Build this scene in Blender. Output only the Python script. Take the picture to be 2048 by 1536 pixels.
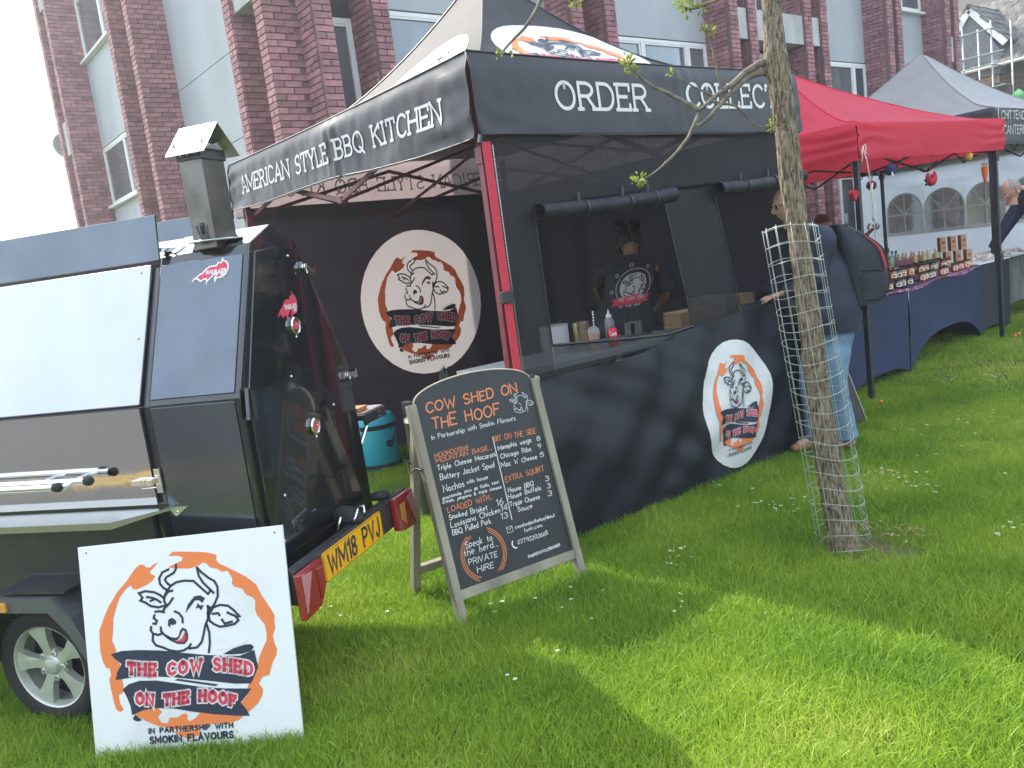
import bpy, bmesh, math, random
from math import sin, cos, pi, radians as R
from mathutils import Vector, Matrix, geometry
random.seed(7)
for o in list(bpy.data.objects): bpy.data.objects.remove(o)
S = bpy.context.scene
COL = S.collection
# ---------------------------------------------------------------- camera
CAMF, YAW, PITCH, ROLL, EYE = 1667.0, R(52.3), R(8.29), R(-7.43), 1.526
cam = bpy.data.cameras.new('camera'); camo = bpy.data.objects.new('camera', cam); COL.objects.link(camo)
fw = Vector((cos(YAW)*cos(PITCH), sin(YAW)*cos(PITCH), -sin(PITCH)))
rt = Vector((sin(YAW), -cos(YAW), 0)); up = rt.cross(fw)
r2 = rt*cos(ROLL) + up*sin(ROLL); u2 = up*cos(ROLL) - rt*sin(ROLL)
m = Matrix((r2, u2, -fw)).transposed().to_4x4(); m.translation = (0, 0, EYE)
camo.matrix_world = m
cam.sensor_width = 36; cam.lens = 36*CAMF/2048; cam.clip_start = .05; cam.clip_end = 600
S.camera = camo
# ---------------------------------------------------------------- world, sun, exposure
SUN_AZ, SUN_EL = 97.0, 45.0      # compass angle from +X, elevation
w = bpy.data.worlds.new('World'); S.world = w; w.use_nodes = True
nt = w.node_tree; nt.nodes.clear()
sky = nt.nodes.new('ShaderNodeTexSky'); sky.sky_type = 'NISHITA'; sky.sun_disc = False
sky.sun_elevation = R(SUN_EL); sky.sun_rotation = R((90-SUN_AZ) % 360)
sky.air_density = 1.6; sky.dust_density = 4.5; sky.ozone_density = 1.0
bg = nt.nodes.new('ShaderNodeBackground'); bg.inputs[1].default_value = .145
out = nt.nodes.new('ShaderNodeOutputWorld')
tc = nt.nodes.new('ShaderNodeTexCoord')
nz = nt.nodes.new('ShaderNodeTexNoise'); nz.inputs['Scale'].default_value = 2.2; nz.inputs['Detail'].default_value = 5
cr = nt.nodes.new('ShaderNodeValToRGB'); cr.color_ramp.elements[0].position = .34; cr.color_ramp.elements[0].color = (.35,.35,.35,1)
cr.color_ramp.elements[1].position = .66; cr.color_ramp.elements[1].color = (.85,.85,.85,1)
mx = nt.nodes.new('ShaderNodeMixRGB'); mx.inputs[2].default_value = (8.7, 10.1, 12.0, 1)
L = nt.links
L.new(tc.outputs['Generated'], nz.inputs['Vector']); L.new(nz.outputs[0], cr.inputs[0]); L.new(cr.outputs[0], mx.inputs[0])
L.new(sky.outputs[0], mx.inputs[1]); L.new(mx.outputs[0], bg.inputs[0]); L.new(bg.outputs[0], out.inputs[0])
sun = bpy.data.lights.new('sun', 'SUN'); sun.energy = 4.6; sun.angle = R(.53); sun.color = (1, .95, .86)
suno = bpy.data.objects.new('sun', sun); COL.objects.link(suno)
sd = Vector((cos(R(SUN_AZ))*cos(R(SUN_EL)), sin(R(SUN_AZ))*cos(R(SUN_EL)), sin(R(SUN_EL))))
suno.rotation_euler = sd.to_track_quat('Z', 'Y').to_euler(); suno.location = sd*60
S.render.engine = 'CYCLES'
S.view_settings.view_transform = 'Standard'; S.view_settings.look = 'None'
S.view_settings.gamma = 1; S.view_settings.exposure = .90; S.view_settings.use_curve_mapping = False
S.cycles.max_bounces = 8; S.cycles.transparent_max_bounces = 16
# ---------------------------------------------------------------- helpers
def mat(name, col, rough=.6, metal=0, noise=0, nscale=8, bump=0, bscale=40, col2=None, island=0, spec=.5, trans=0,
        coat=0, alpha=1, stretch=None, emit=0, nlo=.35, nhi=.65, transc=None, sheen=0):
    m = bpy.data.materials.new(name); m.use_nodes = True; n = m.node_tree; b = n.nodes['Principled BSDF']
    b.inputs['Base Color'].default_value = (*col, 1); b.inputs['Roughness'].default_value = rough
    b.inputs['Metallic'].default_value = metal; b.inputs['Specular IOR Level'].default_value = spec
    b.inputs['Coat Weight'].default_value = coat
    if coat: b.inputs['Coat Roughness'].default_value = .04
    t = n.nodes.new('ShaderNodeTexCoord'); vec = t.outputs['Object']
    if stretch:
        mp = n.nodes.new('ShaderNodeMapping'); mp.inputs['Scale'].default_value = stretch
        n.links.new(vec, mp.inputs[0]); vec = mp.outputs[0]
    c = None
    if col2 or noise:
        z = n.nodes.new('ShaderNodeTexNoise'); z.inputs['Scale'].default_value = nscale; z.inputs['Detail'].default_value = 6
        n.links.new(vec, z.inputs['Vector'])
        r = n.nodes.new('ShaderNodeValToRGB'); r.color_ramp.elements[0].position = nlo; r.color_ramp.elements[1].position = nhi
        c2 = col2 or tuple(x*(1-noise) for x in col)
        r.color_ramp.elements[0].color = (*c2, 1); r.color_ramp.elements[1].color = (*col, 1)
        n.links.new(z.outputs[0], r.inputs[0]); c = r.outputs[0]
    if island:
        g = n.nodes.new('ShaderNodeNewGeometry'); hs = n.nodes.new('ShaderNodeHueSaturation')
        ob = n.nodes.new('ShaderNodeObjectInfo'); ad = n.nodes.new('ShaderNodeMath'); ad.operation = 'ADD'
        fr = n.nodes.new('ShaderNodeMath'); fr.operation = 'FRACT'
        n.links.new(g.outputs['Random Per Island'], ad.inputs[0]); n.links.new(ob.outputs['Random'], ad.inputs[1]); n.links.new(ad.outputs[0], fr.inputs[0])
        mr = n.nodes.new('ShaderNodeMapRange'); mr.inputs[3].default_value = 1-island; mr.inputs[4].default_value = 1+island
        n.links.new(fr.outputs[0], mr.inputs[0]); n.links.new(mr.outputs[0], hs.inputs['Value'])
        if c: n.links.new(c, hs.inputs['Color'])
        else: hs.inputs['Color'].default_value = (*col, 1)
        c = hs.outputs[0]
    if c: n.links.new(c, b.inputs['Base Color'])
    if bump:
        z2 = n.nodes.new('ShaderNodeTexNoise'); z2.inputs['Scale'].default_value = bscale; z2.inputs['Detail'].default_value = 4
        n.links.new(vec, z2.inputs['Vector'])
        bp = n.nodes.new('ShaderNodeBump'); bp.inputs['Strength'].default_value = bump; bp.inputs['Distance'].default_value = .02
        n.links.new(z2.outputs[0], bp.inputs['Height']); n.links.new(bp.outputs[0], b.inputs['Normal'])
    o = n.nodes['Material Output']; sh = b.outputs[0]
    if trans:
        tr = n.nodes.new('ShaderNodeBsdfTranslucent'); ms = n.nodes.new('ShaderNodeMixShader'); ms.inputs[0].default_value = trans
        tr.inputs[0].default_value = (*(transc or col), 1)
        if c and not transc: n.links.new(c, tr.inputs[0])
        n.links.new(sh, ms.inputs[1]); n.links.new(tr.outputs[0], ms.inputs[2]); sh = ms.outputs[0]
    if alpha < 1:
        tp = n.nodes.new('ShaderNodeBsdfTransparent'); ms = n.nodes.new('ShaderNodeMixShader'); ms.inputs[0].default_value = alpha
        n.links.new(tp.outputs[0], ms.inputs[1]); n.links.new(sh, ms.inputs[2]); sh = ms.outputs[0]
    if sh != b.outputs[0]: n.links.new(sh, o.inputs[0])
    return m
def tag(o, label=None, cat=None, group=None, kind=None):
    for k, v in (('label', label), ('category', cat), ('group', group), ('kind', kind)):
        if v: o[k] = v
    return o
def thing(name, label, cat, loc=(0,0,0), rz=0, group=None):
    o = bpy.data.objects.new(name, None); COL.objects.link(o); o.location = loc; o.rotation_euler = (0,0,rz)
    o.empty_display_size = .1
    return tag(o, label, cat, group)
class MB:
    def __init__(s): s.v = []; s.f = []; s.m = []
    def add(s, vs, fs, mi=0):
        k = len(s.v); s.v += [tuple(p) for p in vs]; s.f += [tuple(i+k for i in f) for f in fs]; s.m += [mi]*len(fs); return s
    def box(s, c, d, rz=0, M=None, mi=0):
        vs = []
        for x in (-.5,.5):
            for y in (-.5,.5):
                for z in (-.5,.5):
                    p = Vector((x*d[0], y*d[1], z*d[2]))
                    if M: p = M @ p
                    elif rz: p = Matrix.Rotation(rz, 3, 'Z') @ p
                    vs.append(p+Vector(c))
        return s.add(vs, [(0,1,3,2),(4,6,7,5),(0,4,5,1),(2,3,7,6),(0,2,6,4),(1,5,7,3)], mi)
    def bb(s, a, b, mi=0):
        return s.box([(a[i]+b[i])/2 for i in range(3)], [abs(b[i]-a[i]) for i in range(3)], mi=mi)
    def tube(s, pts, r, n=8, mi=0, cap=True, flat=1):
        pts = [Vector(p) for p in pts]; rr = r if isinstance(r, (list, tuple)) else [r]*len(pts)
        k = len(s.v); ref = None; fs = []
        for i, p in enumerate(pts):
            t = (pts[min(i+1, len(pts)-1)]-pts[max(i-1, 0)]).normalized()
            if ref is None:
                ref = Vector((0,0,1)) if abs(t.z) < .9 else Vector((1,0,0))
            a = t.cross(ref).normalized(); b = a.cross(t).normalized(); ref = b
            for j in range(n):
                an = 2*pi*j/n; s.v.append(tuple(p+(a*cos(an)+b*sin(an)*flat)*rr[i]))
        for i in range(len(pts)-1):
            for j in range(n):
                fs.append((k+i*n+j, k+i*n+(j+1)%n, k+(i+1)*n+(j+1)%n, k+(i+1)*n+j))
        if cap: fs.append(tuple(k+j for j in range(n))[::-1]); fs.append(tuple(k+(len(pts)-1)*n+j for j in range(n)))
        s.f += fs; s.m += [mi]*len(fs); return s
    def lathe(s, prof, c=(0,0,0), n=20, mi=0, M=None, cap=True):
        k = len(s.v); fs = []
        for (r, z) in prof:
            for j in range(n):
                a = 2*pi*j/n; p = Vector((r*cos(a), r*sin(a), z))
                if M: p = M @ p
                s.v.append(tuple(p+Vector(c)))
        for i in range(len(prof)-1):
            for j in range(n):
                fs.append((k+i*n+j, k+i*n+(j+1)%n, k+(i+1)*n+(j+1)%n, k+(i+1)*n+j))
        if cap and prof[0][0] > 1e-4: fs.append(tuple(k+j for j in range(n))[::-1])
        if cap and prof[-1][0] > 1e-4: fs.append(tuple(k+(len(prof)-1)*n+j for j in range(n)))
        s.f += fs; s.m += [mi]*len(fs); return s
    def prism(s, poly, fn, h0, h1, mi=0):
        n = len(poly); vs = [fn(x, y, h0) for x, y in poly]+[fn(x, y, h1) for x, y in poly]
        tri = geometry.tessellate_polygon([[Vector((x, y, 0)) for x, y in poly]])
        fs = [tuple(t) for t in tri]+[tuple(i+n for i in t[::-1]) for t in tri]+[(i, (i+1)%n, n+(i+1)%n, n+i) for i in range(n)]
        return s.add(vs, fs, mi)
    def grid(s, fn, nu, nv, mi=0, thick=0):
        vs = [fn(i/nu, j/nv) for j in range(nv+1) for i in range(nu+1)]
        fs = [(j*(nu+1)+i, j*(nu+1)+i+1, (j+1)*(nu+1)+i+1, (j+1)*(nu+1)+i) for j in range(nv) for i in range(nu)]
        return s.add(vs, fs, mi)
    def build(s, name, mats, parent=None, smooth=False, auto=None, bevel=0, sub=0, label=None):
        me = bpy.data.meshes.new(name); me.from_pydata(s.v, [], s.f)
        mats = mats if isinstance(mats, (list, tuple)) else [mats]
        for x in mats: me.materials.append(x)
        if any(s.m): me.polygons.foreach_set('material_index', s.m)
        bm = bmesh.new(); bm.from_mesh(me); bmesh.ops.recalc_face_normals(bm, faces=bm.faces); bm.to_mesh(me); bm.free()
        if smooth: me.polygons.foreach_set('use_smooth', [True]*len(me.polygons))
        if smooth and auto: me.set_sharp_from_angle(angle=R(auto))
        o = bpy.data.objects.new(name, me); COL.objects.link(o)
        if parent: o.parent = parent
        if label: o['label'] = label
        if bevel:
            b = o.modifiers.new('bevel', 'BEVEL'); b.width = bevel; b.segments = 2; b.limit_method = 'ANGLE'; b.angle_limit = R(40)
        if sub:
            b = o.modifiers.new('sub', 'SUBSURF'); b.levels = sub; b.render_levels = sub
        return o
def copy_tree(o, parent=None):
    c = o.copy(); COL.objects.link(c); c.parent = parent
    for ch in [x for x in o.children]: copy_tree(ch, c)
    return c
# ---- stroke lettering -------------------------------------------------------
def arc(cx, cy, rx, ry, a0, a1, n=8):
    return [(cx+rx*cos(R(a0+(a1-a0)*i/n)), cy+ry*sin(R(a0+(a1-a0)*i/n))) for i in range(n+1)]
def glyphs(k=8):
    A = lambda *a: arc(*a, n=max(2, int(round(k*abs(a[5]-a[4])/360))))
    G = {}
    G['A']=(.72,[[(0,0),(.36,1),(.72,0)],[(.13,.34),(.59,.34)]])
    G['B']=(.6,[[(0,0),(0,1)],[(0,1)]+A(.3,.76,.26,.24,90,-90)+[(0,.52)],[(.3,.52)]+A(.32,.26,.28,.26,90,-90)+[(0,0)]])
    G['C']=(.66,[A(.38,.5,.38,.5,42,318)])
    G['D']=(.66,[[(0,0),(0,1)]+A(.28,.5,.38,.5,90,-90)+[(0,0)]])
    G['E']=(.56,[[(.56,1),(0,1),(0,0),(.56,0)],[(0,.52),(.44,.52)]])
    G['F']=(.56,[[(.56,1),(0,1),(0,0)],[(0,.52),(.44,.52)]])
    G['G']=(.7,[A(.38,.5,.38,.5,42,330)+[(.7,.45),(.42,.45)]])
    G['H']=(.64,[[(0,0),(0,1)],[(.64,0),(.64,1)],[(0,.52),(.64,.52)]])
    G['I']=(.0,[[(0,0),(0,1)]])
    G['J']=(.42,[[(.42,1),(.42,.3)]+A(.21,.24,.21,.24,0,-180)])
    G['K']=(.62,[[(0,0),(0,1)],[(.6,1),(0,.42)],[(.2,.6),(.62,0)]])
    G['L']=(.52,[[(0,1),(0,0),(.52,0)]])
    G['M']=(.84,[[(0,0),(0,1),(.42,.25),(.84,1),(.84,0)]])
    G['N']=(.66,[[(0,0),(0,1),(.66,0),(.66,1)]])
    G['O']=(.76,[A(.38,.5,.38,.5,90,450)])
    G['P']=(.58,[[(0,0),(0,1)]+A(.3,.74,.28,.26,90,-90)+[(0,.48)]])
    G['Q']=(.78,[A(.38,.5,.38,.5,90,450),[(.42,.25),(.78,-.12)]])
    G['R']=(.62,[[(0,0),(0,1)]+A(.3,.75,.28,.25,90,-90)+[(0,.5)],[(.32,.5),(.62,0)]])
    G['S']=(.56,[A(.28,.75,.26,.25,30,270)+A(.28,.25,.28,.25,90,-150)])
    G['T']=(.64,[[(0,1),(.64,1)],[(.32,1),(.32,0)]])
    G['U']=(.64,[[(0,1),(0,.34)]+A(.32,.32,.32,.32,180,360)+[(.64,1)]])
    G['V']=(.68,[[(0,1),(.34,0),(.68,1)]])
    G['W']=(.96,[[(0,1),(.24,0),(.48,.8),(.72,0),(.96,1)]])
    G['X']=(.62,[[(0,0),(.62,1)],[(0,1),(.62,0)]])
    G['Y']=(.66,[[(0,1),(.33,.48),(.66,1)],[(.33,.48),(.33,0)]])
    G['Z']=(.6,[[(0,1),(.6,1),(0,0),(.6,0)]])
    G['0']=(.56,[A(.28,.5,.28,.5,90,450)]); G['1']=(.2,[[(0,.8),(.2,1),(.2,0)]])
    G['2']=(.52,[A(.26,.73,.26,.27,160,-30)+[(0,0),(.54,0)]])
    G['3']=(.5,[A(.24,.76,.24,.24,150,-90)+A(.24,.27,.28,.27,90,-150)])
    G['4']=(.56,[[(.42,0),(.42,1),(0,.3),(.58,.3)]])
    G['5']=(.52,[[(.5,1),(.06,1),(.02,.56)]+A(.24,.32,.28,.32,110,-150)])
    G['6']=(.52,[[(.42,1),(.1,.6)]+A(.27,.28,.27,.28,160,-200)])
    G['7']=(.52,[[(0,1),(.52,1),(.16,0)]])
    G['8']=(.52,[A(.26,.76,.22,.24,-90,270),A(.26,.26,.26,.26,90,450)])
    G['9']=(.5,[A(.25,.72,.24,.26,0,360)+[(.46,.4),(.3,0)]])
    a=lambda: A(.22,.28,.22,.28,40,400)
    G['a']=(.46,[A(.22,.28,.22,.28,50,310)+[(.44,.1)],[(.42,.56),(.42,.08),(.5,0)]])
    G['b']=(.46,[[(0,1),(0,0)],A(.22,.28,.24,.28,150,-150)])
    G['c']=(.42,[A(.24,.28,.24,.28,50,310)]); G['d']=(.48,[A(.22,.28,.22,.28,40,320),[(.46,1),(.46,0)]])
    G['e']=(.44,[[(.02,.28),(.44,.32)]+A(.22,.28,.22,.28,10,300)])
    G['f']=(.3,[A(.28,.8,.14,.2,60,180)+[(.14,0)],[(0,.55),(.3,.55)]])
    G['g']=(.44,[A(.22,.3,.22,.26,40,320),[(.44,.56),(.44,-.15)]+A(.22,-.15,.22,.2,0,-150)])
    G['h']=(.42,[[(0,1),(0,0)],[(0,.36)]+A(.2,.36,.2,.2,150,0)+[(.42,0)]])
    G['i']=(.06,[[(.03,.56),(.03,0)],[(.04,.78),(.04,.84)]]); G['k']=(.42,[[(0,1),(0,0)],[(.36,.56),(0,.24),(.42,0)]])
    G['l']=(.08,[[(.03,1),(.03,.05),(.1,0)]])
    G['m']=(.66,[[(0,.56),(0,0)],[(0,.36)]+A(.16,.38,.16,.18,150,0)+[(.32,0)],[(.32,.36)]+A(.48,.38,.16,.18,150,0)+[(.66,0)]])
    G['n']=(.4,[[(0,.56),(0,0)],[(0,.34)]+A(.2,.36,.2,.2,150,0)+[(.4,0)]])
    G['o']=(.44,[A(.22,.28,.22,.28,90,450)]); G['p']=(.44,[[(0,.56),(0,-.35)],A(.22,.28,.22,.28,150,-150)])
    G['q']=(.44,[A(.22,.28,.22,.28,40,320),[(.44,.56),(.44,-.35)]])
    G['r']=(.3,[[(0,.56),(0,0)],[(0,.34)]+A(.18,.38,.16,.18,150,50)])
    G['s']=(.36,[A(.18,.42,.16,.14,40,270)+A(.18,.14,.17,.14,90,-150)])
    G['t']=(.28,[[(.12,.85),(.12,.1),(.26,0)],[(0,.56),(.28,.56)]])
    G['u']=(.42,[[(0,.56),(0,.2)]+A(.2,.2,.2,.2,180,340)+[(.42,.56),(.42,0)]]); G['v']=(.4,[[(0,.56),(.2,0),(.4,.56)]])
    G['w']=(.6,[[(0,.56),(.15,0),(.3,.5),(.45,0),(.6,.56)]]); G['x']=(.4,[[(0,0),(.4,.56)],[(0,.56),(.4,0)]])
    G['y']=(.4,[[(0,.56),(.2,.05)],[(.42,.56),(.08,-.35)]]); G['z']=(.4,[[(0,.56),(.4,.56),(0,0),(.4,0)]])
    G['j']=(.2,[[(.2,.56),(.2,-.2),(0,-.3)]])
    G['.']=(.04,[[(0,0),(.04,.04)]]); G[',']=(.06,[[(.05,.06),(0,-.14)]]); G["'"]=(.04,[[(.03,1),(0,.78)]])
    G['@']=(.7,[A(.35,.35,.35,.38,-60,290),A(.35,.35,.14,.16,0,360)]); G['&']=(.6,[[(.6,0),(.12,.75)]+A(.26,.82,.14,.16,180,-20)+[(.02,.3)]+A(.24,.2,.22,.2,170,350)+[(.56,.42)]])
    G[' ']=(.46,[])
    return G
GF, GO = glyphs(28), glyphs(8)
def serif(sts, s=.13):
    o = list(sts)
    for st in sts:
        for (p, q) in ((st[0], st[1]), (st[-1], st[-2])):
            if p[1] < -.05 or .03 < p[1] < .97: continue
            dx, dy = q[0]-p[0], q[1]-p[1]
            if abs(dy) > abs(dx)*1.0: o.append([(p[0]-s, p[1]), (p[0]+s, p[1])])
            else: o.append([(p[0], p[1]), (p[0], p[1]+(.22 if p[1] < .5 else -.22))])
        for p in st[1:-1]:
            if p[1] in (0, 1) and len(st) <= 5 and st.index(p) > 0:
                i = st.index(p); a, b = st[i-1], st[i+1]
                if (abs(a[0]-p[0]) < .01 or abs(b[0]-p[0]) < .01) and p[0] < .05: o.append([(p[0]-s, p[1]), (p[0]+.02, p[1])])
    return o
def text(s, G=GF, sp=.26, ser=0, jit=0, rng=random):
    x = 0; o = []
    for ch in s:
        wd, sts = G.get(ch, G[' '])
        if ser: sts = serif(sts, ser)
        if ch == 'I' and ser: x += .08
        jy = rng.uniform(-jit, jit); sl = rng.uniform(.04, .14) if jit else 0; sc = 1+rng.uniform(-jit, jit)
        for st in sts: o.append([(x+px*sc+py*sl, py*sc+jy) for px, py in st])
        x += wd*sc+sp+(.08 if ch == 'I' and ser else 0)
    return o, x-sp
def ribbon(poly, w):
    n = len(poly); closed = n > 2 and math.dist(poly[0], poly[-1]) < 1e-6
    P = [Vector(p) for p in poly]; Lf, Rt = [], []
    for i, p in enumerate(P):
        a = P[i-1] if i > 0 else (P[-2] if closed else None); b = P[i+1] if i < n-1 else (P[1] if closed else None)
        d1 = (p-a).normalized() if a is not None and (p-a).length > 1e-9 else None
        d2 = (b-p).normalized() if b is not None and (b-p).length > 1e-9 else None
        if d1 is None: d1 = d2 or Vector((1, 0))
        if d2 is None: d2 = d1
        t = d1+d2
        t = t.normalized() if t.length > .2 else d1
        nn = Vector((-t.y, t.x)); c = max(.45, nn.dot(Vector((-d1.y, d1.x)))); k = w/2/c
        e = Vector((0, 0))
        if not closed and i == 0: e = -d2*w*.35
        if not closed and i == n-1: e = d1*w*.35
        Lf.append(p+nn*k+e); Rt.append(p-nn*k+e)
    return [[Lf[i], Rt[i], Rt[i+1], Lf[i+1]] for i in range(n-1)]
def decal(mb, polys, fn, h, mi=0, cut=.05):
    """flat polygons laid on a surface: fn(x, y, height)"""
    for pl in polys:
        pl = [Vector((p[0], p[1])) for p in pl]
        bm = bmesh.new(); vs = [bm.verts.new((p.x, p.y, 0)) for p in pl]
        for t in geometry.tessellate_polygon([[Vector((p.x, p.y, 0)) for p in pl]]):
            try: bm.faces.new([vs[i] for i in t])
            except ValueError: pass
        for _ in range(6):
            e = [e for e in bm.edges if e.calc_length() > cut]
            if not e: break
            bmesh.ops.subdivide_edges(bm, edges=e, cuts=1); bmesh.ops.triangulate(bm, faces=bm.faces)
        bm.verts.index_update()
        mb.add([fn(v.co.x, v.co.y, h) for v in bm.verts], [tuple(v.index for v in f.verts) for f in bm.faces], mi); bm.free()
def lay(mb, s, x0, y0, x1, y1, hgt, w, fn, h, mi=0, G=GF, sp=.26, ser=0, jit=0, cut=.05, bend=None):
    sts, tw = text(s, G, sp, ser, jit); tw = max(tw, .05); ln = math.dist((x0, y0), (x1, y1)); dx, dy = (x1-x0)/ln, (y1-y0)/ln
    kx = ln/tw
    for st in sts:
        q = []
        for px, py in st:
            X = px*kx; Y = py*hgt
            if bend: Y += bend(X/ln)
            q.append((x0+dx*X-dy*Y, y0+dy*X+dx*Y))
        decal(mb, ribbon(q, w), fn, h, mi, cut)
LOGO={"stroke":[[[436,853],[404,842],[386,816],[388,789],[403,769],[420,758]],[[474,872],[472,853],[460,835],[441,826],[423,819],[413,806],[422,790],[439,775]],[[573,846],[593,823],[624,794],[651,776],[663,748],[660,705],[643,674],[628,656]],[[573,846],[578,808],[596,774],[622,745],[629,734],[614,720],[568,768],[550,787],[504,793],[466,789],[438,775],[415,750],[403,729],[400,708],[408,690]],[[445,753],[422,749],[406,732]],[[629,737],[642,722]],[[398,724],[382,739],[356,754],[313,763],[281,757],[297,734],[285,722],[311,709],[332,692],[369,682],[403,687]],[[318,735],[344,729],[366,718],[383,704]],[[355,722],[334,715]],[[444,718],[424,695],[402,677],[387,661]],[[352,663],[373,664],[395,657]],[[347,648],[342,635],[356,620],[350,607],[337,610]],[[326,596],[322,580],[332,563],[357,555],[375,560]],[[372,589],[372,571],[385,553],[413,534],[442,527],[459,537],[468,562],[478,571],[490,564],[495,542],[491,519],[477,506],[447,510],[421,524],[397,542]],[[331,558],[327,531],[340,509],[376,494],[402,480],[440,470],[472,472],[500,485],[509,498]],[[500,478],[538,480],[562,502],[574,534],[587,576],[603,607],[609,649],[607,666]],[[593,586],[603,542],[601,494],[592,452]],[[446,656],[467,644],[481,621],[480,601]],[[634,656],[667,664],[705,656],[731,632],[754,603],[738,601],[748,585],[728,570],[689,565],[656,564],[630,578],[611,595],[607,620],[634,656]],[[627,626],[654,627],[660,616]],[[669,596],[681,576],[717,582]],[[698,626],[709,619],[735,606]]],"dark":[[[412,621],[431,628],[449,613],[447,597],[429,594],[419,598],[418,581],[407,595]],[[497,642],[512,681],[548,716],[576,718],[599,702],[583,681],[569,695],[549,696],[523,669]],[[548,658],[561,683],[570,671],[590,672],[574,647],[563,662]],[[607,668],[634,656],[610,628],[605,601],[598,629]],[[118,488],[172,498],[252,495],[359,483],[466,462],[574,442],[655,430],[737,422],[810,442],[813,412],[821,363],[779,291],[703,297],[568,324],[407,354],[300,368],[220,372],[131,366],[141,402],[167,438],[133,467]],[[658,437],[711,459],[767,471],[797,470],[809,457],[795,438],[748,430],[699,432]],[[412,340],[433,345],[624,301],[607,295]],[[161,321],[192,342],[246,353],[326,347],[406,329],[539,298],[647,281],[778,268],[752,240],[720,210],[746,176],[758,145],[695,151],[587,168],[480,190],[400,211],[320,220],[255,217],[195,199],[192,239],[178,282]],[[197,185],[211,199],[242,171],[221,167],[202,174]]],"orange":[[[389,892],[360,880],[346,870],[327,874],[317,886],[298,888],[279,878],[253,850],[230,822],[197,792],[169,765],[154,742],[129,712],[103,666],[73,604],[69,562],[68,504],[77,455],[89,428],[107,422],[110,389],[100,377],[103,331],[109,293],[113,261],[122,229],[140,218],[157,228],[142,254],[140,275],[139,296],[163,308],[165,342],[161,369],[159,438],[134,477],[145,498],[139,525],[129,552],[136,578],[140,610],[145,652],[166,704],[184,745],[223,785],[245,797],[253,780],[271,775],[315,789],[353,808],[368,828],[347,841],[345,851],[367,871]],[[439,915],[462,931],[495,930],[570,921],[625,913],[673,896],[669,872],[682,855],[714,836],[756,811],[804,781],[849,740],[866,695],[906,622],[922,588],[917,567],[919,534],[903,497],[909,459],[918,437],[912,410],[891,379],[869,322],[836,316],[815,288],[832,260],[826,233],[802,198],[756,164],[718,167],[723,210],[755,239],[762,282],[780,302],[816,358],[829,406],[848,442],[871,478],[876,510],[870,554],[839,600],[832,627],[837,665],[827,682],[795,700],[780,728],[742,742],[733,756],[738,780],[718,817],[691,816],[670,831],[637,841],[622,859],[603,868],[578,854],[534,846],[485,852],[442,858],[440,867],[470,874],[506,888],[507,902],[488,911]],[[201,203],[255,223],[320,223],[340,200],[320,180],[325,164],[338,149],[364,147],[376,172],[409,167],[447,185],[463,176],[457,158],[470,146],[500,159],[523,184],[587,170],[669,158],[728,148],[705,131],[667,121],[563,124],[476,108],[395,115],[316,138],[263,164]],[[389,102],[476,108],[529,92],[507,78],[452,68],[415,84]]],"red":[[[415,527],[442,518],[470,528],[486,557],[494,543],[490,519],[474,509],[442,513]]],"white":[[[456,529],[468,550],[478,564],[484,557],[475,536],[461,524]]]}
def logo(mb, fn, x0, y0, wd, ht, h=.0015, disc=None, bold=1, cut=.06, tw=1):
    """the winking cow emblem; material slots: 0 navy 1 orange 2 red 3 white"""
    q = lambda pl: [(x0+a/1000*wd, y0+b/1000*ht) for a, b in pl]
    if disc:
        cx, cy, rx, ry = disc
        for i in range(36):
            a, b = 2*pi*i/36, 2*pi*(i+1)/36
            for k in range(5):
                r0, r1 = k/5, (k+1)/5
                pts = [(x0+(cx+rx*r*cos(t))*wd, y0+(cy+ry*r*sin(t))*ht) for r, t in ((r0, a), (r1, a), (r1, b), (r0, b))]
                decal(mb, [pts if k else pts[1:]], fn, h*.3, 3, cut*1.6)
    e = h*.5
    decal(mb, [q(p) for p in LOGO['orange']], fn, h, 1, cut)
    for p in LOGO['stroke']: decal(mb, ribbon(q(p), .0112*wd*bold), fn, h+e, 0, cut)
    decal(mb, [q(p) for p in LOGO['dark']], fn, h+e, 0, cut)
    decal(mb, [q(p) for p in LOGO['red']], fn, h+e, 2, cut); decal(mb, [q(p) for p in LOGO['white']], fn, h+2*e, 3, cut)
    # white edge of the ribbon fold
    decal(mb, ribbon(q([(628,463),(680,461),(735,470),(776,486),(783,497)]), .006*wd), fn, h+2*e, 3, cut)
    T = lambda s, a, b, c, d, hh, w, lv, mi, bd=None, sp=.3, ser=.1: lay(mb, s, x0+a*wd, y0+b*ht, x0+c*wd, y0+d*ht, hh*ht, w*wd*tw, fn, h+lv*e, mi, GO, sp, ser, 0, cut, bd)
    b1 = lambda t: (.018*sin(pi*t*1.0)-.022*sin(2*pi*t))*ht*.6
    for (w_, lv, mi) in ((.0285, 2, 3), (.0150, 3, 2)):
        T('THE COW SHED', .195, .390, .787, .330, .052, w_, lv, mi, b1, .42, .07)
        T('ON THE HOOF', .222, .252, .692, .194, .047, w_, lv, mi, b1, .42, .07)
    T('IN PARTNERSHIP WITH', .270, .108, .672, .100, .021, .0068, 2, 0, None, .34, 0)
    T('SMOKIN FLAVOURS', .272, .062, .670, .054, .028, .0092, 2, 0, None, .34, 0)
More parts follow.
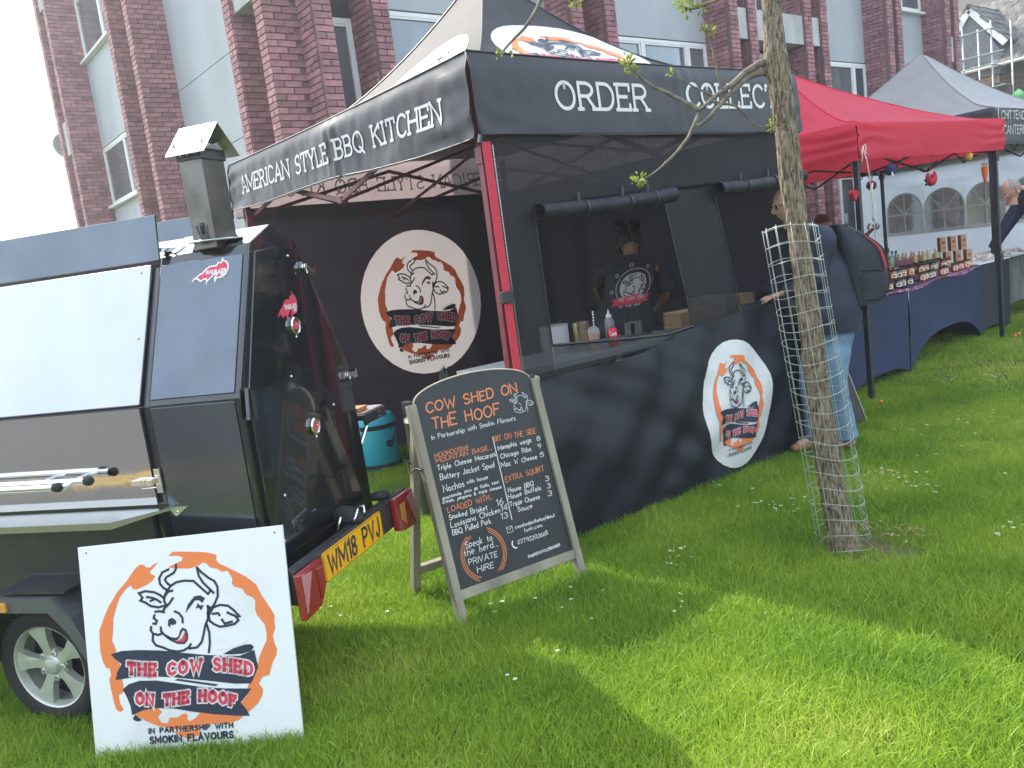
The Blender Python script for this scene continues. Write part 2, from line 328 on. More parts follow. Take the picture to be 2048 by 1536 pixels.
# ---------------------------------------------------------------- materials
M = {}
M['brick'] = mat('brick_face', (.36,.165,.175), .85, noise=.35, nscale=9, bump=.25, bscale=60, island=.30)
M['mortar'] = mat('mortar', (.20,.13,.12), .95, noise=.3, nscale=20, bump=.2)
M['conc'] = mat('pale_concrete', (.50,.50,.47), .85, noise=.3, nscale=3.5, bump=.1, stretch=(1,1,.35))
M['panel'] = mat('grey_render_panel', (.40,.42,.44), .6, noise=.14, nscale=1.6, bump=.04, stretch=(1,1,.4))
M['upvc'] = mat('white_window_frame', (.74,.75,.73), .4, noise=.08, nscale=5)
M['glass'] = mat('window_glass', (.26,.29,.31), .04, metal=.55, col2=(.10,.12,.13), nscale=1.3, nlo=.3, nhi=.7, stretch=(1,1,.3))
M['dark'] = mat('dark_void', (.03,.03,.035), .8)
M['curtain'] = mat('curtain_cloth', (.16,.09,.10), .9, noise=.5, nscale=30, stretch=(6,6,.3))
M['white'] = mat('white_paint', (.80,.80,.79), .45, noise=.05, nscale=6)
M['navy'] = mat('navy_print', (.022,.03,.055), .6); M['orange'] = mat('orange_print', (.78,.21,.06), .6)
M['red'] = mat('red_print', (.62,.05,.09), .6); M['wprint'] = mat('white_print', (.78,.77,.76), .6, trans=.15)
LG = [M['navy'], M['orange'], M['red'], M['wprint']]
M['grass'] = None
# ---------------------------------------------------------------- ground
def gz(x, y):
    t = max(0, min(1, (x-6.3)/3.2)); return .13*t*t*(3-2*t)
xs = [-70,-30,-15,-8,-4,-2,0,1,2,3,4,5]+[5.5+.4*i for i in range(14)]+[12,14,18,25,40,80,160]
g = MB(); n = len(xs); ys = [-70,-30,-14,-8,-4,-2,0,2,4,6,8,12,20,40,90,160]
g.add([(x, y, gz(x, y)) for y in ys for x in xs], [(j*n+i, j*n+i+1, (j+1)*n+i+1, (j+1)*n+i) for j in range(len(ys)-1) for i in range(n-1)])
soilm = mat('turf_soil', (.10,.15,.03), .95, noise=.5, nscale=14, bump=.6, bscale=60)
def mask_soil(m):
    n = m.node_tree; b = n.nodes['Principled BSDF']; l = b.inputs['Base Color'].links[0].from_socket
    t = n.nodes.new('ShaderNodeNewGeometry'); d = n.nodes.new('ShaderNodeVectorMath'); d.operation = 'DISTANCE'; d.inputs[1].default_value = (3.53, 1.99, 0)
    n.links.new(t.outputs['Position'], d.inputs[0]); r = n.nodes.new('ShaderNodeMapRange'); r.inputs[1].default_value = .12; r.inputs[2].default_value = .34
    r.inputs[3].default_value = 1; r.inputs[4].default_value = 0
    n.links.new(d.outputs['Value'], r.inputs[0]); x = n.nodes.new('ShaderNodeMixRGB'); x.inputs[2].default_value = (.13,.085,.05,1)
    n.links.new(r.outputs[0], x.inputs[0]); n.links.new(l, x.inputs[1]); n.links.new(x.outputs[0], b.inputs['Base Color'])
mask_soil(soilm)
tag(g.build('ground', soilm, smooth=True), kind='structure')
# street beyond the lawn, behind the photographer (seen mirrored in the steel of the trailer)
U, V = Vector((-.581,.814,0)), Vector((.814,.581,0)); TO = Vector((1.015,2.868,0))
def TL(u, v, z): return TO+U*u+V*v+Vector((0,0,z))
rd = MB(); rd.add([TL(a, b, .02) for a, b in ((-30,-2.85),(40,-2.85),(40,-10),(-30,-10))], [(0,1,2,3)])
tag(rd.build('road', mat('asphalt', (.07,.07,.07), .9, noise=.3, nscale=30)), kind='structure')
yl = MB()
for d in (-3.5,-3.72): yl.add([TL(a, b, .026) for a, b in ((-30,d),(40,d),(40,d-.09),(-30,d-.09))], [(0,1,2,3)])
tag(yl.build('road_marking', mat('yellow_line_paint', (.55,.36,.05), .7)), kind='structure')
pv = MB(); pv.add([TL(a, b, z) for a, b, z in ((-30,-10,.12),(40,-10,.12),(40,-12.2,.12),(-30,-12.2,.12),(-30,-10,.0),(40,-10,.0))], [(0,1,2,3),(0,1,5,4)])
tag(pv.build('pavement', mat('pavement_slab', (.3,.29,.27), .9, noise=.2, nscale=10)), kind='structure')
bw = MB()
for i in range(12):
    a = -28+i*5.5
    p = [TL(a, -12.2, .1), TL(a+5.4, -12.5, 2.6)]; bw.box((p[0]+p[1])/2, (5.4,.3,2.5), rz=math.atan2(U.y, U.x))
    bw.box(TL(a-.05, -12.2, 1.4), (.45,.5,2.7), rz=math.atan2(U.y, U.x))
tag(bw.build('boundary_wall', mat('old_wall_brick', (.22,.17,.13), .9, noise=.4, nscale=4)), 'long grey brick boundary wall with piers across the street', 'wall')
# ---------------------------------------------------------------- brick building
BLD = thing('brick_building', 'tall red brick office block with projecting brick fins and grey panels behind the stalls', 'building', (4.32, 8.86, 0))
BO = Vector((4.32, 8.86, 0))
# unit bricks, centred in their faces
def unit_brick(nm, ln):
    b = MB(); b.box((0,0,0), (ln,.03,.065)); o = b.build(nm, M['brick'], bevel=0); me = o.data; bpy.data.objects.remove(o)
    bm = bmesh.new(); bm.from_mesh(me); bmesh.ops.bevel(bm, geom=bm.edges[:], offset=.004, segments=1, affect='EDGES'); bm.to_mesh(me); bm.free(); return me
BR = {2: unit_brick('brick', .214), 1: unit_brick('brick_half', .1035)}
bricks = []   # (size, centre, rz)
def brick_face(x, y, ang, ln, z0, z1, detail=True):
    """courses on a vertical face that starts at (x, y) and runs ln along ang; outward normal to the right of the run"""
    d = Vector((cos(ang), sin(ang), 0)); nn = Vector((d.y, -d.x, 0)); z = z0; k = 0
    while z < z1-.03:
        p = 0; first = (k % 2 == 1)
        while p < ln-.03:
            r = ln-p
            q = 1 if (first or r < .19) else 2
            first = False; L_ = .214 if q == 2 else .1035
            if r < L_*.8: break
            c = Vector((x, y, z+.0375))+d*(p+L_/2)+nn*(.0+random.uniform(-.0015,.0015))
            bricks.append((q, c, ang)); p += L_+.0105
        z += .075; k += 1
mort = MB()
def pier(x0, x1, y0, y1, z0=0, z1=9.2, faces='xy', zb=None):
    mort.bb((x0+.011, y0+.011, z0), (x1, y1, z1)); zb = zb if zb is not None else 1.2
    if 'x' in faces: brick_face(x0, y1, -pi/2, y1-y0, zb, z1)     # faces -X
    if 'y' in faces: brick_face(x0, y0, 0, x1-x0, zb, z1)         # faces -Y
# left face: fins project to x = 4.32, wall line x = 4.87
for a, b in ((19.95,20.17),(19.19,19.41),(15.10,15.32),(14.04,14.26),(10.15,10.37)):
    pier(4.32, 4.87, a, b, z1=8.6, zb=1.8)
for a, b in ((19.41,19.95),(14.26,15.10),(9.47,10.15)): mort.bb((4.87, a, 0), (5.1, b, 9.2))
pier(4.32, 4.74, 9.25, 9.47, z1=7.4, zb=1.8); mort.bb((4.74,9.25,0),(5.1,9.47,9.2))
pier(4.74, 4.97, 8.86, 9.25, z1=7.4, zb=1.8); mort.bb((4.97,9.0,0),(5.0,9.47,9.2))
# right face: fins project to y = 8.86, wall line y = 9.38
for a, b in ((5.51,5.72),(8.75,8.96),(9.43,9.64),(12.41,12.62),(12.94,13.15),(14.66,14.87),(15.20,15.41),(17.71,17.92),(18.10,18.31),(20.33,20.54),(20.77,20.97)):
    pier(a, b, 8.86, 9.38, z1=7.0 if a < 14 else 7.6, zb=1.2)
for a, b in ((8.96,9.43),(12.62,12.94),(14.87,15.20),(17.92,18.10),(20.54,20.77)):
    mort.bb((a,9.38,0),(b,9.6,9.2))
    if a > 12: brick_face(a, 9.38, 0, b-a, 1.2, 4.6)
mort.build('wall', M['mortar'], BLD).location = -BO
mass = MB(); mass.bb((5.1,9.6,0),(20.97,20.17,9.2)); mass.bb((5.02,9.47,9.0),(20.97,20.17,9.2)); mo = mass.build('core_wall', M['dark'], BLD); mo.location = -BO
pan = MB(); pn2 = MB()
def panel_x(y0, y1, z0, z1, x=4.87): pan.bb((x, y0, z0), (x+.12, y1, z1))
def panel_y(x0, x1, z0, z1, y=9.38): pan.bb((x0, y, z0), (x1, y+.12, z1))
for z0, z1 in ((0,3.74),(3.752,4.89),(4.902,6.6),(6.612,9.2)):
    p_ = MB(); p_.bb((4.87,10.37,z0),(4.99,14.04,z1)); p_.build('panel', M['panel'], BLD).location = -BO
for a, b, z0, z1, ax in ((15.32,19.19,4.95,6.62,0),(15.32,19.19,0,3.70,0),(15.32,19.19,7.9,9.2,0),(5.72,8.75,4.86,6.5,1),(5.72,8.75,0,3.5,1),(9.64,12.41,4.80,6.6,1),(9.64,12.41,2.4,3.5,1),
        (15.41,17.71,4.68,6.5,1),(15.41,17.71,2.4,3.5,1),(18.31,20.33,4.65,5.83,1),(18.31,20.33,0,3.5,1),(13.15,14.66,2.5,3.5,1),(13.15,16.6,.9,1.62,1),(9.64,12.41,0,1.5,1)):
    p_ = MB()
    if ax: p_.bb((a, 9.38, z0), (b, 9.5, z1))
    else: p_.bb((4.87, a, z0), (4.99, b, z1))
    p_.build('panel', M['panel'], BLD).location = -BO
def sill(a, b, z, ax):
    s = MB()
    if ax: s.bb((a-.03, 9.27, z-.05), (b+.03, 9.42, z))
    else: s.bb((4.76, a-.03, z-.05), (4.91, b+.03, z))
    s.build('sill', M['upvc'], BLD, bevel=.006).location = -BO
for a in ((15.4,19.25,3.75,0),(15.4,19.25,6.68,0),(18.35,20.3,5.88,1)): sill(*a)
def spandrel(x0, x1, y0, y1, z0, z1):
    s = MB(); s.bb((x0, y0, z0), (x1, y1, z1)); s.build('spandrel', M['conc'], BLD, bevel=.006).location = -BO
for z0, z1 in ((4.93,5.6),(7.85,8.6)): spandrel(4.36, 4.87, 19.412, 19.948, z0, z1)
spandrel(4.36, 4.87, 9.472, 10.148, 4.9, 5.5)
for a, b in ((12.622,12.938),(13.152,14.658),(14.872,15.198),(20.542,20.768)): spandrel(a, b, 8.90, 9.38, 4.76 if a < 20 else 4.72, 5.27)
def window(a, b, z0, z1, ax, cols, curtain=None, fr=.06):
    """a framed window between a and b; cols = relative pane widths"""
    wn = MB(); at = (lambda s, o, z: (s, 9.38+o, z)) if ax else (lambda s, o, z: (4.87+o, s, z))
    bbx = lambda m_, s0, s1, o0, o1, q0, q1: m_.bb(at(s0, o0, q0), at(s1, o1, q1))
    bbx(wn, a, b, 0, .07, z0, z0+fr); bbx(wn, a, b, 0, .07, z1-fr, z1)
    tot = sum(cols); s = a; edges = [a]
    for c in cols: s += (b-a)*c/tot; edges.append(s)
    for i, e in enumerate(edges):
        e0 = e if i == 0 else (e-fr if i == len(edges)-1 else e-fr/2); bbx(wn, e0, e0+fr, -.004, .066, z0+fr, z1-fr)
    for i in range(len(cols)):
        if cols[i] < 2:
            e0, e1 = edges[i]+fr*.7, edges[i+1]-fr*.7
            for q in ((e0, e0+.03, z0+fr, z1-fr), (e1-.03, e1, z0+fr, z1-fr)): bbx(wn, q[0], q[1], .004, .05, q[2], q[3])
            bbx(wn, e0+.03, e1-.03, .004, .05, z0+fr, z0+fr+.03); bbx(wn, e0+.03, e1-.03, .004, .05, z1-fr-.03, z1-fr)
    f = wn.build('window', M['upvc'], BLD, bevel=.004); f.location = -BO
    for i in range(len(cols)):
        p = MB(); bbx(p, edges[i]+fr/2, edges[i+1]-fr/2, .03, .04, z0+fr, z1-fr); p.build('pane', M['glass'], f)
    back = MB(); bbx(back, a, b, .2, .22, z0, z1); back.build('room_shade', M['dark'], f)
    if curtain:
        for c0, c1 in curtain:
            cm = MB(); cm.grid(lambda u, v: at(a+(b-a)*(c0+(c1-c0)*u), .1+.02*sin(u*40), z0+(z1-z0)*v), 40, 1); cm.build('curtain', M['curtain'], f)
window(15.32,19.19,3.75,4.93,0,[1,1.2,1.6]); window(15.32,19.19,6.68,7.9,0,[1,1.2,1.6])
window(5.72,8.75,3.5,4.84,1,[1.6,1.2,1]); window(9.64,12.41,3.5,4.78,1,[1.5,1.5,.7])
window(15.41,17.71,3.5,4.66,1,[.8,1.8,.7],[(.32,.62),(.78,.98)]); window(18.31,20.33,3.5,4.63,1,[1,1.4]); window(18.31,20.33,5.88,7.1,1,[1.2,1])
window(13.15,14.66,5.27,6.4,1,[1,1]); window(4.975,5.505,3.0,4.70,1,[1],fr=.07); window(13.15,15.0,1.64,2.5,1,[1,1.2]); window(15.41,17.71,1.1,2.4,1,[1.2,1,.6]); window(13.15,14.66,3.5,4.7,1,[1,1])
# bricks: the nearest 300 one by one, the rest joined
E0 = Vector((0,0,EYE))
bricks = [b for b in bricks]
def vis(c):
    d = c-E0; z = d.dot(fw)
    x = 1024+CAMF*d.dot(r2)/z; y = 768-CAMF*d.dot(u2)/z
    return -150 < x < 2200 and -150 < y < 520
vb = [b for b in bricks if vis(b[1])]; vb.sort(key=lambda b: (b[1]-E0).length)
def hidden(c):
    d = c-E0; z = d.dot(fw); x = 1024+CAMF*d.dot(r2)/z; y = 768-CAMF*d.dot(u2)/z
    return x < 0 or y < -5 or (x < 945 and y > 325-(x-455)*.36) or x > 745
first = [b for b in vb if b[0] == 2 and not hidden(b[1])][:300]; fs_ = set(id(b) for b in first)
for q, c, a in first:
    o = bpy.data.objects.new('brick', BR[q]); COL.objects.link(o); o.parent = BLD; o.location = c-BO; o.rotation_euler = (0,0,a)
rest = MB()
tmpl = {q: ([v.co.copy() for v in me.vertices], [tuple(p.vertices) for p in me.polygons]) for q, me in BR.items()}
box_t = {q: ([Vector((x*ln/2, y*.015, z*.0325)) for x in (-1,1) for y in (-1,1) for z in (-1,1)], [(0,1,5,4),(0,4,6,2),(1,3,7,5),(0,2,3,1),(4,5,7,6)]) for q, ln in ((2,.214),(1,.1035))}
for b in bricks:
    if id(b) in fs_: continue
    q, c, a = b; near = (c-E0).length < 11.5
    vs, fc = tmpl[q] if near else box_t[q]
    R_ = Matrix.Rotation(a, 3, 'Z'); rest.add([R_ @ v+c for v in vs], fc)
ro = rest.build('brickwork', M['brick'], BLD); ro.location = -BO; ro['kind'] = 'stuff'
# satellite dish on the far end wall
sdh = thing('satellite_dish', 'round grey satellite dish on the left end of the brick block', 'satellite dish', (4.7, 20.17, 5.25))
dm = MB(); dm.lathe([(.001,-.08),(.15,-.06),(.26,-.02),(.34,.05),(.35,.05),(.27,-.03),(.15,-.075),(.001,-.095)], n=28, M=Matrix.Rotation(R(70), 3, 'X') @ Matrix.Rotation(R(0), 3, 'Y'))
o = dm.build('dish', mat('dish_grey', (.35,.36,.36), .5), sdh, True); o.location = (-.12, .45, .0)
dm = MB(); dm.tube([(0,0,-.2),(0,.3,-.15),(-.1,.38,-.02)], .02); dm.build('bracket', M['upvc'], sdh)
# ---------------------------------------------------------------- far house with scaffolding
HS = thing('brick_house', 'distant brown brick house with tiled roof and white edged gable', 'house', (31.5, 12.0, 0))
HO = Vector((31.5,12.0,0))
hb = mat('house_brick', (.16,.11,.075), .9, noise=.3, nscale=14, island=.25)
h_ = MB(); h_.bb((31.62,-8,0),(38,20,5.9)); h_.build('wall', mat('house_mortar', (.17,.14,.11), .9), HS).location = -HO
hk = MB()
for k in range(78):
    z = .1+k*.075
    if z > 5.85: break
    y = 14.4-(.11 if k % 2 else 0)
    while y > 8.2:
        hk.bb((31.60, y-.215, z), (31.63, y, z+.065)); y -= .225
o = hk.build('brickwork', hb, HS); o.location = -HO; o['kind'] = 'stuff'
rf = MB(); SL = math.atan2(1.75, 2.0)
tiles = MB()
for r in range(14):
    x = 31.2+r*.27*cos(SL); z = 5.9+r*.27*sin(SL)
    y = 20.0-(.12 if r % 2 else 0)
    while y > 2:
        if y < 14.6 or r % 2 == 0:
            tiles.box((x+.13, y, z+.14+random.uniform(-.012,.012)), (.34,.215,.045), M=Matrix.Rotation(random.uniform(-.03,.03), 3, 'X') @ Matrix.Rotation(-SL, 3, 'Y'))
        y -= .232
o = tiles.build('roof_tiles', mat('roof_tile', (.13,.115,.10), .7, noise=.5, nscale=3, island=.45), HS); o.location = -HO; o['kind'] = 'stuff'
rf.add([(31.2,-8,5.88),(34.9,-8,9.1),(34.9,20,9.1),(31.2,20,5.88),(38.5,-8,5.88),(38.5,20,5.88)], [(0,1,2,3),(1,4,5,2)]); rf.build('roof', mat('roof_felt', (.08,.07,.06), .9), HS).location = -HO
gt = MB(); gt.tube([(31.12,20,5.86),(31.12,-8,5.86)], .055, 8); gt.build('gutter', M['upvc'], HS).location = -HO
# gable cross wing on the left
gb = MB(); gy, gzp = 12.83, 7.95
gb.prism([(14.4,5.6),(gy,gzp-.15),(11.95,6.35),(11.95,5.6)], lambda a, b, h: (h, a, b), 31.3, 36)
gb.build('gable', mat('gable_hung_tile', (.2,.2,.22), .8, noise=.3, nscale=10), HS).location = -HO
gr = MB()
for (ya, za, yb, zb_) in ((gy,gzp,11.75,6.6),(gy,gzp,14.6,5.5)):
    L_ = math.dist((ya,za),(yb,zb_))
    a = math.atan2(zb_-za, yb-ya)
    gr.box((31.22,(ya+yb)/2,(za+zb_)/2-.1),(.06,L_,.2), M=Matrix.Rotation(a,3,'X'))
gr.build('bargeboard', M['white'], HS, bevel=.01).location = -HO
tg = MB()
for sgn, (yb, zb_) in ((1,(14.7,5.45)),(-1,(11.7,6.55))):
    a = math.atan2(zb_-gzp, yb-gy); L_ = math.dist((gy,gzp),(yb,zb_)); nrow = int(L_/.26)
    for r in range(nrow):
        t = (r+.5)/nrow
        for c in range(18): tg.box((31.25+c*.24+(.1 if r % 2 else 0), gy+(yb-gy)*t, gzp+(zb_-gzp)*t+.06+random.uniform(-.01,.01)), (.225,.33,.04), M=Matrix.Rotation(a+(.06 if sgn > 0 else -.06),3,'X'))
o = tg.build('gable_tiles', bpy.data.materials['roof_tile'], HS); o.location = -HO; o['kind'] = 'stuff'
hw = MB()
for yy in (12.5,): hw.bb((31.55,yy-.55,3.4),(31.61,yy+.55,4.9))
hw.build('window', mat('house_window_frame', (.25,.14,.08), .6), HS).location = -HO
hp = MB()
for k in (-.27,.27): hp.bb((31.53,12.5+k-.2,3.5),(31.55,12.5+k+.2,4.8))
hp.build('pane', M['glass'], HS).location = -HO
ae = MB()
for yy, zz in ((11.75,8.3),(11.45,8.0)): ae.tube([(34.5,yy*1.07,7.5),(34.5,yy*1.07,zz+.5)], .02, 5); ae.tube([(34.5,yy*1.07-.3,zz+.3),(34.5,yy*1.07+.3,zz+.35)], .012, 5)
ae.build('aerial', M['dark'], HS).location = -HO
SC = thing('scaffolding', 'galvanised scaffolding with one timber deck against the distant brown house', 'scaffolding', (29.96, 12, 0)); SO = Vector((29.96,12,0))
steel = mat('scaffold_steel', (.42,.46,.46), .45, metal=.6, noise=.3, nscale=3)
for x, y in ((29.96,12.55),(29.96,11.68),(30.9,12.45),(30.9,11.45),(29.96,13.9),(29.96,10.3)):
    p_ = MB(); p_.tube([(x,y,0),(x,y,7.1 if y < 12.6 and y > 11 else 6.9)], .028, 8); p_.build('upright', steel, SC, True).location = -SO
for z in (5.05,5.75,6.1,6.85,4.3):
    p_ = MB(); p_.tube([(29.92,14.1,z),(29.92,11.6 if z > 6.5 else 11.3,z)], .025, 8); p_.tube([(29.9,11.68,z),(31,11.68,z)], .025, 8); p_.build('ledger', steel, SC, True).location = -SO
p_ = MB(); p_.tube([(29.93,12.5,3.6),(29.93,11.68,5.0)], .025, 8); p_.build('brace', steel, SC, True).location = -SO
for k in range(4):
    p_ = MB(); p_.bb((30.05+k*.23,11.5,5.10),(30.26+k*.23,14.2,5.14)); p_.build('board', mat('scaffold_board' , (.30,.19,.11), .9, noise=.3, nscale=6) if k == 0 else bpy.data.materials['scaffold_board'], SC).location = -SO
p_ = MB(); p_.bb((29.97,11.5,5.14),(30.01,14.2,5.38)); p_.build('toe_board', bpy.data.materials['scaffold_board'], SC).location = -SO
# ---------------------------------------------------------------- lawn
gm = bpy.data.materials.new('grass_blade'); gm.use_nodes = True; n = gm.node_tree; b = n.nodes['Principled BSDF']
geo = n.nodes.new('ShaderNodeNewGeometry'); nz1 = n.nodes.new('ShaderNodeTexNoise'); nz1.inputs['Scale'].default_value = 1.1; nz1.inputs['Detail'].default_value = 3
n.links.new(geo.outputs['Position'], nz1.inputs['Vector'])
rr = n.nodes.new('ShaderNodeValToRGB'); e = rr.color_ramp.elements
e[0].position = .0; e[0].color = (.12,.235,.022,1); e[1].position = 1; e[1].color = (.64,.60,.26,1)
x1 = e.new(.45); x1.color = (.24,.40,.035,1); x2 = e.new(.78); x2.color = (.40,.51,.055,1); x3 = e.new(.93); x3.color = (.52,.57,.12,1)
ad = n.nodes.new('ShaderNodeMath'); ad.operation = 'MULTIPLY_ADD'; ad.inputs[1].default_value = .56
ma = n.nodes.new('ShaderNodeMapRange'); ma.inputs[1].default_value = .35; ma.inputs[2].default_value = .65; ma.inputs[3].default_value = 0; ma.inputs[4].default_value = .46
n.links.new(nz1.outputs[0], ma.inputs[0]); n.links.new(geo.outputs['Random Per Island'], ad.inputs[0]); n.links.new(ma.outputs[0], ad.inputs[2])
n.links.new(ad.outputs[0], rr.inputs[0]); n.links.new(rr.outputs[0], b.inputs['Base Color']); b.inputs['Roughness'].default_value = .45; b.inputs['Specular IOR Level'].default_value = .35
tr = n.nodes.new('ShaderNodeBsdfTranslucent'); ms = n.nodes.new('ShaderNodeMixShader'); ms.inputs[0].default_value = .45
n.links.new(rr.outputs[0], tr.inputs[0]); n.links.new(b.outputs[0], ms.inputs[1]); n.links.new(tr.outputs[0], ms.inputs[2]); n.links.new(ms.outputs[0], n.nodes['Material Output'].inputs[0])
def clump(nb, rad, hmin, hmax, wd, lean):
    c = MB()
    for _ in range(nb):
        a = random.uniform(0, 2*pi); r = rad*math.sqrt(random.random()); x, y = r*cos(a), r*sin(a)
        h = random.uniform(hmin, hmax); la = random.uniform(0, 2*pi); ll = h*random.uniform(.1, lean); fa = random.uniform(0, pi); w_ = wd*random.uniform(.7, 1.3)
        px, py = cos(fa)*w_/2, sin(fa)*w_/2
        pts = []
        for t in (0, .4, .75, 1):
            cx, cy = x+cos(la)*ll*t*t, y+sin(la)*ll*t*t; cz = h*(t-.25*t*t*(ll/h)); k = (1, .95, .6, 0)[int(t*3.4)]
            pts.append((cx, cy, cz, k))
        vs = []
        for cx, cy, cz, k in pts[:-1]: vs += [(cx-px*k, cy-py*k, cz), (cx+px*k, cy+py*k, cz)]
        vs.append(pts[-1][:3]); c.add(vs, [(0,1,3,2),(2,3,5,4),(4,5,6)])
    return c
def src(mb, name, mt):
    me = bpy.data.meshes.new(name); me.from_pydata(mb.v, [], mb.f); me.materials.append(mt)
    return bpy.data.objects.new(name, me)
gc = bpy.data.collections.new('grass_clumps'); fc = bpy.data.collections.new('far_clumps'); dc = bpy.data.collections.new('daisy_heads')
for i in range(8): gc.objects.link(src(clump(70, .085, .018, .052 if i < 5 else .075, .0028, 1.0), 'clump', gm))
for i in range(4): fc.objects.link(src(clump(70, .14, .025, .06, .005, .9), 'clump', gm))
def scatter(name, pts, coll, smin, smax, kind='stuff', zoff=0):
    me = bpy.data.meshes.new(name); me.from_pydata(pts, [], []); o = bpy.data.objects.new(name, me); COL.objects.link(o); o['kind'] = kind
    ng = bpy.data.node_groups.new(name+'_nodes', 'GeometryNodeTree'); ng.interface.new_socket('Geometry', in_out='INPUT', socket_type='NodeSocketGeometry'); ng.interface.new_socket('Geometry', in_out='OUTPUT', socket_type='NodeSocketGeometry')
    N = ng.nodes; gi = N.new('NodeGroupInput'); go = N.new('NodeGroupOutput'); ip = N.new('GeometryNodeInstanceOnPoints'); ci = N.new('GeometryNodeCollectionInfo')
    ci.inputs[0].default_value = coll; ci.inputs['Separate Children'].default_value = True; ci.inputs['Reset Children'].default_value = True; ip.inputs['Pick Instance'].default_value = True
    rv = N.new('FunctionNodeRandomValue'); rv.data_type = 'FLOAT_VECTOR'; rv.inputs[0].default_value = (-.12,-.12,0); rv.inputs[1].default_value = (.12,.12,6.283)
    rs = N.new('FunctionNodeRandomValue'); rs.data_type = 'FLOAT'; rs.inputs[2].default_value = smin; rs.inputs[3].default_value = smax
    l = ng.links; l.new(gi.outputs[0], ip.inputs['Points']); l.new(ci.outputs[0], ip.inputs['Instance']); l.new(rv.outputs[0], ip.inputs['Rotation']); l.new(rs.outputs[1], ip.inputs['Scale']); l.new(ip.outputs[0], go.inputs[0])
    o.modifiers.new('scatter', 'NODES').node_group = ng
    return o
def inview(x, y, mar=350):
    d = Vector((x, y, gz(x, y)))-E0; z = d.dot(fw)
    if z < .8: return False, z
    px = 1024+CAMF*d.dot(r2)/z; py = 768-CAMF*d.dot(u2)/z
    return (-mar < px < 2048+mar and py < 1536+mar*1.6), z
def nogrow(x, y):
    d = math.hypot(x-3.52, y-1.99)
    if d < .30 and random.random() < 1-(d/.34)**2: return True
    if x > 4.1 and y > 8.6 and x < 21: return True
    p = Vector((x, y, 0))-TO
    return p.dot(V) < -2.86
near, far = [], []
for _ in range(60000):
    x, y = random.uniform(-2, 7), random.uniform(-.6, 8); ok, z = inview(x, y)
    if not ok or nogrow(x, y): continue
    if z < 3.2: p = 1
    elif z < 5: p = .8
    elif z < 8: p = .45
    else: p = 0
    if random.random() < p: near.append((x, y, gz(x, y)-.004))
for _ in range(30000):
    x, y = random.uniform(-2, 24), random.uniform(-4, 9); ok, z = inview(x, y)
    if not ok or z < 6.5 or z > 22: continue
    if random.random() < min(1, 12/z): far.append((x, y, gz(x, y)-.004))
scatter('grass', near, gc, .75, 1.25)
scatter('distant_grass', far, fc, .7, 1.2)
# daisies
dm_ = MB()
for k in range(13):
    a = 2*pi*k/13; dm_.add([(.003*cos(a-.3),.003*sin(a-.3),.052),(.0115*cos(a-.2),.0115*sin(a-.2),.055),(.0115*cos(a+.2),.0115*sin(a+.2),.0555),(.003*cos(a+.3),.003*sin(a+.3),.052)], [(0,1,2,3)], 0)
dm_.lathe([(.0045,.052),(.003,.0565),(0.0001,.0575)], n=8, mi=1); dm_.tube([(0,0,0),(.002,0,.03),(0,0,.052)], .0009, 4, mi=2)
me = bpy.data.meshes.new('daisy'); me.from_pydata(dm_.v, [], dm_.f)
for x in (mat('daisy_petal', (.8,.8,.76), .6), mat('daisy_centre', (.6,.42,.03), .7), gm): me.materials.append(x)
me.polygons.foreach_set('material_index', dm_.m); dc.objects.link(bpy.data.objects.new('daisy', me))
dp = []
for (x, y, k, s) in ((4.5,2.35,22,.16),(4.4,2.2,14,.12),(4.62,2.5,5,.1),(4.34,2.12,4,.08),(3.77,2.78,10,.1),(3.74,2.6,12,.14),(3.9,2.6,6,.1),(2.95,2.7,4,.07),(2.82,2.58,6,.09),(2.56,2.3,5,.08),(6.2,2.6,10,.4),
    (7.4,3.0,22,.3),(5.95,2.5,14,.35),(5.7,2.6,10,.3),(4.0,1.52,8,.1),(3.9,1.56,7,.1),(5.0,2.1,10,.4),(2.28,2.75,4,.12),(2.0,2.88,3,.1),(1.64,2.36,2,.1),(1.63,3.31,4,.1),(1.66,3.66,5,.2),(5.3,2.2,8,.5),(4.0,3.05,5,.15),(8.2,2.9,14,.6),(2.45,2.25,4,.1),(3.6,2.2,4,.1),(2.0,2.6,3,.25),(4.8,1.6,6,.35)):
    for _ in range(k):
        px, py = random.gauss(x, s*.55), random.gauss(y, s*.55); dp.append((px, py, gz(px, py)-.006))
do = scatter('daisies', dp, dc, .45, .85)
# a few dead stalks and dandelions by the tree
dd = MB()
for _ in range(26):
    a = random.uniform(-.9,.6); r = random.uniform(.14,.34); x, y = 3.47+r*cos(a), 1.99+r*sin(a); b_ = random.uniform(0,6.28)
    dd.tube([(x,y,.01),(x+.02*cos(b_),y+.02*sin(b_),.03),(x+.06*cos(b_),y+.06*sin(b_),.035)], [.002,.0025,.001], 4)
    if random.random() < .5: dd.lathe([(.001,0),(.007,.004),(.001,.009)], (x+.06*cos(b_),y+.06*sin(b_),.03), 5)
tag(dd.build('dead_stalks', mat('straw', (.42,.30,.15), .9)), kind='stuff')
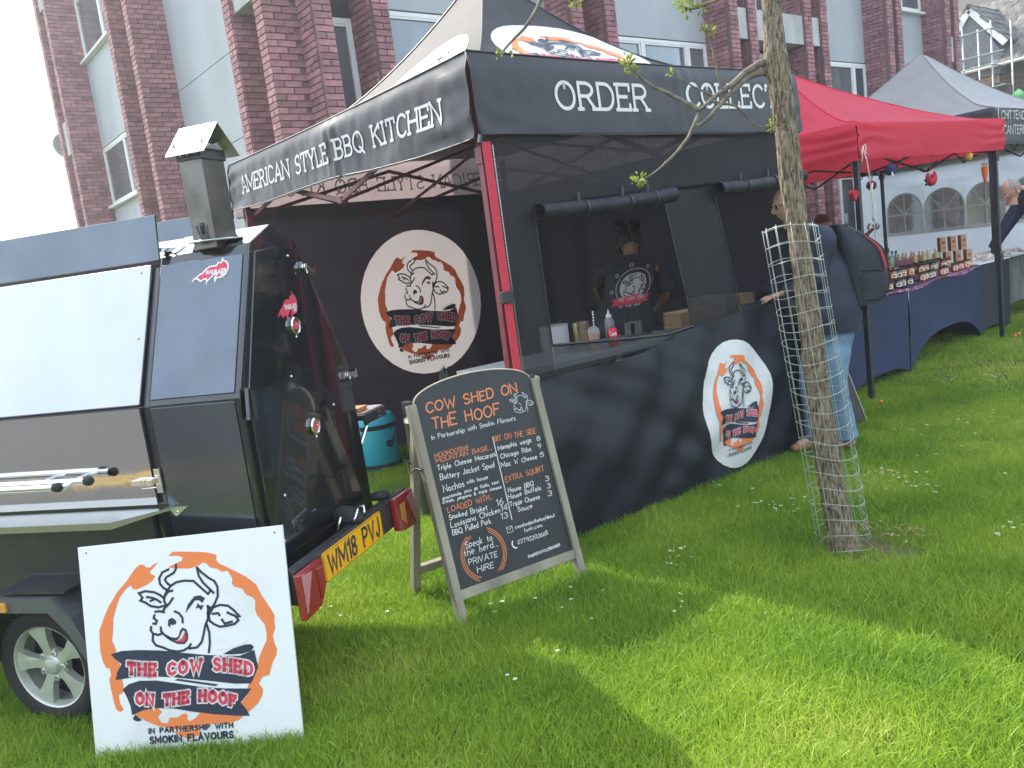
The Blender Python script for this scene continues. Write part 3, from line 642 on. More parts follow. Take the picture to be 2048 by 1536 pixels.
# ---------------------------------------------------------------- tree and its guard
TR = thing('young_tree', 'slim leaning street tree with ridged bark and yellow lichen inside a wire guard', 'tree', (3.43,2.02,0)); TRO = Vector((3.43,2.02,0))
bark = bpy.data.materials.new('bark'); bark.use_nodes = True; n = bark.node_tree; b = n.nodes['Principled BSDF']; b.inputs['Roughness'].default_value = .9
t = n.nodes.new('ShaderNodeTexCoord'); mp = n.nodes.new('ShaderNodeMapping'); mp.inputs['Scale'].default_value = (1,1,.22)
vo = n.nodes.new('ShaderNodeTexNoise'); vo.inputs['Scale'].default_value = 90; vo.inputs['Detail'].default_value = 6; vo.inputs['Distortion'].default_value = .6
n.links.new(t.outputs['Object'], mp.inputs[0]); n.links.new(mp.outputs[0], vo.inputs['Vector'])
r = n.nodes.new('ShaderNodeValToRGB'); r.color_ramp.elements[0].position = .36; r.color_ramp.elements[0].color = (.06,.042,.028,1); r.color_ramp.elements[1].position = .62; r.color_ramp.elements[1].color = (.30,.235,.16,1)
n.links.new(vo.outputs[0], r.inputs[0])
n2 = n.nodes.new('ShaderNodeTexNoise'); n2.inputs['Scale'].default_value = 60; n2.inputs['Detail'].default_value = 5; n.links.new(t.outputs['Object'], n2.inputs['Vector'])
r3 = n.nodes.new('ShaderNodeValToRGB'); r3.color_ramp.elements[0].position = .60; r3.color_ramp.elements[1].position = .72; n.links.new(n2.outputs[0], r3.inputs[0])
mxx = n.nodes.new('ShaderNodeMixRGB'); mxx.inputs[2].default_value = (.33,.29,.13,1); n.links.new(r3.outputs[0], mxx.inputs[0]); n.links.new(r.outputs[0], mxx.inputs[1]); n.links.new(mxx.outputs[0], b.inputs['Base Color'])
bp = n.nodes.new('ShaderNodeBump'); bp.inputs['Strength'].default_value = .9; bp.inputs['Distance'].default_value = .014; n.links.new(vo.outputs[0], bp.inputs['Height']); n.links.new(bp.outputs[0], b.inputs['Normal'])
import mathutils.noise as mn
tp = [(3.412,2.05,-.03,.078),(3.410,2.056,.04,.068),(3.384,2.076,.253,.060),(3.366,2.09,.541,.055),(3.352,2.10,.846,.050),(3.342,2.11,1.189,.048),(3.328,2.118,1.525,.046),(3.322,2.126,1.70,.050),(3.314,2.13,1.976,.048),(3.301,2.14,2.20,.052),(3.300,2.142,2.33,.043),(3.300,2.145,2.60,.038),(3.33,2.17,3.0,.036),(3.35,2.20,3.6,.032),(3.38,2.26,4.3,.025)]
tk = MB(); NS, NR = 40, 260; k0 = 0
def cr_(t, P):
    i = min(int(t), len(P)-2); f = t-i; p0, p1, p2, p3 = P[max(i-1,0)], P[i], P[i+1], P[min(i+2,len(P)-1)]
    return [.5*((2*b)+(-a+c)*f+(2*a-5*b+4*c-d)*f*f+(-a+3*b-3*c+d)*f**3) for a, b, c, d in zip(p0, p1, p2, p3)]
for i in range(NR+1):
    x, y, z, rd_ = cr_((len(tp)-1)*i/NR, tp)
    for j in range(NS):
        a = 2*pi*j/NS; q = Vector((cos(a)*5+sin(z*4)*.5, sin(a)*5, z*3.2)); f = mn.noise(q*1.5)
        f2 = abs(mn.noise(Vector((cos(a)*9, sin(a)*9, z*5))))
        rr_ = rd_*(1+.05*f-.22*max(0, .20-f2)/.20+.035*mn.noise(Vector((cos(a)*22, sin(a)*22, z*30))))
        if z < .12: rr_ *= 1+.25*(1-max(z,0)/.12)*(.5+.5*sin(a*3))
        tk.v.append((x+rr_*cos(a), y+rr_*sin(a), z))
for i in range(NR):
    for j in range(NS): tk.f.append((i*NS+j, i*NS+(j+1)%NS, (i+1)*NS+(j+1)%NS, (i+1)*NS+j)); tk.m.append(0)
tk.build('trunk', bark, TR, True).location = -TRO
leafm = mat('young_leaf', (.36,.42,.07), .5, trans=.45, island=.3, noise=.3, nscale=60)
twig = mat('twig_bark', (.20,.165,.12), .8, noise=.5, nscale=30, bump=.3)
def leaves(mb, c, r, k):
    for _ in range(k):
        d = Vector((random.gauss(0,1), random.gauss(0,1), random.gauss(0,1)+.3)).normalized(); p = Vector(c)+d*r*random.uniform(.1,1)
        a = d.cross(Vector((random.random(), random.random(), random.random()))).normalized(); l = random.uniform(.012,.026); w_ = l*.28; nn = d.cross(a)*.2*l
        mb.add([p, p+d*l*.5+a*w_+nn, p+d*l, p+d*l*.5-a*w_+nn, p+d*l*.5-nn], [(0,1,4),(1,2,4),(2,3,4),(3,0,4)])
def limb(name, pts, r, leafspots=()):
    b_ = MB(); P = [Vector(p) for p in pts]; out_ = []
    for i in range((len(P)-1)*5+1):
        q = cr_(i/5, [tuple(p)+(0,) for p in P]); out_.append(Vector(q[:3])+Vector((mn.noise(Vector(q[:3])*20), mn.noise(Vector(q[:3])*20+Vector((5,5,5))), mn.noise(Vector(q[:3])*20+Vector((9,3,1)))))*.006)
    n_ = len(out_); rad = [max(.0022, r*(1-.72*i/(n_-1))*(1+.18*mn.noise(out_[i]*60))) for i in range(n_)]
    b_.tube(out_, rad, 8); 
    for i in range(4, n_, 3): b_.tube([out_[i], out_[i]+Vector((random.uniform(-.012,.012), random.uniform(-.012,.012), random.uniform(-.005,.016)))], [rad[i]*.6, .001], 5)
    o = b_.build('limb', twig, TR, True); o.location = -TRO
    if leafspots:
        lm = MB()
        for c, rr_, k in leafspots: leaves(lm, c, rr_, k)
        lo = lm.build('leaves', leafm, o); lo['kind'] = 'stuff'
limb('limb', [(3.357,2.169,2.228),(3.234,2.188,2.218),(3.074,2.254,2.124),(2.975,2.310,2.053)], .022)
limb('limb', [(3.348,2.169,2.180),(3.206,2.197,2.180),(3.084,2.249,2.096),(2.989,2.291,2.011),(2.952,2.320,1.992)], .017)
limb('limb', [(2.975,2.310,2.053),(2.904,2.395,2.133),(2.829,2.471,2.209),(2.772,2.508,2.284)], .012, [((2.772,2.508,2.294),.035,60),((2.791,2.490,2.256),.02,16)])
limb('limb', [(2.975,2.310,2.053),(2.942,2.339,1.973),(2.857,2.376,1.879),(2.791,2.414,1.832),(2.735,2.461,1.794)], .009, [((2.721,2.466,1.794),.03,40)])
limb('limb', [(3.065,2.254,2.114),(3.051,2.273,2.256),(3.041,2.291,2.397),(3.027,2.301,2.444)], .006, [((3.051,2.273,2.369),.02,26),((3.027,2.301,2.463),.015,16),((3.018,2.301,2.388),.01,10)])
limb('limb', [(3.036,2.273,2.096),(2.961,2.320,2.152),(2.886,2.376,2.218)], .006, [((2.886,2.376,2.218),.008,6)])
limb('limb', [(3.018,2.282,2.077),(3.131,2.244,2.058),(3.206,2.207,1.973),(3.282,2.178,1.954)], .006, [((3.291,2.169,1.964),.032,44)])
limb('limb', [(3.395,2.197,2.680),(3.253,2.235,2.595),(3.112,2.291,2.501),(3.018,2.357,2.482)], .014, [((3.008,2.357,2.501),.05,90),((3.036,2.339,2.539),.03,30)])
limb('limb', [(3.414,2.216,2.822),(3.018,2.452,2.916),(2.640,2.659,2.727),(2.490,2.772,2.520),(2.357,2.848,2.388)], .016, [((2.357,2.848,2.397),.018,10),((2.414,2.810,2.397),.012,8)])
limb('limb', [(3.442,2.244,2.916),(3.018,2.471,3.057),(2.688,2.593,2.775),(2.640,2.640,2.577)], .012, [((2.640,2.640,2.567),.03,44)])
limb('limb', [(3.451,2.244,3.010),(3.866,1.980,3.057),(4.244,1.839,2.822),(4.291,1.745,2.558)], .014, [((4.262,1.754,2.577),.06,80),((4.319,1.773,2.539),.05,60),((4.196,1.792,2.633),.05,60)])
for i in range(14):     # the crown above the frame
    a = i*2.4; h = 3.2+i*.08; L_ = random.uniform(.7,1.3); d = Vector((cos(a), sin(a), .55)).normalized()
    p0 = Vector((3.36,2.22,h)); p1 = p0+d*L_*.5; p2 = p0+d*L_+Vector((0,0,.15))
    limb('limb', [p0, p1, p2], .012, [(p1+Vector((0,0,.03)), .12, 60), (p2, .14, 90)])
# guard
TG = thing('tree_guard', 'galvanised wire mesh cylinder guard around the leaning tree trunk', 'tree guard', (3.41,2.06,0)); GO_ = Vector((3.41,2.06,0))
wire = mat('galvanised_wire', (.50,.55,.50), .45, metal=.5, noise=.2, nscale=30)
def gpos(a, t, r=.117):
    ax = Vector((3.412,2.054,.02)).lerp(Vector((3.300,2.141,1.528)), t)
    return ax+Vector((cos(a)*r*(1+.03*sin(3*a+t*4)), sin(a)*r, .012*sin(2*a+t*7)))
for i in range(21):
    h_ = MB(); t = i/20*.985+.008; h_.tube([gpos(2*pi*j/32, t, .1185) for j in range(33)], .0013, 5, cap=False); h_.build('hoop', wire, TG, True).location = -GO_
for i in range(12):
    h_ = MB(); a = 2*pi*i/12+.1; h_.tube([gpos(a, j/12, .116) for j in range(13)], .0012, 5); h_.build('upright_wire', wire, TG, True).location = -GO_
h_ = MB()
for i in range(20):
    p = gpos(-.35, i/20*.985+.008, .119); h_.tube([p, p+Vector((.02,-.012,.008+random.uniform(0,.02))), p+Vector((.035,-.01,random.uniform(-.01,.03)))], .0011, 4)
h_.build('wire_tie', wire, TG, True).location = -GO_
CHALK=[('COW SHED ON', 0.082, 0.933, 0.568, 0.935, 0.0449, 1, 3), ('THE HOOF', 0.093, 0.857, 0.447, 0.85, 0.0506, 1, 3), ('In Partnership with Smokin Flavours', 0.075, 0.812, 0.521, 0.809, 0.0211, 0, 1), ('MOOHOOSIVE', 0.068, 0.731, 0.243, 0.729, 0.0194, 1, 1.3), ('MOUNTAIN BASE...', 0.068, 0.709, 0.357, 0.703, 0.0194, 1, 1.3), ('Triple Cheese Macaroni', 0.068, 0.674, 0.37, 0.668, 0.0226, 0, 1.3), ('Buttery Jacket Spud', 0.07, 0.63, 0.35, 0.623, 0.0242, 0, 1.3), ('Nachos', 0.071, 0.576, 0.177, 0.573, 0.0282, 0, 1.5), ('with house', 0.192, 0.582, 0.303, 0.578, 0.0164, 0, 1), ('guacamole, pico de Gallo, sour', 0.057, 0.544, 0.354, 0.546, 0.0144, 0, 0.9), ('cream, jalapeno & triple cheese', 0.053, 0.527, 0.359, 0.519, 0.0144, 0, 0.9), ('LOADED WITH...', 0.068, 0.483, 0.304, 0.483, 0.0241, 1, 1.3), ('Smoked Brisket', 0.066, 0.451, 0.262, 0.444, 0.0224, 0, 1.3), ('16', 0.315, 0.446, 0.349, 0.446, 0.0265, 0, 1.2), ('Louisiana Chicken', 0.065, 0.414, 0.323, 0.416, 0.024, 0, 1.3), ('14', 0.329, 0.417, 0.365, 0.416, 0.0249, 0, 1.2), ('BBQ Pulled Pork', 0.065, 0.382, 0.263, 0.381, 0.0224, 0, 1.3), ('13', 0.319, 0.382, 0.355, 0.381, 0.0249, 0, 1.2), ('Speak to', 0.111, 0.308, 0.249, 0.308, 0.0281, 0, 1.2), ('the herd...', 0.097, 0.276, 0.271, 0.274, 0.028, 0, 1.2), ('PRIVATE', 0.107, 0.232, 0.256, 0.229, 0.0256, 0, 1.1), ('HIRE', 0.14, 0.189, 0.225, 0.188, 0.0257, 0, 1.1), ('BIT ON THE SIDE', 0.384, 0.735, 0.614, 0.723, 0.0237, 1, 1.3), ('Memphis wings', 0.391, 0.691, 0.577, 0.688, 0.0211, 0, 1.3), ('8', 0.609, 0.685, 0.628, 0.685, 0.0209, 0, 1.2), ('Chicago Ribs', 0.394, 0.651, 0.565, 0.648, 0.0211, 0, 1.3), ('9', 0.604, 0.651, 0.621, 0.65, 0.0209, 0, 1.2), ("Mac 'n' Cheese", 0.386, 0.611, 0.586, 0.605, 0.0211, 0, 1.3), ('5', 0.605, 0.607, 0.625, 0.606, 0.0208, 0, 1.2), ('EXTRA SQUIRT', 0.389, 0.541, 0.609, 0.54, 0.0236, 1, 1.3), ('House BBQ', 0.39, 0.49, 0.532, 0.487, 0.021, 0, 1.3), ('3', 0.601, 0.489, 0.621, 0.488, 0.0216, 0, 1.3), ('House Buffalo', 0.383, 0.46, 0.565, 0.459, 0.021, 0, 1.3), ('3', 0.601, 0.456, 0.619, 0.455, 0.0216, 0, 1.3), ('Triple Cheese', 0.381, 0.425, 0.548, 0.42, 0.0209, 0, 1.3), ('3', 0.595, 0.419, 0.616, 0.418, 0.0215, 0, 1.3), ('Sauce', 0.415, 0.392, 0.495, 0.39, 0.0202, 0, 1.3), ('cowshedonthehoof@out', 0.38, 0.321, 0.604, 0.318, 0.0166, 0, 0.9), ('look.com', 0.424, 0.295, 0.523, 0.292, 0.0168, 0, 0.9), ('07792202668', 0.374, 0.249, 0.543, 0.248, 0.0183, 0, 0.9), ('BY@FREYATAYLORBOARDS', 0.411, 0.175, 0.593, 0.179, 0.0117, 0, 0.9)]
# ---------------------------------------------------------------- barbecue trailer
M['gloss'] = mat('gloss_black_paint', (.012,.013,.016), .12, coat=1, bump=.015, bscale=3, noise=.3, nscale=20)
M['skygloss'] = mat('black_gloss_sky_reflection', (.155,.175,.20), .16, metal=.9, bump=.012, bscale=3, noise=.15, nscale=5)  # black paint; the sky's reflection is put into its blue-grey metallic colour
M['satin'] = mat('satin_black_steel', (.03,.032,.036), .38, coat=.3, noise=.3, nscale=9)
M['mirror'] = mat('polished_stainless', (.62,.61,.59), .06, metal=1, bump=.10, bscale=2.2)
M['brush'] = mat('brushed_stainless', (.46,.47,.48), .24, metal=1, noise=.06, nscale=5)
M['chrome'] = mat('chrome', (.75,.75,.75), .1, metal=1)
M['rubber'] = mat('rubber', (.02,.02,.021), .75, bump=.2, bscale=90)
M['fender'] = mat('grey_fender_plastic', (.10,.105,.11), .35, noise=.2, nscale=12)
M['alloy'] = mat('alloy_wheel', (.60,.62,.55), .4, metal=.5, noise=.12, nscale=14)
M['lens'] = mat('red_lens', (.28,.012,.02), .2, coat=1); M['amber'] = mat('amber_lens', (.62,.28,.05), .2, coat=1)
TRL = thing('barbecue_trailer', 'black and stainless steel barbecue smoker trailer with chimney and yellow number plate', 'trailer', TO)
def tb(mb, name, mt, par=None, **k):
    o = mb.build(name, mt, par or TRL, **k)
    if par is None: o.location = -TO
    return o
SEC = [(0,.50),(0,1.18),(.221,1.714),(.385,1.787),(.55,1.714),(.84,1.15),(.86,.50)]
b_ = MB(); b_.prism(SEC, lambda v, z, h: TL(h, v, z), 0, .384); tb(b_, 'rear_cabinet', M['gloss'], bevel=.006)
b_ = MB(); b_.prism([(v*.985+.006, z-.004) for v, z in SEC], lambda v, z, h: TL(h, v, z), .3845, 2.5); tb(b_, 'body', M['gloss'], bevel=.004)
sl_ = Vector((.221,.534)).normalized()
def skin(u, s, h):      # on the leaning upper side; s = distance up the slope from the knee, h = off the surface
    v = sl_.x*s-sl_.y*h; z = 1.18+sl_.y*s+sl_.x*h; return TL(u, v, z)
def slab(mb, u0, u1, s0, s1, h0, h1):
    mb.add([skin(u, s, h) for u in (u0,u1) for s in (s0,s1) for h in (h0,h1)], [(0,1,3,2),(4,6,7,5),(0,4,5,1),(2,3,7,6),(0,2,6,4),(1,5,7,3)])
b_ = MB(); slab(b_, .415, 2.45, .004, .545, .0, .012); tb(b_, 'upper_lid', M['brush'], bevel=.003)
b_ = MB(); b_.add([TL(u, v, z) for u in (.415,2.45) for v in (-.012,.0) for z in (.815,1.176)], [(0,1,3,2),(4,6,7,5),(0,4,5,1),(2,3,7,6),(0,2,6,4),(1,5,7,3)]); tb(b_, 'lower_lid', M['mirror'])
b_ = MB(); slab(b_, .02, .372, .02, .54, .0, .006); tb(b_, 'side_panel', M['skygloss'], bevel=.002)
b_ = MB()
for (u, s) in ((.445,.26),(.46,.52)): b_.lathe([(.006,.012),(.006,.016),(.0001,.018)], n=8, M=Matrix.Identity(3)); b_.v[-24:] = [tuple(skin(u+p[0], s+p[1], p[2])) for p in [tuple(q) for q in b_.v[-24:]]]
tb(b_, 'rivet', M['chrome'])
b_ = MB(); b_.add([TL(u, v, z) for u in (.02,.372) for v in (-.006,.0) for z in (.52,1.172)], [(0,1,3,2),(4,6,7,5),(0,4,5,1),(2,3,7,6),(0,2,6,4),(1,5,7,3)]); tb(b_, 'side_panel', M['skygloss'], bevel=.002)
b_ = MB(); b_.add([TL(u, v, z) for u in (.366,2.5) for v, z in ((.185,1.70),(.205,1.868),(.215,1.868),(.195,1.70))], [(0,1,2,3),(4,5,6,7),(0,1,5,4),(1,2,6,5),(2,3,7,6),(0,3,7,4)]); tb(b_, 'raised_flap', M['skygloss'], bevel=.002)
b_ = MB(); b_.add([TL(u, v, z) for u in (.34,2.5) for v, z in ((.58,1.66),(.60,1.885),(.61,1.885),(.59,1.66))], [(0,1,2,3),(4,5,6,7),(0,1,5,4),(1,2,6,5),(2,3,7,6),(0,3,7,4)]); tb(b_, 'raised_flap', M['skygloss'], bevel=.002)
b_ = MB(); b_.add([TL(.36,v,z) for v, z in ((.20,1.73),(.60,1.73),(.60,1.745),(.20,1.745))]+[TL(.40,v,z) for v, z in ((.20,1.73),(.60,1.73),(.60,1.745),(.20,1.745))], [(0,1,2,3),(4,5,6,7),(0,1,5,4),(1,2,6,5),(2,3,7,6),(0,3,7,4)]); b_.tube([TL(.33,.22,1.72), TL(.30,.45,1.80)], .007, 6); tb(b_, 'flap_stay', M['chrome'])
# rear door with seam, hinges, latches, gauges
DR = [(.035,.56),(.035,1.17),(.232,1.685),(.385,1.70),(.535,1.685),(.80,1.14),(.82,.56)]
b_ = MB(); b_.prism(DR, lambda v, z, h: TL(h, v, z), -.014, 0); dr = tb(b_, 'rear_door', M['gloss'], bevel=.003)
b_ = MB(); b_.prism([(.0,1.10),(.045,1.10),(.05,1.19),(.02,1.21)], lambda v, z, h: TL(h, v, z), -.028, -.014); b_.tube([TL(-.03,.03,1.1), TL(-.03,.035,1.2)], .009, 8); tb(b_, 'hinge', M['gloss'])
b_ = MB(); b_.tube([TL(-.026,.0,.62), TL(-.026,.03,.70)], .009, 8); tb(b_, 'hinge', M['gloss'])
def rface(v, z, h=0): return TL(-.0145-h, v, z)
for (v, z, a) in ((.565,1.60,-.5),(.785,1.13,-.12)):
    b_ = MB(); b_.box(TL(-.022,v,z), (.012,.09,.028), M=Matrix.Rotation(math.atan2(V.y,V.x)-pi/2,3,'Z') @ Matrix.Rotation(a,3,'X')); b_.box(TL(-.036,v-.005,z+.004), (.012,.055,.016), M=Matrix.Rotation(math.atan2(V.y,V.x)-pi/2,3,'Z') @ Matrix.Rotation(a,3,'X'))
    b_.tube([TL(-.03,v+.02,z+.014), TL(-.04,v-.03,z+.014), TL(-.04,v-.03,z-.012), TL(-.03,v+.02,z-.012)], .003, 6); b_.box(TL(-.02,v+.055,z), (.018,.02,.036), M=Matrix.Rotation(math.atan2(V.y,V.x)-pi/2,3,'Z')); tb(b_, 'latch', M['chrome'])
RM = Matrix((tuple(V), (0,0,1), tuple(-U))).transposed()     # local xyz -> along door, up, out
for (v, z) in ((.408,1.389),(.431,.98)):
    b_ = MB(); b_.lathe([(.034,0),(.036,.012),(.030,.016),(.029,.012)], TL(-.0145,v,z), 24, 0, RM); g_ = tb(b_, 'gauge', [M['chrome']], smooth=True, auto=30)
    b_ = MB(); b_.lathe([(.0001,.011),(.0295,.0112)], TL(-.0145,v,z), 24, 0, RM); b_.lathe([(.0001,.0125),(.018,.0122)], TL(-.0145,v,z), 20, 1, RM); b_.box(TL(-.0285,v+.004,z+.004),(.002,.024,.004),mi=0)
    o = b_.build('dial', [M['white'], M['red']], g_)
b_ = MB()
for (v, z) in ((.415,1.345),(.44,.935),(.45,1.66),(.33,1.20),(.10,.62),(.15,.78),(.62,1.03)): b_.lathe([(.006,0),(.006,.003),(.0001,.006)], TL(-.0145,v,z), 8, 0, RM)
tb(b_, 'bolt', M['chrome'])
FL = [(0,0),(.10,.15),(.21,.27),(.265,.285),(.36,.44),(.47,.53),(.66,.53),(.695,.64),(.79,.625),(.807,.78),(.842,.69),(.92,.64),(.983,.48),(.974,.30),(.92,.145),(.85,.065),(.78,.05),(.665,.035),(.64,-.09),(.62,.035),(.71,.22),(.585,.175),(.48,.035),(.42,-.045),(.402,-.17),(.402,.05),(.34,.065),(.237,-.015),(.158,.095),(.06,.125)]
FL = [(a, b*1.15+.2) for a, b in FL]
def flame(par, fn, x, y, wd, ht, tilt, back):
    b_ = MB(); ct, st = cos(tilt), sin(tilt)
    T = lambda px, py: (x+(px-.5)*wd*ct-(py-.45)*ht*st, y+(px-.5)*wd*st+(py-.45)*ht*ct)
    f2 = lambda a, b, h: fn(a, b, h)
    decal(b_, ribbon([T(*p) for p in FL+FL[:1]], wd*.035), f2, .0015, 0); decal(b_, [[T(*p) for p in FL]], f2, .001, 1)
    for s, a, c, d, hh, w_ in (('TRAILBLAZER',.36,.93,.47,.15,.020),('BBQ',.78,.91,.34,.10,.014)):
        p, q = T(a, d), T(c, d); lay(b_, s, p[0], p[1], q[0], q[1], hh*ht, w_*wd, f2, .002, 2)
    return tb(b_, 'flame_sticker', [back, M['red'], M['white']])
flame(TRL, lambda a, b, h: skin(-a, b, h+.006), -.15, .475, .155, .085, .0, M['white'])
flame(TRL, lambda a, b, h: TL(-.0145-h, a, b), .385, 1.455, .155, .10, .0, M['red'])
# front latch, handles, shelf
b_ = MB(); b_.add([TL(u, v, z) for u in (.375,.40) for v in (-.018,-.008) for z in (.86,.95)], [(0,1,3,2),(4,6,7,5),(0,4,5,1),(2,3,7,6),(0,2,6,4),(1,5,7,3)])
b_.add([TL(u, v, z) for u in (.40,.49) for v in (-.036,-.014) for z in (.895,.915)], [(0,1,3,2),(4,6,7,5),(0,4,5,1),(2,3,7,6),(0,2,6,4),(1,5,7,3)]); b_.tube([TL(.39,-.03,.92), TL(.44,-.045,.92), TL(.44,-.045,.885), TL(.39,-.03,.885)], .003, 6); tb(b_, 'latch', M['chrome'], bevel=.002)
for (ue, vv, zz) in ((.64,-.075,.935),(.735,-.125,.93)):
    b_ = MB(); b_.tube([TL(ue,vv,zz), TL(2.45,vv,zz+.01)], .013, 12); hd = tb(b_, 'handle', M['chrome'], smooth=True, auto=40)
    b_ = MB(); b_.lathe([(.0001,-.012),(.014,-.008),(.018,0),(.016,.02),(.0001,.022)], TL(ue-.005,vv,zz), 14, 0, Matrix((tuple(V), (0,0,1), tuple(U))).transposed()); b_.build('knob', M['rubber'], hd, True)
b_ = MB()
for u_ in (.71,.86,2.2): b_.tube([TL(u_,-.01,.94), TL(u_,-.075,.936), TL(u_,-.125,.93)], .009, 8)
tb(b_, 'handle_bracket', M['chrome'], smooth=True)
b_ = MB(); b_.add([TL(*p) for p in ((.33,-.014,.806),(2.5,-.014,.806),(2.5,-.165,.800),(.50,-.165,.800),(.33,-.014,.80),(2.5,-.014,.80),(2.5,-.165,.775),(.50,-.165,.775),(.50,-.160,.775),(2.5,-.160,.775))], [(0,1,2,3),(3,2,6,7),(7,6,9,8),(0,3,7,4)]); tb(b_, 'shelf', M['brush'])
b_ = MB(); b_.prism([(.29,.80),(.37,.805),(.345,.765)], lambda u, z, h: TL(u, h, z), -.012, -.006); b_.lathe([(.005,0),(.0001,.003)], TL(.335,-.012,.785), 8, 0, Matrix((tuple(U), (0,0,1), tuple(-V))).transposed()); tb(b_, 'gusset', M['chrome'])
# chassis, wheel, fender
b_ = MB(); b_.add([TL(u, v, z) for u in (.0,2.6) for v in (.03,.83) for z in (.42,.52)], [(0,1,3,2),(4,6,7,5),(0,4,5,1),(2,3,7,6),(0,2,6,4),(1,5,7,3)]); b_.add([TL(u, v, z) for u in (.45,2.6) for v in (-.01,.02) for z in (.50,.79)], [(0,1,3,2),(4,6,7,5),(0,4,5,1),(2,3,7,6),(0,2,6,4),(1,5,7,3)]); b_.tube([TL(.93,-.08,.24), TL(.93,.9,.24)], .025, 8)
tb(b_, 'chassis', M['satin'])
WM_ = Matrix((tuple(-U), (0,0,1), tuple(-V))).transposed(); WC = TL(.955,-.08,.225)
for wc in (WC, TL(.955,.86,.225)):
    b_ = MB(); b_.lathe([(.165,-.11),(.205,-.115),(.226,-.10),(.232,-.05),(.232,.03),(.226,.05),(.205,.058),(.175,.055),(.163,.045)], wc, 56, 0, WM_, cap=False)
    for k in range(56):
        a = 2*pi*k/56
        for zz in (-.07,-.03,.015): b_.box(wc+WM_ @ Vector((cos(a)*.233, sin(a)*.233, zz)), (.02,.02,.03), M=WM_ @ Matrix.Rotation(a,3,'Z'))
    wl = tb(b_, 'wheel', M['rubber'], smooth=True, auto=35)
    b_ = MB(); b_.lathe([(.150,.02),(.160,.046),(.166,.050),(.168,.044),(.162,.0),(.155,-.09)], wc, 48, 0, WM_, cap=False)
    b_.lathe([(.0001,-.02),(.155,-.04)], wc, 30, 1, WM_)
    for k in range(5):
        a = 2*pi*k/5+pi/2+.2; R2 = Matrix.Rotation(a, 3, 'Z')
        pts = [(.03,-.022),(.07,-.019),(.11,-.026),(.155,-.045),(.161,0),(.155,.045),(.11,.026),(.07,.019),(.03,.022)]
        b_.prism(pts, lambda x, y, h: wc+WM_ @ (R2 @ Vector((x, y, h-.02*(1-x/.16)*0+.012*max(0,(x-.05)/.11)))), .0, .03)
        a2 = a+pi/5; b_.lathe([(.013,.018),(.013,.034),(.009,.036),(.009,.02)], wc+WM_ @ Vector((cos(a2)*.052, sin(a2)*.052, 0)), 12, 0, WM_); b_.lathe([(.0001,.024),(.009,.024)], wc+WM_ @ Vector((cos(a2)*.052, sin(a2)*.052, 0)), 10, 1, WM_)
    b_.lathe([(.064,.0),(.064,.022),(.040,.030),(.034,.036),(.030,.044),(.015,.049),(.0001,.050)], wc, 30, 0, WM_, cap=False)
    b_.build('rim', [M['alloy'], M['dark']], wl, True, auto=32)
fp = [(.62,.20),(.64,.30),(.72,.46),(.80,.535),(1.08,.535),(1.17,.47),(1.26,.30),(1.28,.20)]
fq = [(u_+(.955-u_)*.13, z-(.055 if .7 < u_ < 1.2 else .02)) for u_, z in fp]
b_ = MB(); nn = len(fp)
for vv in (-.20,): 
    b_.add([TL(u_, -.205, z) for u_, z in fp]+[TL(u_, -.205, z) for u_, z in fq], [(i, i+1, nn+i+1, nn+i) for i in range(nn-1)])
    b_.add([TL(u_, -.205, z) for u_, z in fp]+[TL(u_, .03, z+.01) for u_, z in fp], [(i, i+1, nn+i+1, nn+i) for i in range(nn-1)])
    b_.add([TL(u_, -.203, z) for u_, z in fq]+[TL(u_, .03, z+.04) for u_, z in fp], [(i, i+1, nn+i+1, nn+i) for i in range(nn-1)])
tb(b_, 'fender', M['fender'], bevel=.006)
b_ = MB(); b_.add([TL(u_, v, z) for u_ in (.74,1.05) for v in (-.19,-.02) for z in (.548,.556)], [(0,1,3,2),(4,6,7,5),(0,4,5,1),(2,3,7,6),(0,2,6,4),(1,5,7,3)]); tb(b_, 'fender_rail', M['satin'])
b_ = MB(); b_.add([TL(u_, v, z) for u_ in (1.0,1.05) for v in (-.216,-.205) for z in (.487,.522)], [(0,1,3,2),(4,6,7,5),(0,4,5,1),(2,3,7,6),(0,2,6,4),(1,5,7,3)]); tb(b_, 'side_reflector', M['amber'], bevel=.002)
# number plate, bar and lamps
def rbox(u0, u1, v0, v1, z0, z1): return [TL(u_, v, z) for u_ in (u0,u1) for v in (v0,v1) for z in (z0,z1)], [(0,1,3,2),(4,6,7,5),(0,4,5,1),(2,3,7,6),(0,2,6,4),(1,5,7,3)]
b_ = MB(); b_.add(*rbox(-.135,-.09,-.06,.94,.435,.565)); b_.add(*rbox(-.09,.1,.2,.25,.44,.50)); b_.add(*rbox(-.09,.1,.65,.70,.44,.50)); bar = tb(b_, 'light_bar', M['satin'], bevel=.006)
b_ = MB(); b_.prism([(.130+.008,.440),(.64-.008,.440),(.64,.448),(.64,.545),(.632,.553),(.138,.553),(.130,.545),(.130,.448)], lambda v, z, h: TL(h, v, z), -.142, -.136)
npl = tb(b_, 'number_plate', mat('plate_yellow', (.90,.42,.002), .35, coat=.5), bevel=.001)
b_ = MB(); lay(b_, 'WM18 PVJ', .165, .460, .605, .460, .074, .0135, lambda a, b, h: TL(-.142-h, a, b), .001, 0, GO, .24, cut=.2); decal(b_, ribbon([(.135,.443),(.635,.443),(.635,.550),(.135,.550),(.135,.443)], .002), lambda a, b, h: TL(-.142-h, a, b), .0008)
decal(b_, ribbon([(.30,.449),(.34,.449)], .002)+ribbon([(.585,.452),(.60,.452)], .003), lambda a, b, h: TL(-.142-h, a, b), .0008); b_.build('plate_lettering', M['dark'], npl)
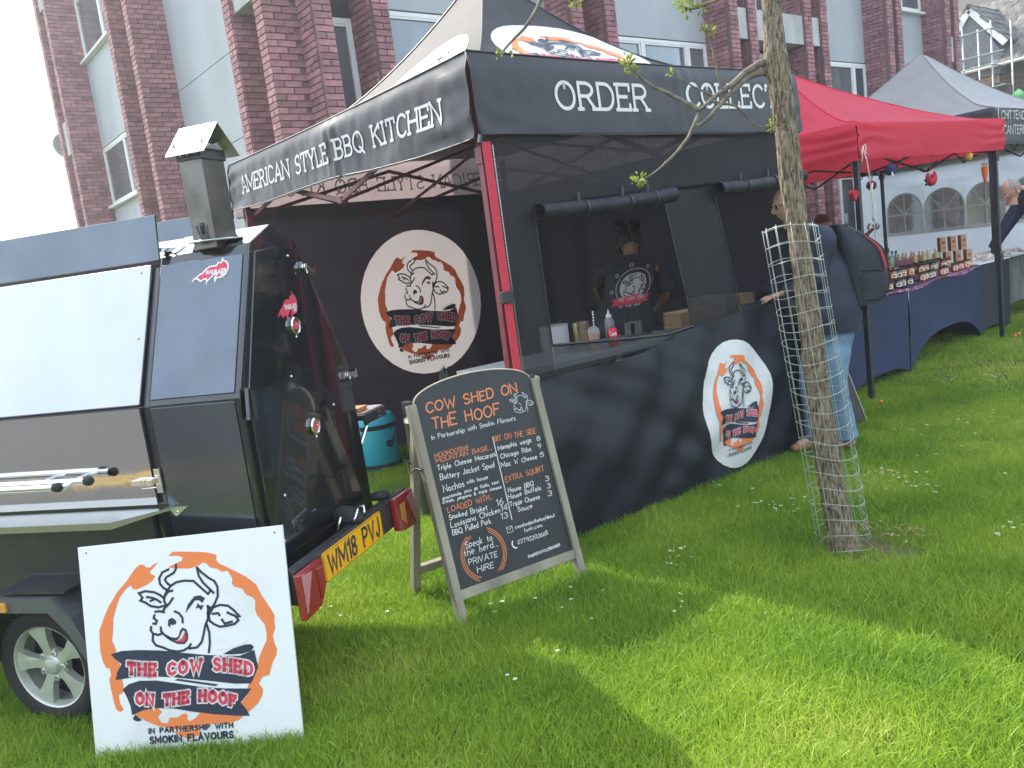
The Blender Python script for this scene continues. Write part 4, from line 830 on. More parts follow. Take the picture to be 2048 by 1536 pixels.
for s_, v0 in ((1,-.075),(-1,.945)):
    T = lambda a: v0+s_*a
    b_ = MB(); b_.prism([(T(0),.385),(T(.12),.395),(T(.165),.45),(T(.165),.555),(T(0),.555)] if s_ > 0 else [(T(0),.39),(T(0),.56),(T(.195),.565),(T(.195),.42),(T(.13),.40)], lambda v, z, h: TL(h, v, z), -.165, -.137)
    lp = tb(b_, 'tail_lamp', M['lens'], bevel=.006)
    b_ = MB(); b_.prism([(T(.01),.41),(T(.075),.54),(T(.01),.55)], lambda v, z, h: TL(h, v, z), -.169, -.1655); b_.build('triangle_reflector', mat('lamp_triangle', (.62,.25,.27), .25, noise=.4, nscale=160), lp)
    b_ = MB(); b_.prism([(T(.11),.42),(T(.155),.46),(T(.155),.53),(T(.11),.53)], lambda v, z, h: TL(h, v, z), -.169, -.1655); b_.build('indicator_lens', M['amber'] if s_ < 0 else M['lens'], lp)
b_ = MB(); b_.lathe([(.0001,-.03),(.05,-.025),(.055,.0),(.035,.025),(.0001,.03)], TL(-.06,.50,.585), 14, 0, Matrix(((1,0,0),(0,1.9,0),(0,0,1)))); b_.lathe([(.0001,-.02),(.04,-.015),(.045,.01),(.0001,.02)], TL(-.08,.78,.58), 12); tb(b_, 'cable_boot', M['rubber'], smooth=True)
b_ = MB(); b_.tube([TL(-.12,.42,.575), TL(-.15,.40,.60), TL(-.13,.48,.625), TL(-.12,.54,.61), TL(-.14,.50,.59)], .006, 6); b_.tube([TL(-.1,.33,.57), TL(-.12,.34,.62), TL(-.1,.38,.62)], .005, 6); tb(b_, 'shackle', M['chrome'], smooth=True)
# chimney
b_ = MB(); b_.add(*rbox(.118,.212,.195,.335,1.715,2.05)); chm = tb(b_, 'chimney', mat('smoked_steel', (.20,.19,.17), .32, metal=.9, noise=.35, nscale=9, bump=.05, bscale=8), bevel=.003)
b_ = MB(); b_.add(*rbox(.112,.218,.189,.341,2.035,2.075)); b_.build('collar', M['satin'], chm, bevel=.002)
b_ = MB()
for uu in (.135,.165,.195): b_.lathe([(.005,0),(.004,.004),(.0001,.005)], TL(uu,.189,2.055), 8, 0, WM_)
b_.build('rivet', M['chrome'], chm)
b_ = MB()
rp = [(.155,2.055),(.265,2.165),(.375,2.055)]
for (a, b) in ((0,1),(1,2)):
    (v0,z0),(v1,z1) = rp[a], rp[b]; b_.add([TL(.072,v0,z0),TL(.235,v0,z0),TL(.235,v1,z1),TL(.072,v1,z1)]+[TL(.072,v0,z0-.004),TL(.235,v0,z0-.004),TL(.235,v1,z1-.004),TL(.072,v1,z1-.004)], [(0,1,2,3),(4,5,6,7),(0,1,5,4),(1,2,6,5),(2,3,7,6),(3,0,4,7)])
b_.build('cowl', mat('cowl_steel', (.62,.58,.48), .35, metal=.8, noise=.2, nscale=14), chm)
b_ = MB()
for q in (.10,.22): b_.add([TL(q,v,z) for v, z in ((.19,2.07),(.215,2.075),(.345,2.115),(.34,2.07),(.315,2.07),(.18,2.105))], [(0,1,2,3),(3,4,5,0)])
b_.build('baffle', M['brush'], chm)
b_ = MB(); b_.tube([TL(.155,.188,1.75), TL(.15,.18,1.80), TL(.175,.18,1.80), TL(.172,.188,1.75)], .003, 6); b_.box(TL(.163,.188,1.75),(.03,.03,.03)); b_.box(TL(.163,.19,1.79),(.012,.012,.04)); b_.build('clip', M['satin'], chm)
b_ = MB(); b_.lathe([(.11,-.0),(.10,.006),(.05,.008)], TL(.165,.265,1.742), 18); tb(b_, 'flashing', M['brush'], smooth=True)
# ---------------------------------------------------------------- emblem board leaning on the trailer
SB0 = Vector((.389,3.143,-.006)); sex = Vector((.746,-.666,0)).normalized(); sup = Vector((.666*.15,.746*.15,.745)).normalized(); snn = sex.cross(sup)
SW, SHH = .748, .748
def sgn(a, b, h=0): return SB0+sex*a+sup*b+snn*h
sg = thing('emblem_board', 'square white board with winking cow emblem and orange ring, leaning against the black trailer wheel', 'sign', SB0)
b_ = MB(); b_.prism([(0,0),(SW,0),(SW,SHH),(0,SHH)], sgn, -.010, 0); o = b_.build('board', mat('signboard_white', (.77,.77,.76), .42, noise=.26, nscale=2.6, nlo=.18, nhi=.46), sg, bevel=.0015); o.location = -SB0
b_ = MB(); logo(b_, sgn, 0, 0, SW, SHH, .0008, cut=.5); o = b_.build('cow_emblem', LG, sg); o.location = -SB0
b_ = MB()
for a, b in ((.03,.03),(.03,.725),(.718,.725),(.722,.03)): b_.lathe([(.0035,.0),(.0001,.0012)], sgn(a, b), 8, 0, Matrix((tuple(sex), tuple(sup), tuple(snn))).transposed())
o = b_.build('screw_hole', M['dark'], sg); o.location = -SB0
# ---------------------------------------------------------------- chalkboard
AF = Vector((1.824,2.95,0)); ae_ = Vector((.9946,-.103,0)); as_ = Vector((.028,.216,.95)).normalized(); an_ = ae_.cross(as_)
ar_ = Vector((.026,-.215,.95)).normalized()   # rear frame slope
AR = Vector((1.875,3.385,0)); arn = ae_.cross(ar_)
def abd(a, b, h=0): return AF+ae_*a+as_*b+an_*h
def abr(a, b, h=0): return AR+ae_*a+ar_*b+arn*h
wood = mat('weathered_wood', (.36,.32,.24), .8, noise=.45, nscale=5, stretch=(1,1,.25), bump=.25, bscale=30)
cb = thing('chalkboard_sign', 'arched wooden A-frame chalkboard menu in orange and white lettering on the grass', 'chalkboard', AF)
def ap(mb, name, mt, **k): o = mb.build(name, mt, cb, **k); o.location = -AF; return o
for fn, h0, h1, top in ((abd, -.022, .022, .982),(abr, -.06, -.022, .972)):
    for a0, a1 in ((-.004,.034),(.655,.693)):
        b_ = MB(); b_.prism([(a0,-.01),(a1,-.01),(a1,top),(a0,top)], fn, h0, h1); ap(b_, 'post', wood, bevel=.003)
    b_ = MB(); b_.prism([(.034,.100),(.655,.100),(.655,.142),(.034,.142)], fn, h0+.004, h1-.004); ap(b_, 'rail', wood, bevel=.003)
arcp = [(.034,.142),(.655,.142),(.655,.985)]+[(.345+.31*cos(t)*1.0, .985+.085*sin(t)) for t in [pi*i/18 for i in range(1, 18)]]+[(.034,.985)]
b_ = MB(); b_.prism(arcp, abd, -.006, .006); ap(b_, 'slate', mat('chalkboard_face', (.022,.026,.028), .55, noise=.35, nscale=4))
b_ = MB(); b_.tube([abd(.345+.312*cos(t), .985+.087*sin(t), 0) for t in [pi*i/24 for i in range(25)]], .0045, 6); ap(b_, 'arch_trim', mat('raw_ply_edge', (.50,.42,.28), .8), smooth=True)
chw = mat('chalk_white', (.72,.72,.70), .9); cho = mat('chalk_orange', (.72,.23,.10), .9)
b_ = MB(); rg = random.Random(3)
for (s, a0, b0, a1, b1, hh, c, w_) in CHALK:
    lay(b_, s, a0, b0, a1, b1, hh, .00235*w_ if w_ > 2 else .0022*w_**.5*1.15, abd, .0068, c, GF, .22, 0, .07, cut=2)
dc_ = lambda pl, w_, c: decal(b_, ribbon(pl, w_), abd, .0068, c, 2)
dc_([(.3788,.757),(.3738,.367)], .004, 0)
for k, r_ in enumerate((.100,.108,.116)):
    dc_([(.192+r_*cos(R(a)), .258+r_*1.02*sin(R(a))) for a in range(115+k*5, 250, 12)], .003, 1); dc_([(.192+r_*cos(R(a)), .258+r_*1.02*sin(R(a))) for a in range(-60+k*4, 62+k*5, 12)], .003, 1)
dc_([(.335,.340),(.366,.340),(.366,.314),(.335,.314),(.335,.340),(.350,.325),(.366,.340)], .0018, 0)
dc_([(.350,.272),(.344,.262),(.346,.248),(.356,.238),(.364,.238)], .006, 0)
for st in (LOGO['stroke']): dc_([(.492+(x-190)/640*.170, .822+(y-415)/500*.125) for x, y in st], .0020, 0)
ap(b_, 'chalk_lettering', [chw, cho])
b_ = MB(); b_.tube([abd(-.004,.70,.0), abd(-.02,.705,-.02), abd(-.02,.69,-.10), abr(-.02,.70,-.05), abr(-.03,.70,.0), abr(-.045,.71,-.04)], .004, 6); b_.lathe([(.014,0),(.014,.006)], abd(-.008,.695,.0), 10); ap(b_, 'hook_stay', M['satin'], smooth=True)
b_ = MB(); b_.box(abd(.012,.975,-.03), (.03,.05,.06)); b_.box(abd(.674,.975,-.03), (.03,.05,.06)); ap(b_, 'hinge', M['satin'])
# ---------------------------------------------------------------- canopies
def nsv(x, y=0, z=0, s=1): return mn.noise(Vector((x*s, y*s, z*s)))
M['pvcw'] = mat('black_wall_cloth', (.013,.014,.024), .55, spec=.32, noise=.25, nscale=5, bump=.18, bscale=7, trans=.03, transc=(.08,.06,.08))
M['pvc'] = mat('black_pvc_cloth', (.019,.021,.030), .42, spec=.5, noise=.2, nscale=5, bump=.12, bscale=7, trans=.05, transc=(.10,.07,.08))
M['pvcroof'] = mat('black_roof_cloth', (.045,.045,.05), .66, spec=.18, noise=.2, nscale=4, bump=.12, bscale=6, trans=.05, transc=(.12,.09,.09))
M['pvcin'] = mat('canopy_lining', (.024,.024,.040), .65, noise=.4, nscale=4, trans=.06, transc=(.07,.045,.07))
M['valin'] = mat('backlit_valance_cloth', (.09,.075,.08), .7, noise=.2, nscale=4, trans=.5, transc=(.32,.25,.26))  # same black cloth, paler, with the light coming through put into its colour
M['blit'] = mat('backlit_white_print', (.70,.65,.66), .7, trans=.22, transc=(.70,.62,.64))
M['mesh'] = mat('dark_fly_mesh', (.020,.021,.026), .85, noise=.25, nscale=7, alpha=.76)
M['meshd'] = mat('dark_clear_pvc', (.017,.018,.022), .65, spec=.3, noise=.3, nscale=5, alpha=.86, bump=.3, bscale=9)
M['rframe'] = mat('maroon_frame', (.20,.025,.045), .4, noise=.2, nscale=8)
M['bframe'] = mat('dark_grey_frame', (.022,.026,.034), .45, noise=.2, nscale=8)
M['strap'] = mat('red_webbing', (.62,.045,.08), .75, bump=.3, bscale=60)
X0, X1, Y0, Y1 = 2.54, 5.27, 3.30, 6.50
BG = thing('black_gazebo', 'large black pop-up food canopy with white slab lettering and cow emblems on roof and walls', 'gazebo', (X0, Y0, 0)); BGO = Vector((X0, Y0, 0))
def gp(mb, name, mt, par=None, **k):
    o = mb.build(name, mt, par or BG, **k)
    if par is None: o.location = -BGO
    return o
PK = (4.0, 4.9, 3.62); PW = 1.9
def roofpt(side, s, t, h=0):
    """side 0 front, 1 left, 2 back, 3 right; s along the eave, t towards the peak"""
    c = [(X0,Y0),(X1,Y0),(X1,Y1),(X0,Y1)]; a, b = {0:(c[0],c[1]),1:(c[3],c[0]),2:(c[2],c[3]),3:(c[1],c[2])}[side]
    x = a[0]+(b[0]-a[0])*s; y = a[1]+(b[1]-a[1])*s; x += (PK[0]-x)*t; y += (PK[1]-y)*t
    z = 2.54+(PK[2]-2.54)*t**PW-.035*sin(pi*s)*(1-t)*(1 if t > 0 else 1)*min(1, t*6)-.012*sin(pi*s)
    w_ = (nsv(x*3, y*3, 1)*.012+nsv(x*9, y*9, 4)*.004)*min(1, t*5)*(1-t)*min(1, 6*s, 6*(1-s))
    # folds that run out of each eave corner
    for q in (s, 1-s): w_ += .007*sin(math.atan2(t, q+.01)*14)*max(0, 1-math.hypot(q, t)*2.2)*min(1, 8*t)
    return Vector((x, y, z+w_+h))
b_ = MB()
for sd in range(4): b_.grid(lambda u, v: roofpt(sd, u, v*.985), 60, 40)
rf_ = gp(b_, 'roof', M['pvcroof'], smooth=True, auto=35)
b_ = MB()
for k in range(4):
    b_.tube([roofpt(k, 0, t/20*.98, .004) for t in range(21)], .006, 6)
    b_.tube([roofpt(k, s/20, 0, .002) for s in range(21)], .005, 6)
gp(b_, 'seam_piping', M['pvc'], smooth=True)
def rt_front(x, d, h):   # x along the front, d inward from the eave
    t = max(0, d/(PK[1]-Y0)); s = (x-X0-(PK[0]-X0)*t)/max(.05, (X1-X0)*(1-t)); return roofpt(0, min(1, max(0, s)), t, h)
def rt_left(a, d, h):    # a = distance along the left eave measured from the back corner
    t = max(0, d/(PK[0]-X0)); y = Y1-a; s = (Y1-y-(Y1-PK[1])*t)/max(.05, (Y1-Y0)*(1-t)); return roofpt(1, min(1, max(0, s)), t, h)
b_ = MB(); logo(b_, lambda a, b, h: rt_front(a, b, h), 3.44, .44, 1.12, .62, .009, disc=(.51,.5,.56,.62), bold=1.3, cut=.05)
b_.build('cow_emblem', LG, rf_)
b_ = MB(); logo(b_, lambda a, b, h: rt_left(a, b, h), 1.22, .12, 1.0, .84, .016, disc=(.51,.5,.52,.56), bold=1.3, cut=.04)
b_.build('cow_emblem', LG, rf_)
# valances: fn(distance along, z, height off the cloth)
def wrk(a, z, L_, k=1):
    t = (2.54-z)/.4; e = min(a, L_-a)
    r_ = .006*nsv(a*3, z*6, 2+k)+.003*nsv(a*14, z*8, k)
    r_ += .010*sin(z*46+nsv(a*2,z*3,k)*3)*max(0, 1-e/.55)*nsv(a*5, 3*z, 7+k)*1.6
    mid = abs(a-L_*.56); r_ += .010*max(0, 1-mid/.16)*sin(a*60)*.6+.012*max(0, 1-mid/.30)
    return r_*min(1, t*5)
vo_ = lambda z: .02*max(0, min(1, (2.53-z)/.06))
def vf(a, z, h=0): return Vector((X0-.01+a, Y0-vo_(z)-wrk(a, z, 2.75, 1)*.8-h-.03*(2.54-z), z))
def vl(a, z, h=0): return Vector((X0-vo_(z)-wrk(a, z, 3.2, 5)*1.7-h-.02*(2.54-z), Y1-a, z))
def vbk(a, z, h=0): return Vector((X1-a, Y1+vo_(z)+wrk(a, z, 2.73, 9)-h, z))
def vr(a, z, h=0): return Vector((X1+vo_(z)+wrk(a, z, 3.2, 12)-h, Y0+a, z))
vz0 = lambda L_: (lambda a: 2.135)
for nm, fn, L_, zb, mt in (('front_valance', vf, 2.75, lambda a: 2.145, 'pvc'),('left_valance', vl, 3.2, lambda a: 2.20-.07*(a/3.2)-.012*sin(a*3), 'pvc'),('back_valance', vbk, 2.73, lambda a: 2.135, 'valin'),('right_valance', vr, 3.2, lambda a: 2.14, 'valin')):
    b_ = MB(); b_.grid(lambda u, v: fn(u*L_, 2.535-(2.535-zb(u*L_))*v-.012*sin(pi*u)), 130, 14); vv = gp(b_, nm, M[mt], smooth=True)
    b_ = MB(); b_.tube([fn(u/60*L_, zb(u/60*L_), .0) for u in range(61)], .004, 5); b_.build('hem', M['pvc'], vv, True)
    b_ = MB(); b_.tube([fn(0, 2.535-.4*v/8, .002) for v in range(9)], .006, 5); b_.build('piping', M['pvc'], vv, True)
    b_ = MB()
    if nm == 'front_valance':
        lay(b_, 'ORDER', .525, 2.270, 1.215, 2.268, .135, .019, fn, .004, 0, GF, .22, .10, cut=.05); lay(b_, 'COLLECT', 1.565, 2.288, 2.475, 2.300, .135, .019, fn, .004, 0, GF, .22, .10, cut=.05)
    if nm == 'left_valance': lay(b_, 'AMERICAN STYLE BBQ KITCHEN', .255, 2.295, 2.955, 2.255, .112, .0155, fn, .005, 0, GF, .22, .10, cut=.05)
    if nm == 'back_valance': lay(b_, 'AMERICAN STYLE BBQ KITCHEN', .03, 2.285, 2.60, 2.285, .112, .0155, fn, .006, 0, GF, .22, .10, cut=.06)
    if nm == 'right_valance': lay(b_, 'AMERICAN STYLE BBQ KITCHEN', .25, 2.285, 2.95, 2.285, .112, .0155, fn, .006, 0, GF, .22, .10, cut=.06)
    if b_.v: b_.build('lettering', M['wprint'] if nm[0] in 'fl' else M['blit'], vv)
b_ = MB(); b_.tube([vf(.0,2.14,-.0), vf(-.02,2.10,.01)], .012, 6); b_.tube([vl(.02,2.2,.01), vl(.0,2.15,.02)], .014, 6); gp(b_, 'toggle', M['bframe'])
# frame
for i, (x, y) in enumerate(((2.60,3.36),(5.20,3.36),(2.60,6.43),(5.20,6.43))):
    b_ = MB(); b_.bb((x-.02,y-.02,0),(x+.02,y+.02,2.5)); b_.bb((x-.028,y-.028,2.02),(x+.028,y+.028,2.10)); b_.bb((x-.05,y-.05,0),(x+.05,y+.05,.006)); gp(b_, 'leg', M['rframe'], bevel=.002)
def truss(a, b):
    a, b = Vector(a), Vector(b); d = (b-a).normalized(); nn = Vector((-d.y, d.x, 0))*.012; mid = (a+b)/2
    for (p, z0), (q, z1), k in (((a,2.42),(mid,2.05),1),((a,2.13),(mid,2.43),-1),((b,2.42),(mid,2.05),1),((b,2.13),(mid,2.43),-1)):
        b_ = MB(); P, Q = p+nn*k+Vector((0,0,z0)), q+nn*k+Vector((0,0,z1)); dd = Q-P
        b_.box((P+Q)/2, (dd.length,.014,.028), M=dd.to_track_quat('X','Z').to_matrix()); gp(b_, 'truss_bar', M['rframe'])
    b_ = MB(); b_.bb((mid.x-.025,mid.y-.025,2.03),(mid.x+.025,mid.y+.025,2.075)); gp(b_, 'truss_joint', M['rframe'], bevel=.003)
truss((2.62,3.38,0),(2.62,6.42,0)); truss((2.62,6.40,0),(5.18,6.40,0)); truss((5.18,3.38,0),(5.18,6.42,0)); truss((2.62,3.38,0),(5.18,3.38,0))
b_ = MB(); b_.tube([(3.9,4.9,2.35),(4.0,4.9,3.6)], .018, 8)
for p in ((2.62,4.9),(5.18,4.9),(3.9,3.38),(3.9,6.42)): b_.tube([(p[0],p[1],2.05),(3.9,4.9,2.42)], .012, 6)
gp(b_, 'centre_mast', M['rframe'])
# walls
def wv(x, z, k): return 1.7*(.012*nsv(x*2.2, z*1.0, k)+.012*sin(x*9+nsv(x, z*.7, k)*3)*max(0, min(1, .6+nsv(x*.8, z, k+3))))
def bwl(a, z, h=0): return Vector((2.58+a, 6.47+wv(a, z, 3)*.5-h, z))
DCX, DCZ, DRX, DRZ = 1.5405, 1.2656, .6435, .6526
def ring_(u, v):      # the wall round the printed disc, which is one cloth with it
    a = u*2*pi; c_, s_ = cos(a), sin(a); e = (DCX+DRX*c_, DCZ+DRZ*s_)
    k = min(((2.66-DCX) if c_ > 0 else DCX)/max(1e-6, abs(c_)), ((2.2-DCZ) if s_ > 0 else DCZ)/max(1e-6, abs(s_))); v = v**1.3
    return bwl(e[0]+(DCX+k*c_-e[0])*v, e[1]+(DCZ+k*s_-e[1])*v)
cr4 = sorted(set([i/220 for i in range(221)]+[(math.atan2(z-DCZ, a-DCX)/(2*pi)) % 1 for a in (0,2.66) for z in (0,2.2)]))
b_ = MB(); NK = 22
for u in cr4:
    for k in range(NK+1): b_.v.append(tuple(ring_(u, k/NK)))
for i in range(len(cr4)-1):
    for k in range(NK): b_.f.append((i*(NK+1)+k, i*(NK+1)+k+1, (i+1)*(NK+1)+k+1, (i+1)*(NK+1)+k)); b_.m.append(0)
bk = gp(b_, 'back_wall', M['pvcin'], smooth=True)
b_ = MB(); logo(b_, bwl, .985, .665, 1.10, 1.155, .006, disc=(.505,.52,.585,.565), cut=.06)
b_.build('cow_emblem', [M['navy'], mat('backlit_orange_print', (.60,.16,.06), .7, trans=.35, transc=(.75,.16,.05)), M['red'], M['blit']], bk)  # the orange carries the light from behind in its translucent colour
b_ = MB(); b_.grid(lambda u, v: Vector((5.24+wv(u*3, v, 8)*1.6, Y0+.06+u*3.1, 2.2*v)), 90, 30); gp(b_, 'right_wall', M['pvcin'], smooth=True)
TOPZ = [(0,.93),(.13,.916),(.80,.918),(1.05,.945),(1.23,.978),(1.65,1.02),(2.03,1.044),(2.37,1.04),(2.70,1.05)]
def topz(a):
    for (p, q), (r_, s_) in zip(TOPZ, TOPZ[1:]):
        if a <= r_: return q+(s_-q)*max(0,(a-p))/(r_-p)
    return TOPZ[-1][1]
def fwl(a, z, h=0):
    T = topz(a); t = 1-z/T; bul = .05*sin(pi*min(1, t*1.05))+.03*t
    f = .020*sin(a*7+z*9+nsv(a, z*2, 5)*4)*max(0,1-t)+.020*sin((a*1.1-z)*12+3*nsv(a*.8,z,1))*max(0,min(1,nsv(a*1.3,z*1.2,11)+.55))+.010*sin((a*.8+z*1.3)*22+4*nsv(a,z,31))*max(0,nsv(a*1.1,z*1.4,41)+.2)+.006*nsv(a*6,z*6,2)+.016*nsv(a*1.7, z*1.5, 21)
    f *= 1-.6*max(0, 1-abs(a-1.74)/.5)
    return Vector((X0+a, Y0-.012-bul-f-h, z))
b_ = MB(); b_.grid(lambda u, v: fwl(.02+u*2.69, topz(.02+u*2.69)*v-.01), 150, 60); fwo = gp(b_, 'counter_wall', M['pvcw'], smooth=True)
b_ = MB(); logo(b_, fwl, 1.437, .105, .585, .72, .006, disc=(.505,.49,.595,.57), bold=1.05, cut=.04, tw=.72); b_.build('cow_emblem', LG, fwo)
def mz(a, z, h=0): return Vector((X0+a, Y0+.002+.006*nsv(a*3, z*3, 6)-h, z))
def mpatch(pl, mt, nm, n_=14):
    b_ = MB(); (a0,z0),(a1,z1),(a2,z2),(a3,z3) = pl
    b_.grid(lambda u, v: mz((a0+(a1-a0)*u)*(1-v)+(a3+(a2-a3)*u)*v, (z0+(z1-z0)*u)*(1-v)+(z3+(z2-z3)*u)*v), n_, n_); return gp(b_, nm, M[mt], smooth=True)
mpatch([(.04,.90),(.31,.90),(.295,1.80),(.03,2.15)], 'meshd', 'mesh_panel'); mpatch([(.03,2.15),(.295,1.80),(2.6,1.87),(2.70,2.15)], 'mesh', 'mesh_panel', 24)
mpatch([(1.445,.95),(1.93,1.0),(1.757,1.82),(1.294,1.81)], 'meshd', 'mesh_panel'); mpatch([(2.62,1.02),(2.70,1.03),(2.70,2.15),(2.60,1.87)], 'meshd', 'mesh_panel')
mpatch([(.31,.90),(1.445,.95),(1.445,1.000),(.31,1.068)], 'mesh', 'mesh_panel'); mpatch([(1.93,1.02),(2.62,1.02),(2.62,1.055),(1.93,1.065)], 'mesh', 'mesh_panel')
b_ = MB(); b_.tube([mz(.31,1.068,.003), mz(.9,1.01,.003), mz(1.2,.985,.003), mz(1.445,1.0,.003)], .008, 5); b_.tube([mz(.31,1.07,.002), mz(.295,1.78,.002)], .005, 5); b_.tube([mz(1.445,1.0,.002), mz(1.294,1.81,.002)], .005, 5); b_.tube([mz(1.93,1.06,.002), mz(1.757,1.82,.002)], .005, 5); b_.tube([mz(1.93,1.06,.003), mz(2.62,1.05,.003)], .007, 5); gp(b_, 'window_binding', M['pvc'])
for (a0, z0, a1, z1) in ((.285,1.755,1.325,1.790),(1.745,1.800,2.66,1.845)):
    p, q = Vector((X0+a0, Y0-.055, z0)), Vector((X0+a1, Y0-.055, z1))
    b_ = MB(); n_ = 40
    pts = [p.lerp(q, i/n_)+Vector((0,.003*sin(i*.9),-.012*sin(pi*i/n_))) for i in range(n_+1)]
    rad = [.043*(1+.03*sin(i*1.7)-(.10 if i in (11,12,24,25,33) else 0)) for i in range(n_+1)]; b_.tube(pts, rad, 18, cap=False)
    b_.tube([p+(q-p)*.004, p+(q-p)*.12], [.036,.03], 14, cap=False); b_.tube([p, p+(q-p)*.002], [.043,.036], 18, cap=False); b_.tube([q, q-(q-p)*.002], [.043,.02], 18)
    rl = gp(b_, 'rolled_blind', M['pvcw'], smooth=True, auto=50)
    b_ = MB()
    for i in (12, 25, 33):
        c = pts[i]; b_.tube([c+Vector((-.008,0,0)), c+Vector((.008,0,0))], .0445, 16); b_.box(c+Vector((0,.035,.06)), (.016,.01,.06))
    b_.build('blind_strap', M['bframe'], rl, True, auto=40)
    b_ = MB(); b_.lathe([(.009,0),(.009,.004),(.004,.004)], p+Vector((-.02,.03,.02)), 8, 0, Matrix.Rotation(pi/2, 3, 'X')); b_.build('eyelet', M['chrome'], rl)
# red zip webbing down the front leg
b_ = MB(); k = 0
for i in range(5):
    b_.grid(lambda u, v: Vector((2.535+.0105*i+.0097*u+.012*v, Y0-.030-.004*sin(pi*u), 2.11-1.20*v+.0)), 3, 24)
ws = gp(b_, 'webbing', M['strap'], smooth=True)
b_ = MB(); b_.bb((2.530,Y0-.045,1.325),(2.602,Y0-.015,1.385)); b_.build('keeper', M['bframe'], ws, bevel=.004)
b_ = MB()
for i in range(150): b_.bb((2.592+.012*i/150,Y0-.038,2.09-i*.0077),(2.595+.012*i/150,Y0-.034,2.093-i*.0077))
z_ = b_.build('zip_teeth', M['chrome'], ws); z_['kind'] = 'stuff'
# ---- plain canopies down the row ---------------------------------------------
def canopy(nm, label, x0, x1, y0, y1, ze, zv, zp, rmat, vmat, fmat, pw=1.7, peak=None, cap=False, lift=0, legs=True, seed=0):
    G_ = thing(nm, label, 'gazebo', (x0, y0, 0)); o_ = Vector((x0, y0, 0)); pk = peak or ((x0+x1)/2, (y0+y1)/2)
    c = [(x0,y0),(x1,y0),(x1,y1),(x0,y1)]
    def rp(sd, s, t, h=0):
        a, b = ((c[0],c[1]),(c[3],c[0]),(c[2],c[3]),(c[1],c[2]))[sd]
        x = a[0]+(b[0]-a[0])*s; y = a[1]+(b[1]-a[1])*s; x += (pk[0]-x)*t; y += (pk[1]-y)*t
        f = 0
        for q in (s, 1-s): f += .011*sin(math.atan2(t, q+.01)*17+seed)*max(0, 1-math.hypot(q, t)*1.6)*min(1, 8*t)
        f += .012*nsv(x*2.5, y*2.5, seed)*min(1,t*5)*(1-t)
        zz = ze+(zp-ze)*(t**pw)-.05*sin(pi*s)*(1-t)*min(1,.25+t*4)+lift*max(0,(x-x0)/(x1-x0))+f
        if t > .93: zz -= (t-.93)**2*6
        return Vector((x, y, zz+h))
    b_ = MB()
    for sd in range(4): b_.grid(lambda u, v: rp(sd, u, v*.998), 40, 30)
    o = b_.build('roof', rmat, G_, True, 35); o.location = -o_
    b_ = MB()
    for k in range(4): b_.tube([rp(k, 0, t/16*.98, .003) for t in range(17)], .005, 5)
    o = b_.build('seam_piping', rmat, G_, True); o.location = -o_
    for sd, nm_ in ((0,'front_valance'),(1,'left_valance'),(2,'back_valance'),(3,'right_valance')):
        nx = ((0,-1),(-1,0),(0,1),(1,0))[sd]
        def vv_(u, v):
            p = rp(sd, u, 0); e = min(u, 1-u)
            w_ = .012+.012*nsv(p.x*4+p.y*4, v*2, seed+sd)*v+.010*sin(v*17+nsv(u*6, v*2, seed)*3)*max(0,1-e*3.2)
            zz = p.z-(ze-zv)*v+.012*sin(pi*u)*v
            return Vector((p.x+nx[0]*w_, p.y+nx[1]*w_, zz))
        b_ = MB(); b_.grid(vv_, 60, 16); o = b_.build(nm_, vmat, G_, True); o.location = -o_
    if legs:
        for (x, y) in ((x0+.06,y0+.06),(x1-.06,y0+.06),(x0+.06,y1-.06),(x1-.06,y1-.06)):
            b_ = MB(); g0 = gz(x, y); b_.bb((x-.02,y-.02,g0-.01),(x+.02,y+.02,ze-.02)); b_.bb((x-.03,y-.03,zv-.07),(x+.03,y+.03,zv)); b_.bb((x-.05,y-.05,g0),(x+.05,y+.05,g0+.01)); b_.bb((x-.032,y-.032,g0+.78),(x+.032,y+.032,g0+.86)); o = b_.build('leg', fmat, G_, bevel=.002); o.location = -o_
        b_ = MB()
        i0, i1, j0, j1 = x0+.07, x1-.07, y0+.07, y1-.07
        for a, b in (((i0,j0),(i1,j0)),((i0,j0),(i0,j1)),((i0,j1),(i1,j1)),((i1,j0),(i1,j1))):
            a, b = Vector((*a,0)), Vector((*b,0)); d = (b-a)/4
            for i in range(4):
                for z0_, z1_ in (((ze-.05, zv-.06),(zv+.02, ze-.14)) if i % 2 == 0 else ((zv-.06, ze-.05),(ze-.14, zv+.02))):
                    b_.tube([a+d*i+Vector((0,0,z0_)), a+d*(i+1)+Vector((0,0,z1_))], .011, 4)
        o = b_.build('truss', fmat, G_); o.location = -o_
    return G_, o_, rp
redc = mat('red_canopy_cloth', (.74,.05,.10), .6, spec=.3, noise=.12, nscale=3, bump=.06, bscale=9, trans=.45, transc=(.90,.08,.12))
RG, RGO, rrp = canopy('red_gazebo', 'bright red pop-up canopy over the jam and cordial stall', 6.38, 9.10, 3.48, 6.20, 2.25, 1.955, 3.0, redc, redc, M['bframe'], 1.4, peak=(7.5,4.84), lift=.03, seed=4)
lm = MB(); wl_ = lambda a, b, h: Vector((6.38-.020-h, 4.35-a, b))      # house mark on the left valance, read from -X
decal(lm, ribbon([(.02,2.07),(.13,2.19),(.24,2.07)], .014), wl_, .012, 0, .5); decal(lm, ribbon([(.03,2.03),(.03,1.99)], .012)+ribbon([(.23,2.03),(.23,1.99)], .012), wl_, .012, 0, .5)
for s, a, c_, z_, h_ in (('WWW.',.09,.17,2.09,.018),('ALL SEASONS',.03,.23,2.055,.024),('GAZEBOS',.03,.23,2.015,.032),('.COM',.09,.17,1.985,.022)): lay(lm, s, a, z_, c_, z_, h_, .006, wl_, .012, 0, GF, .2, cut=.5)
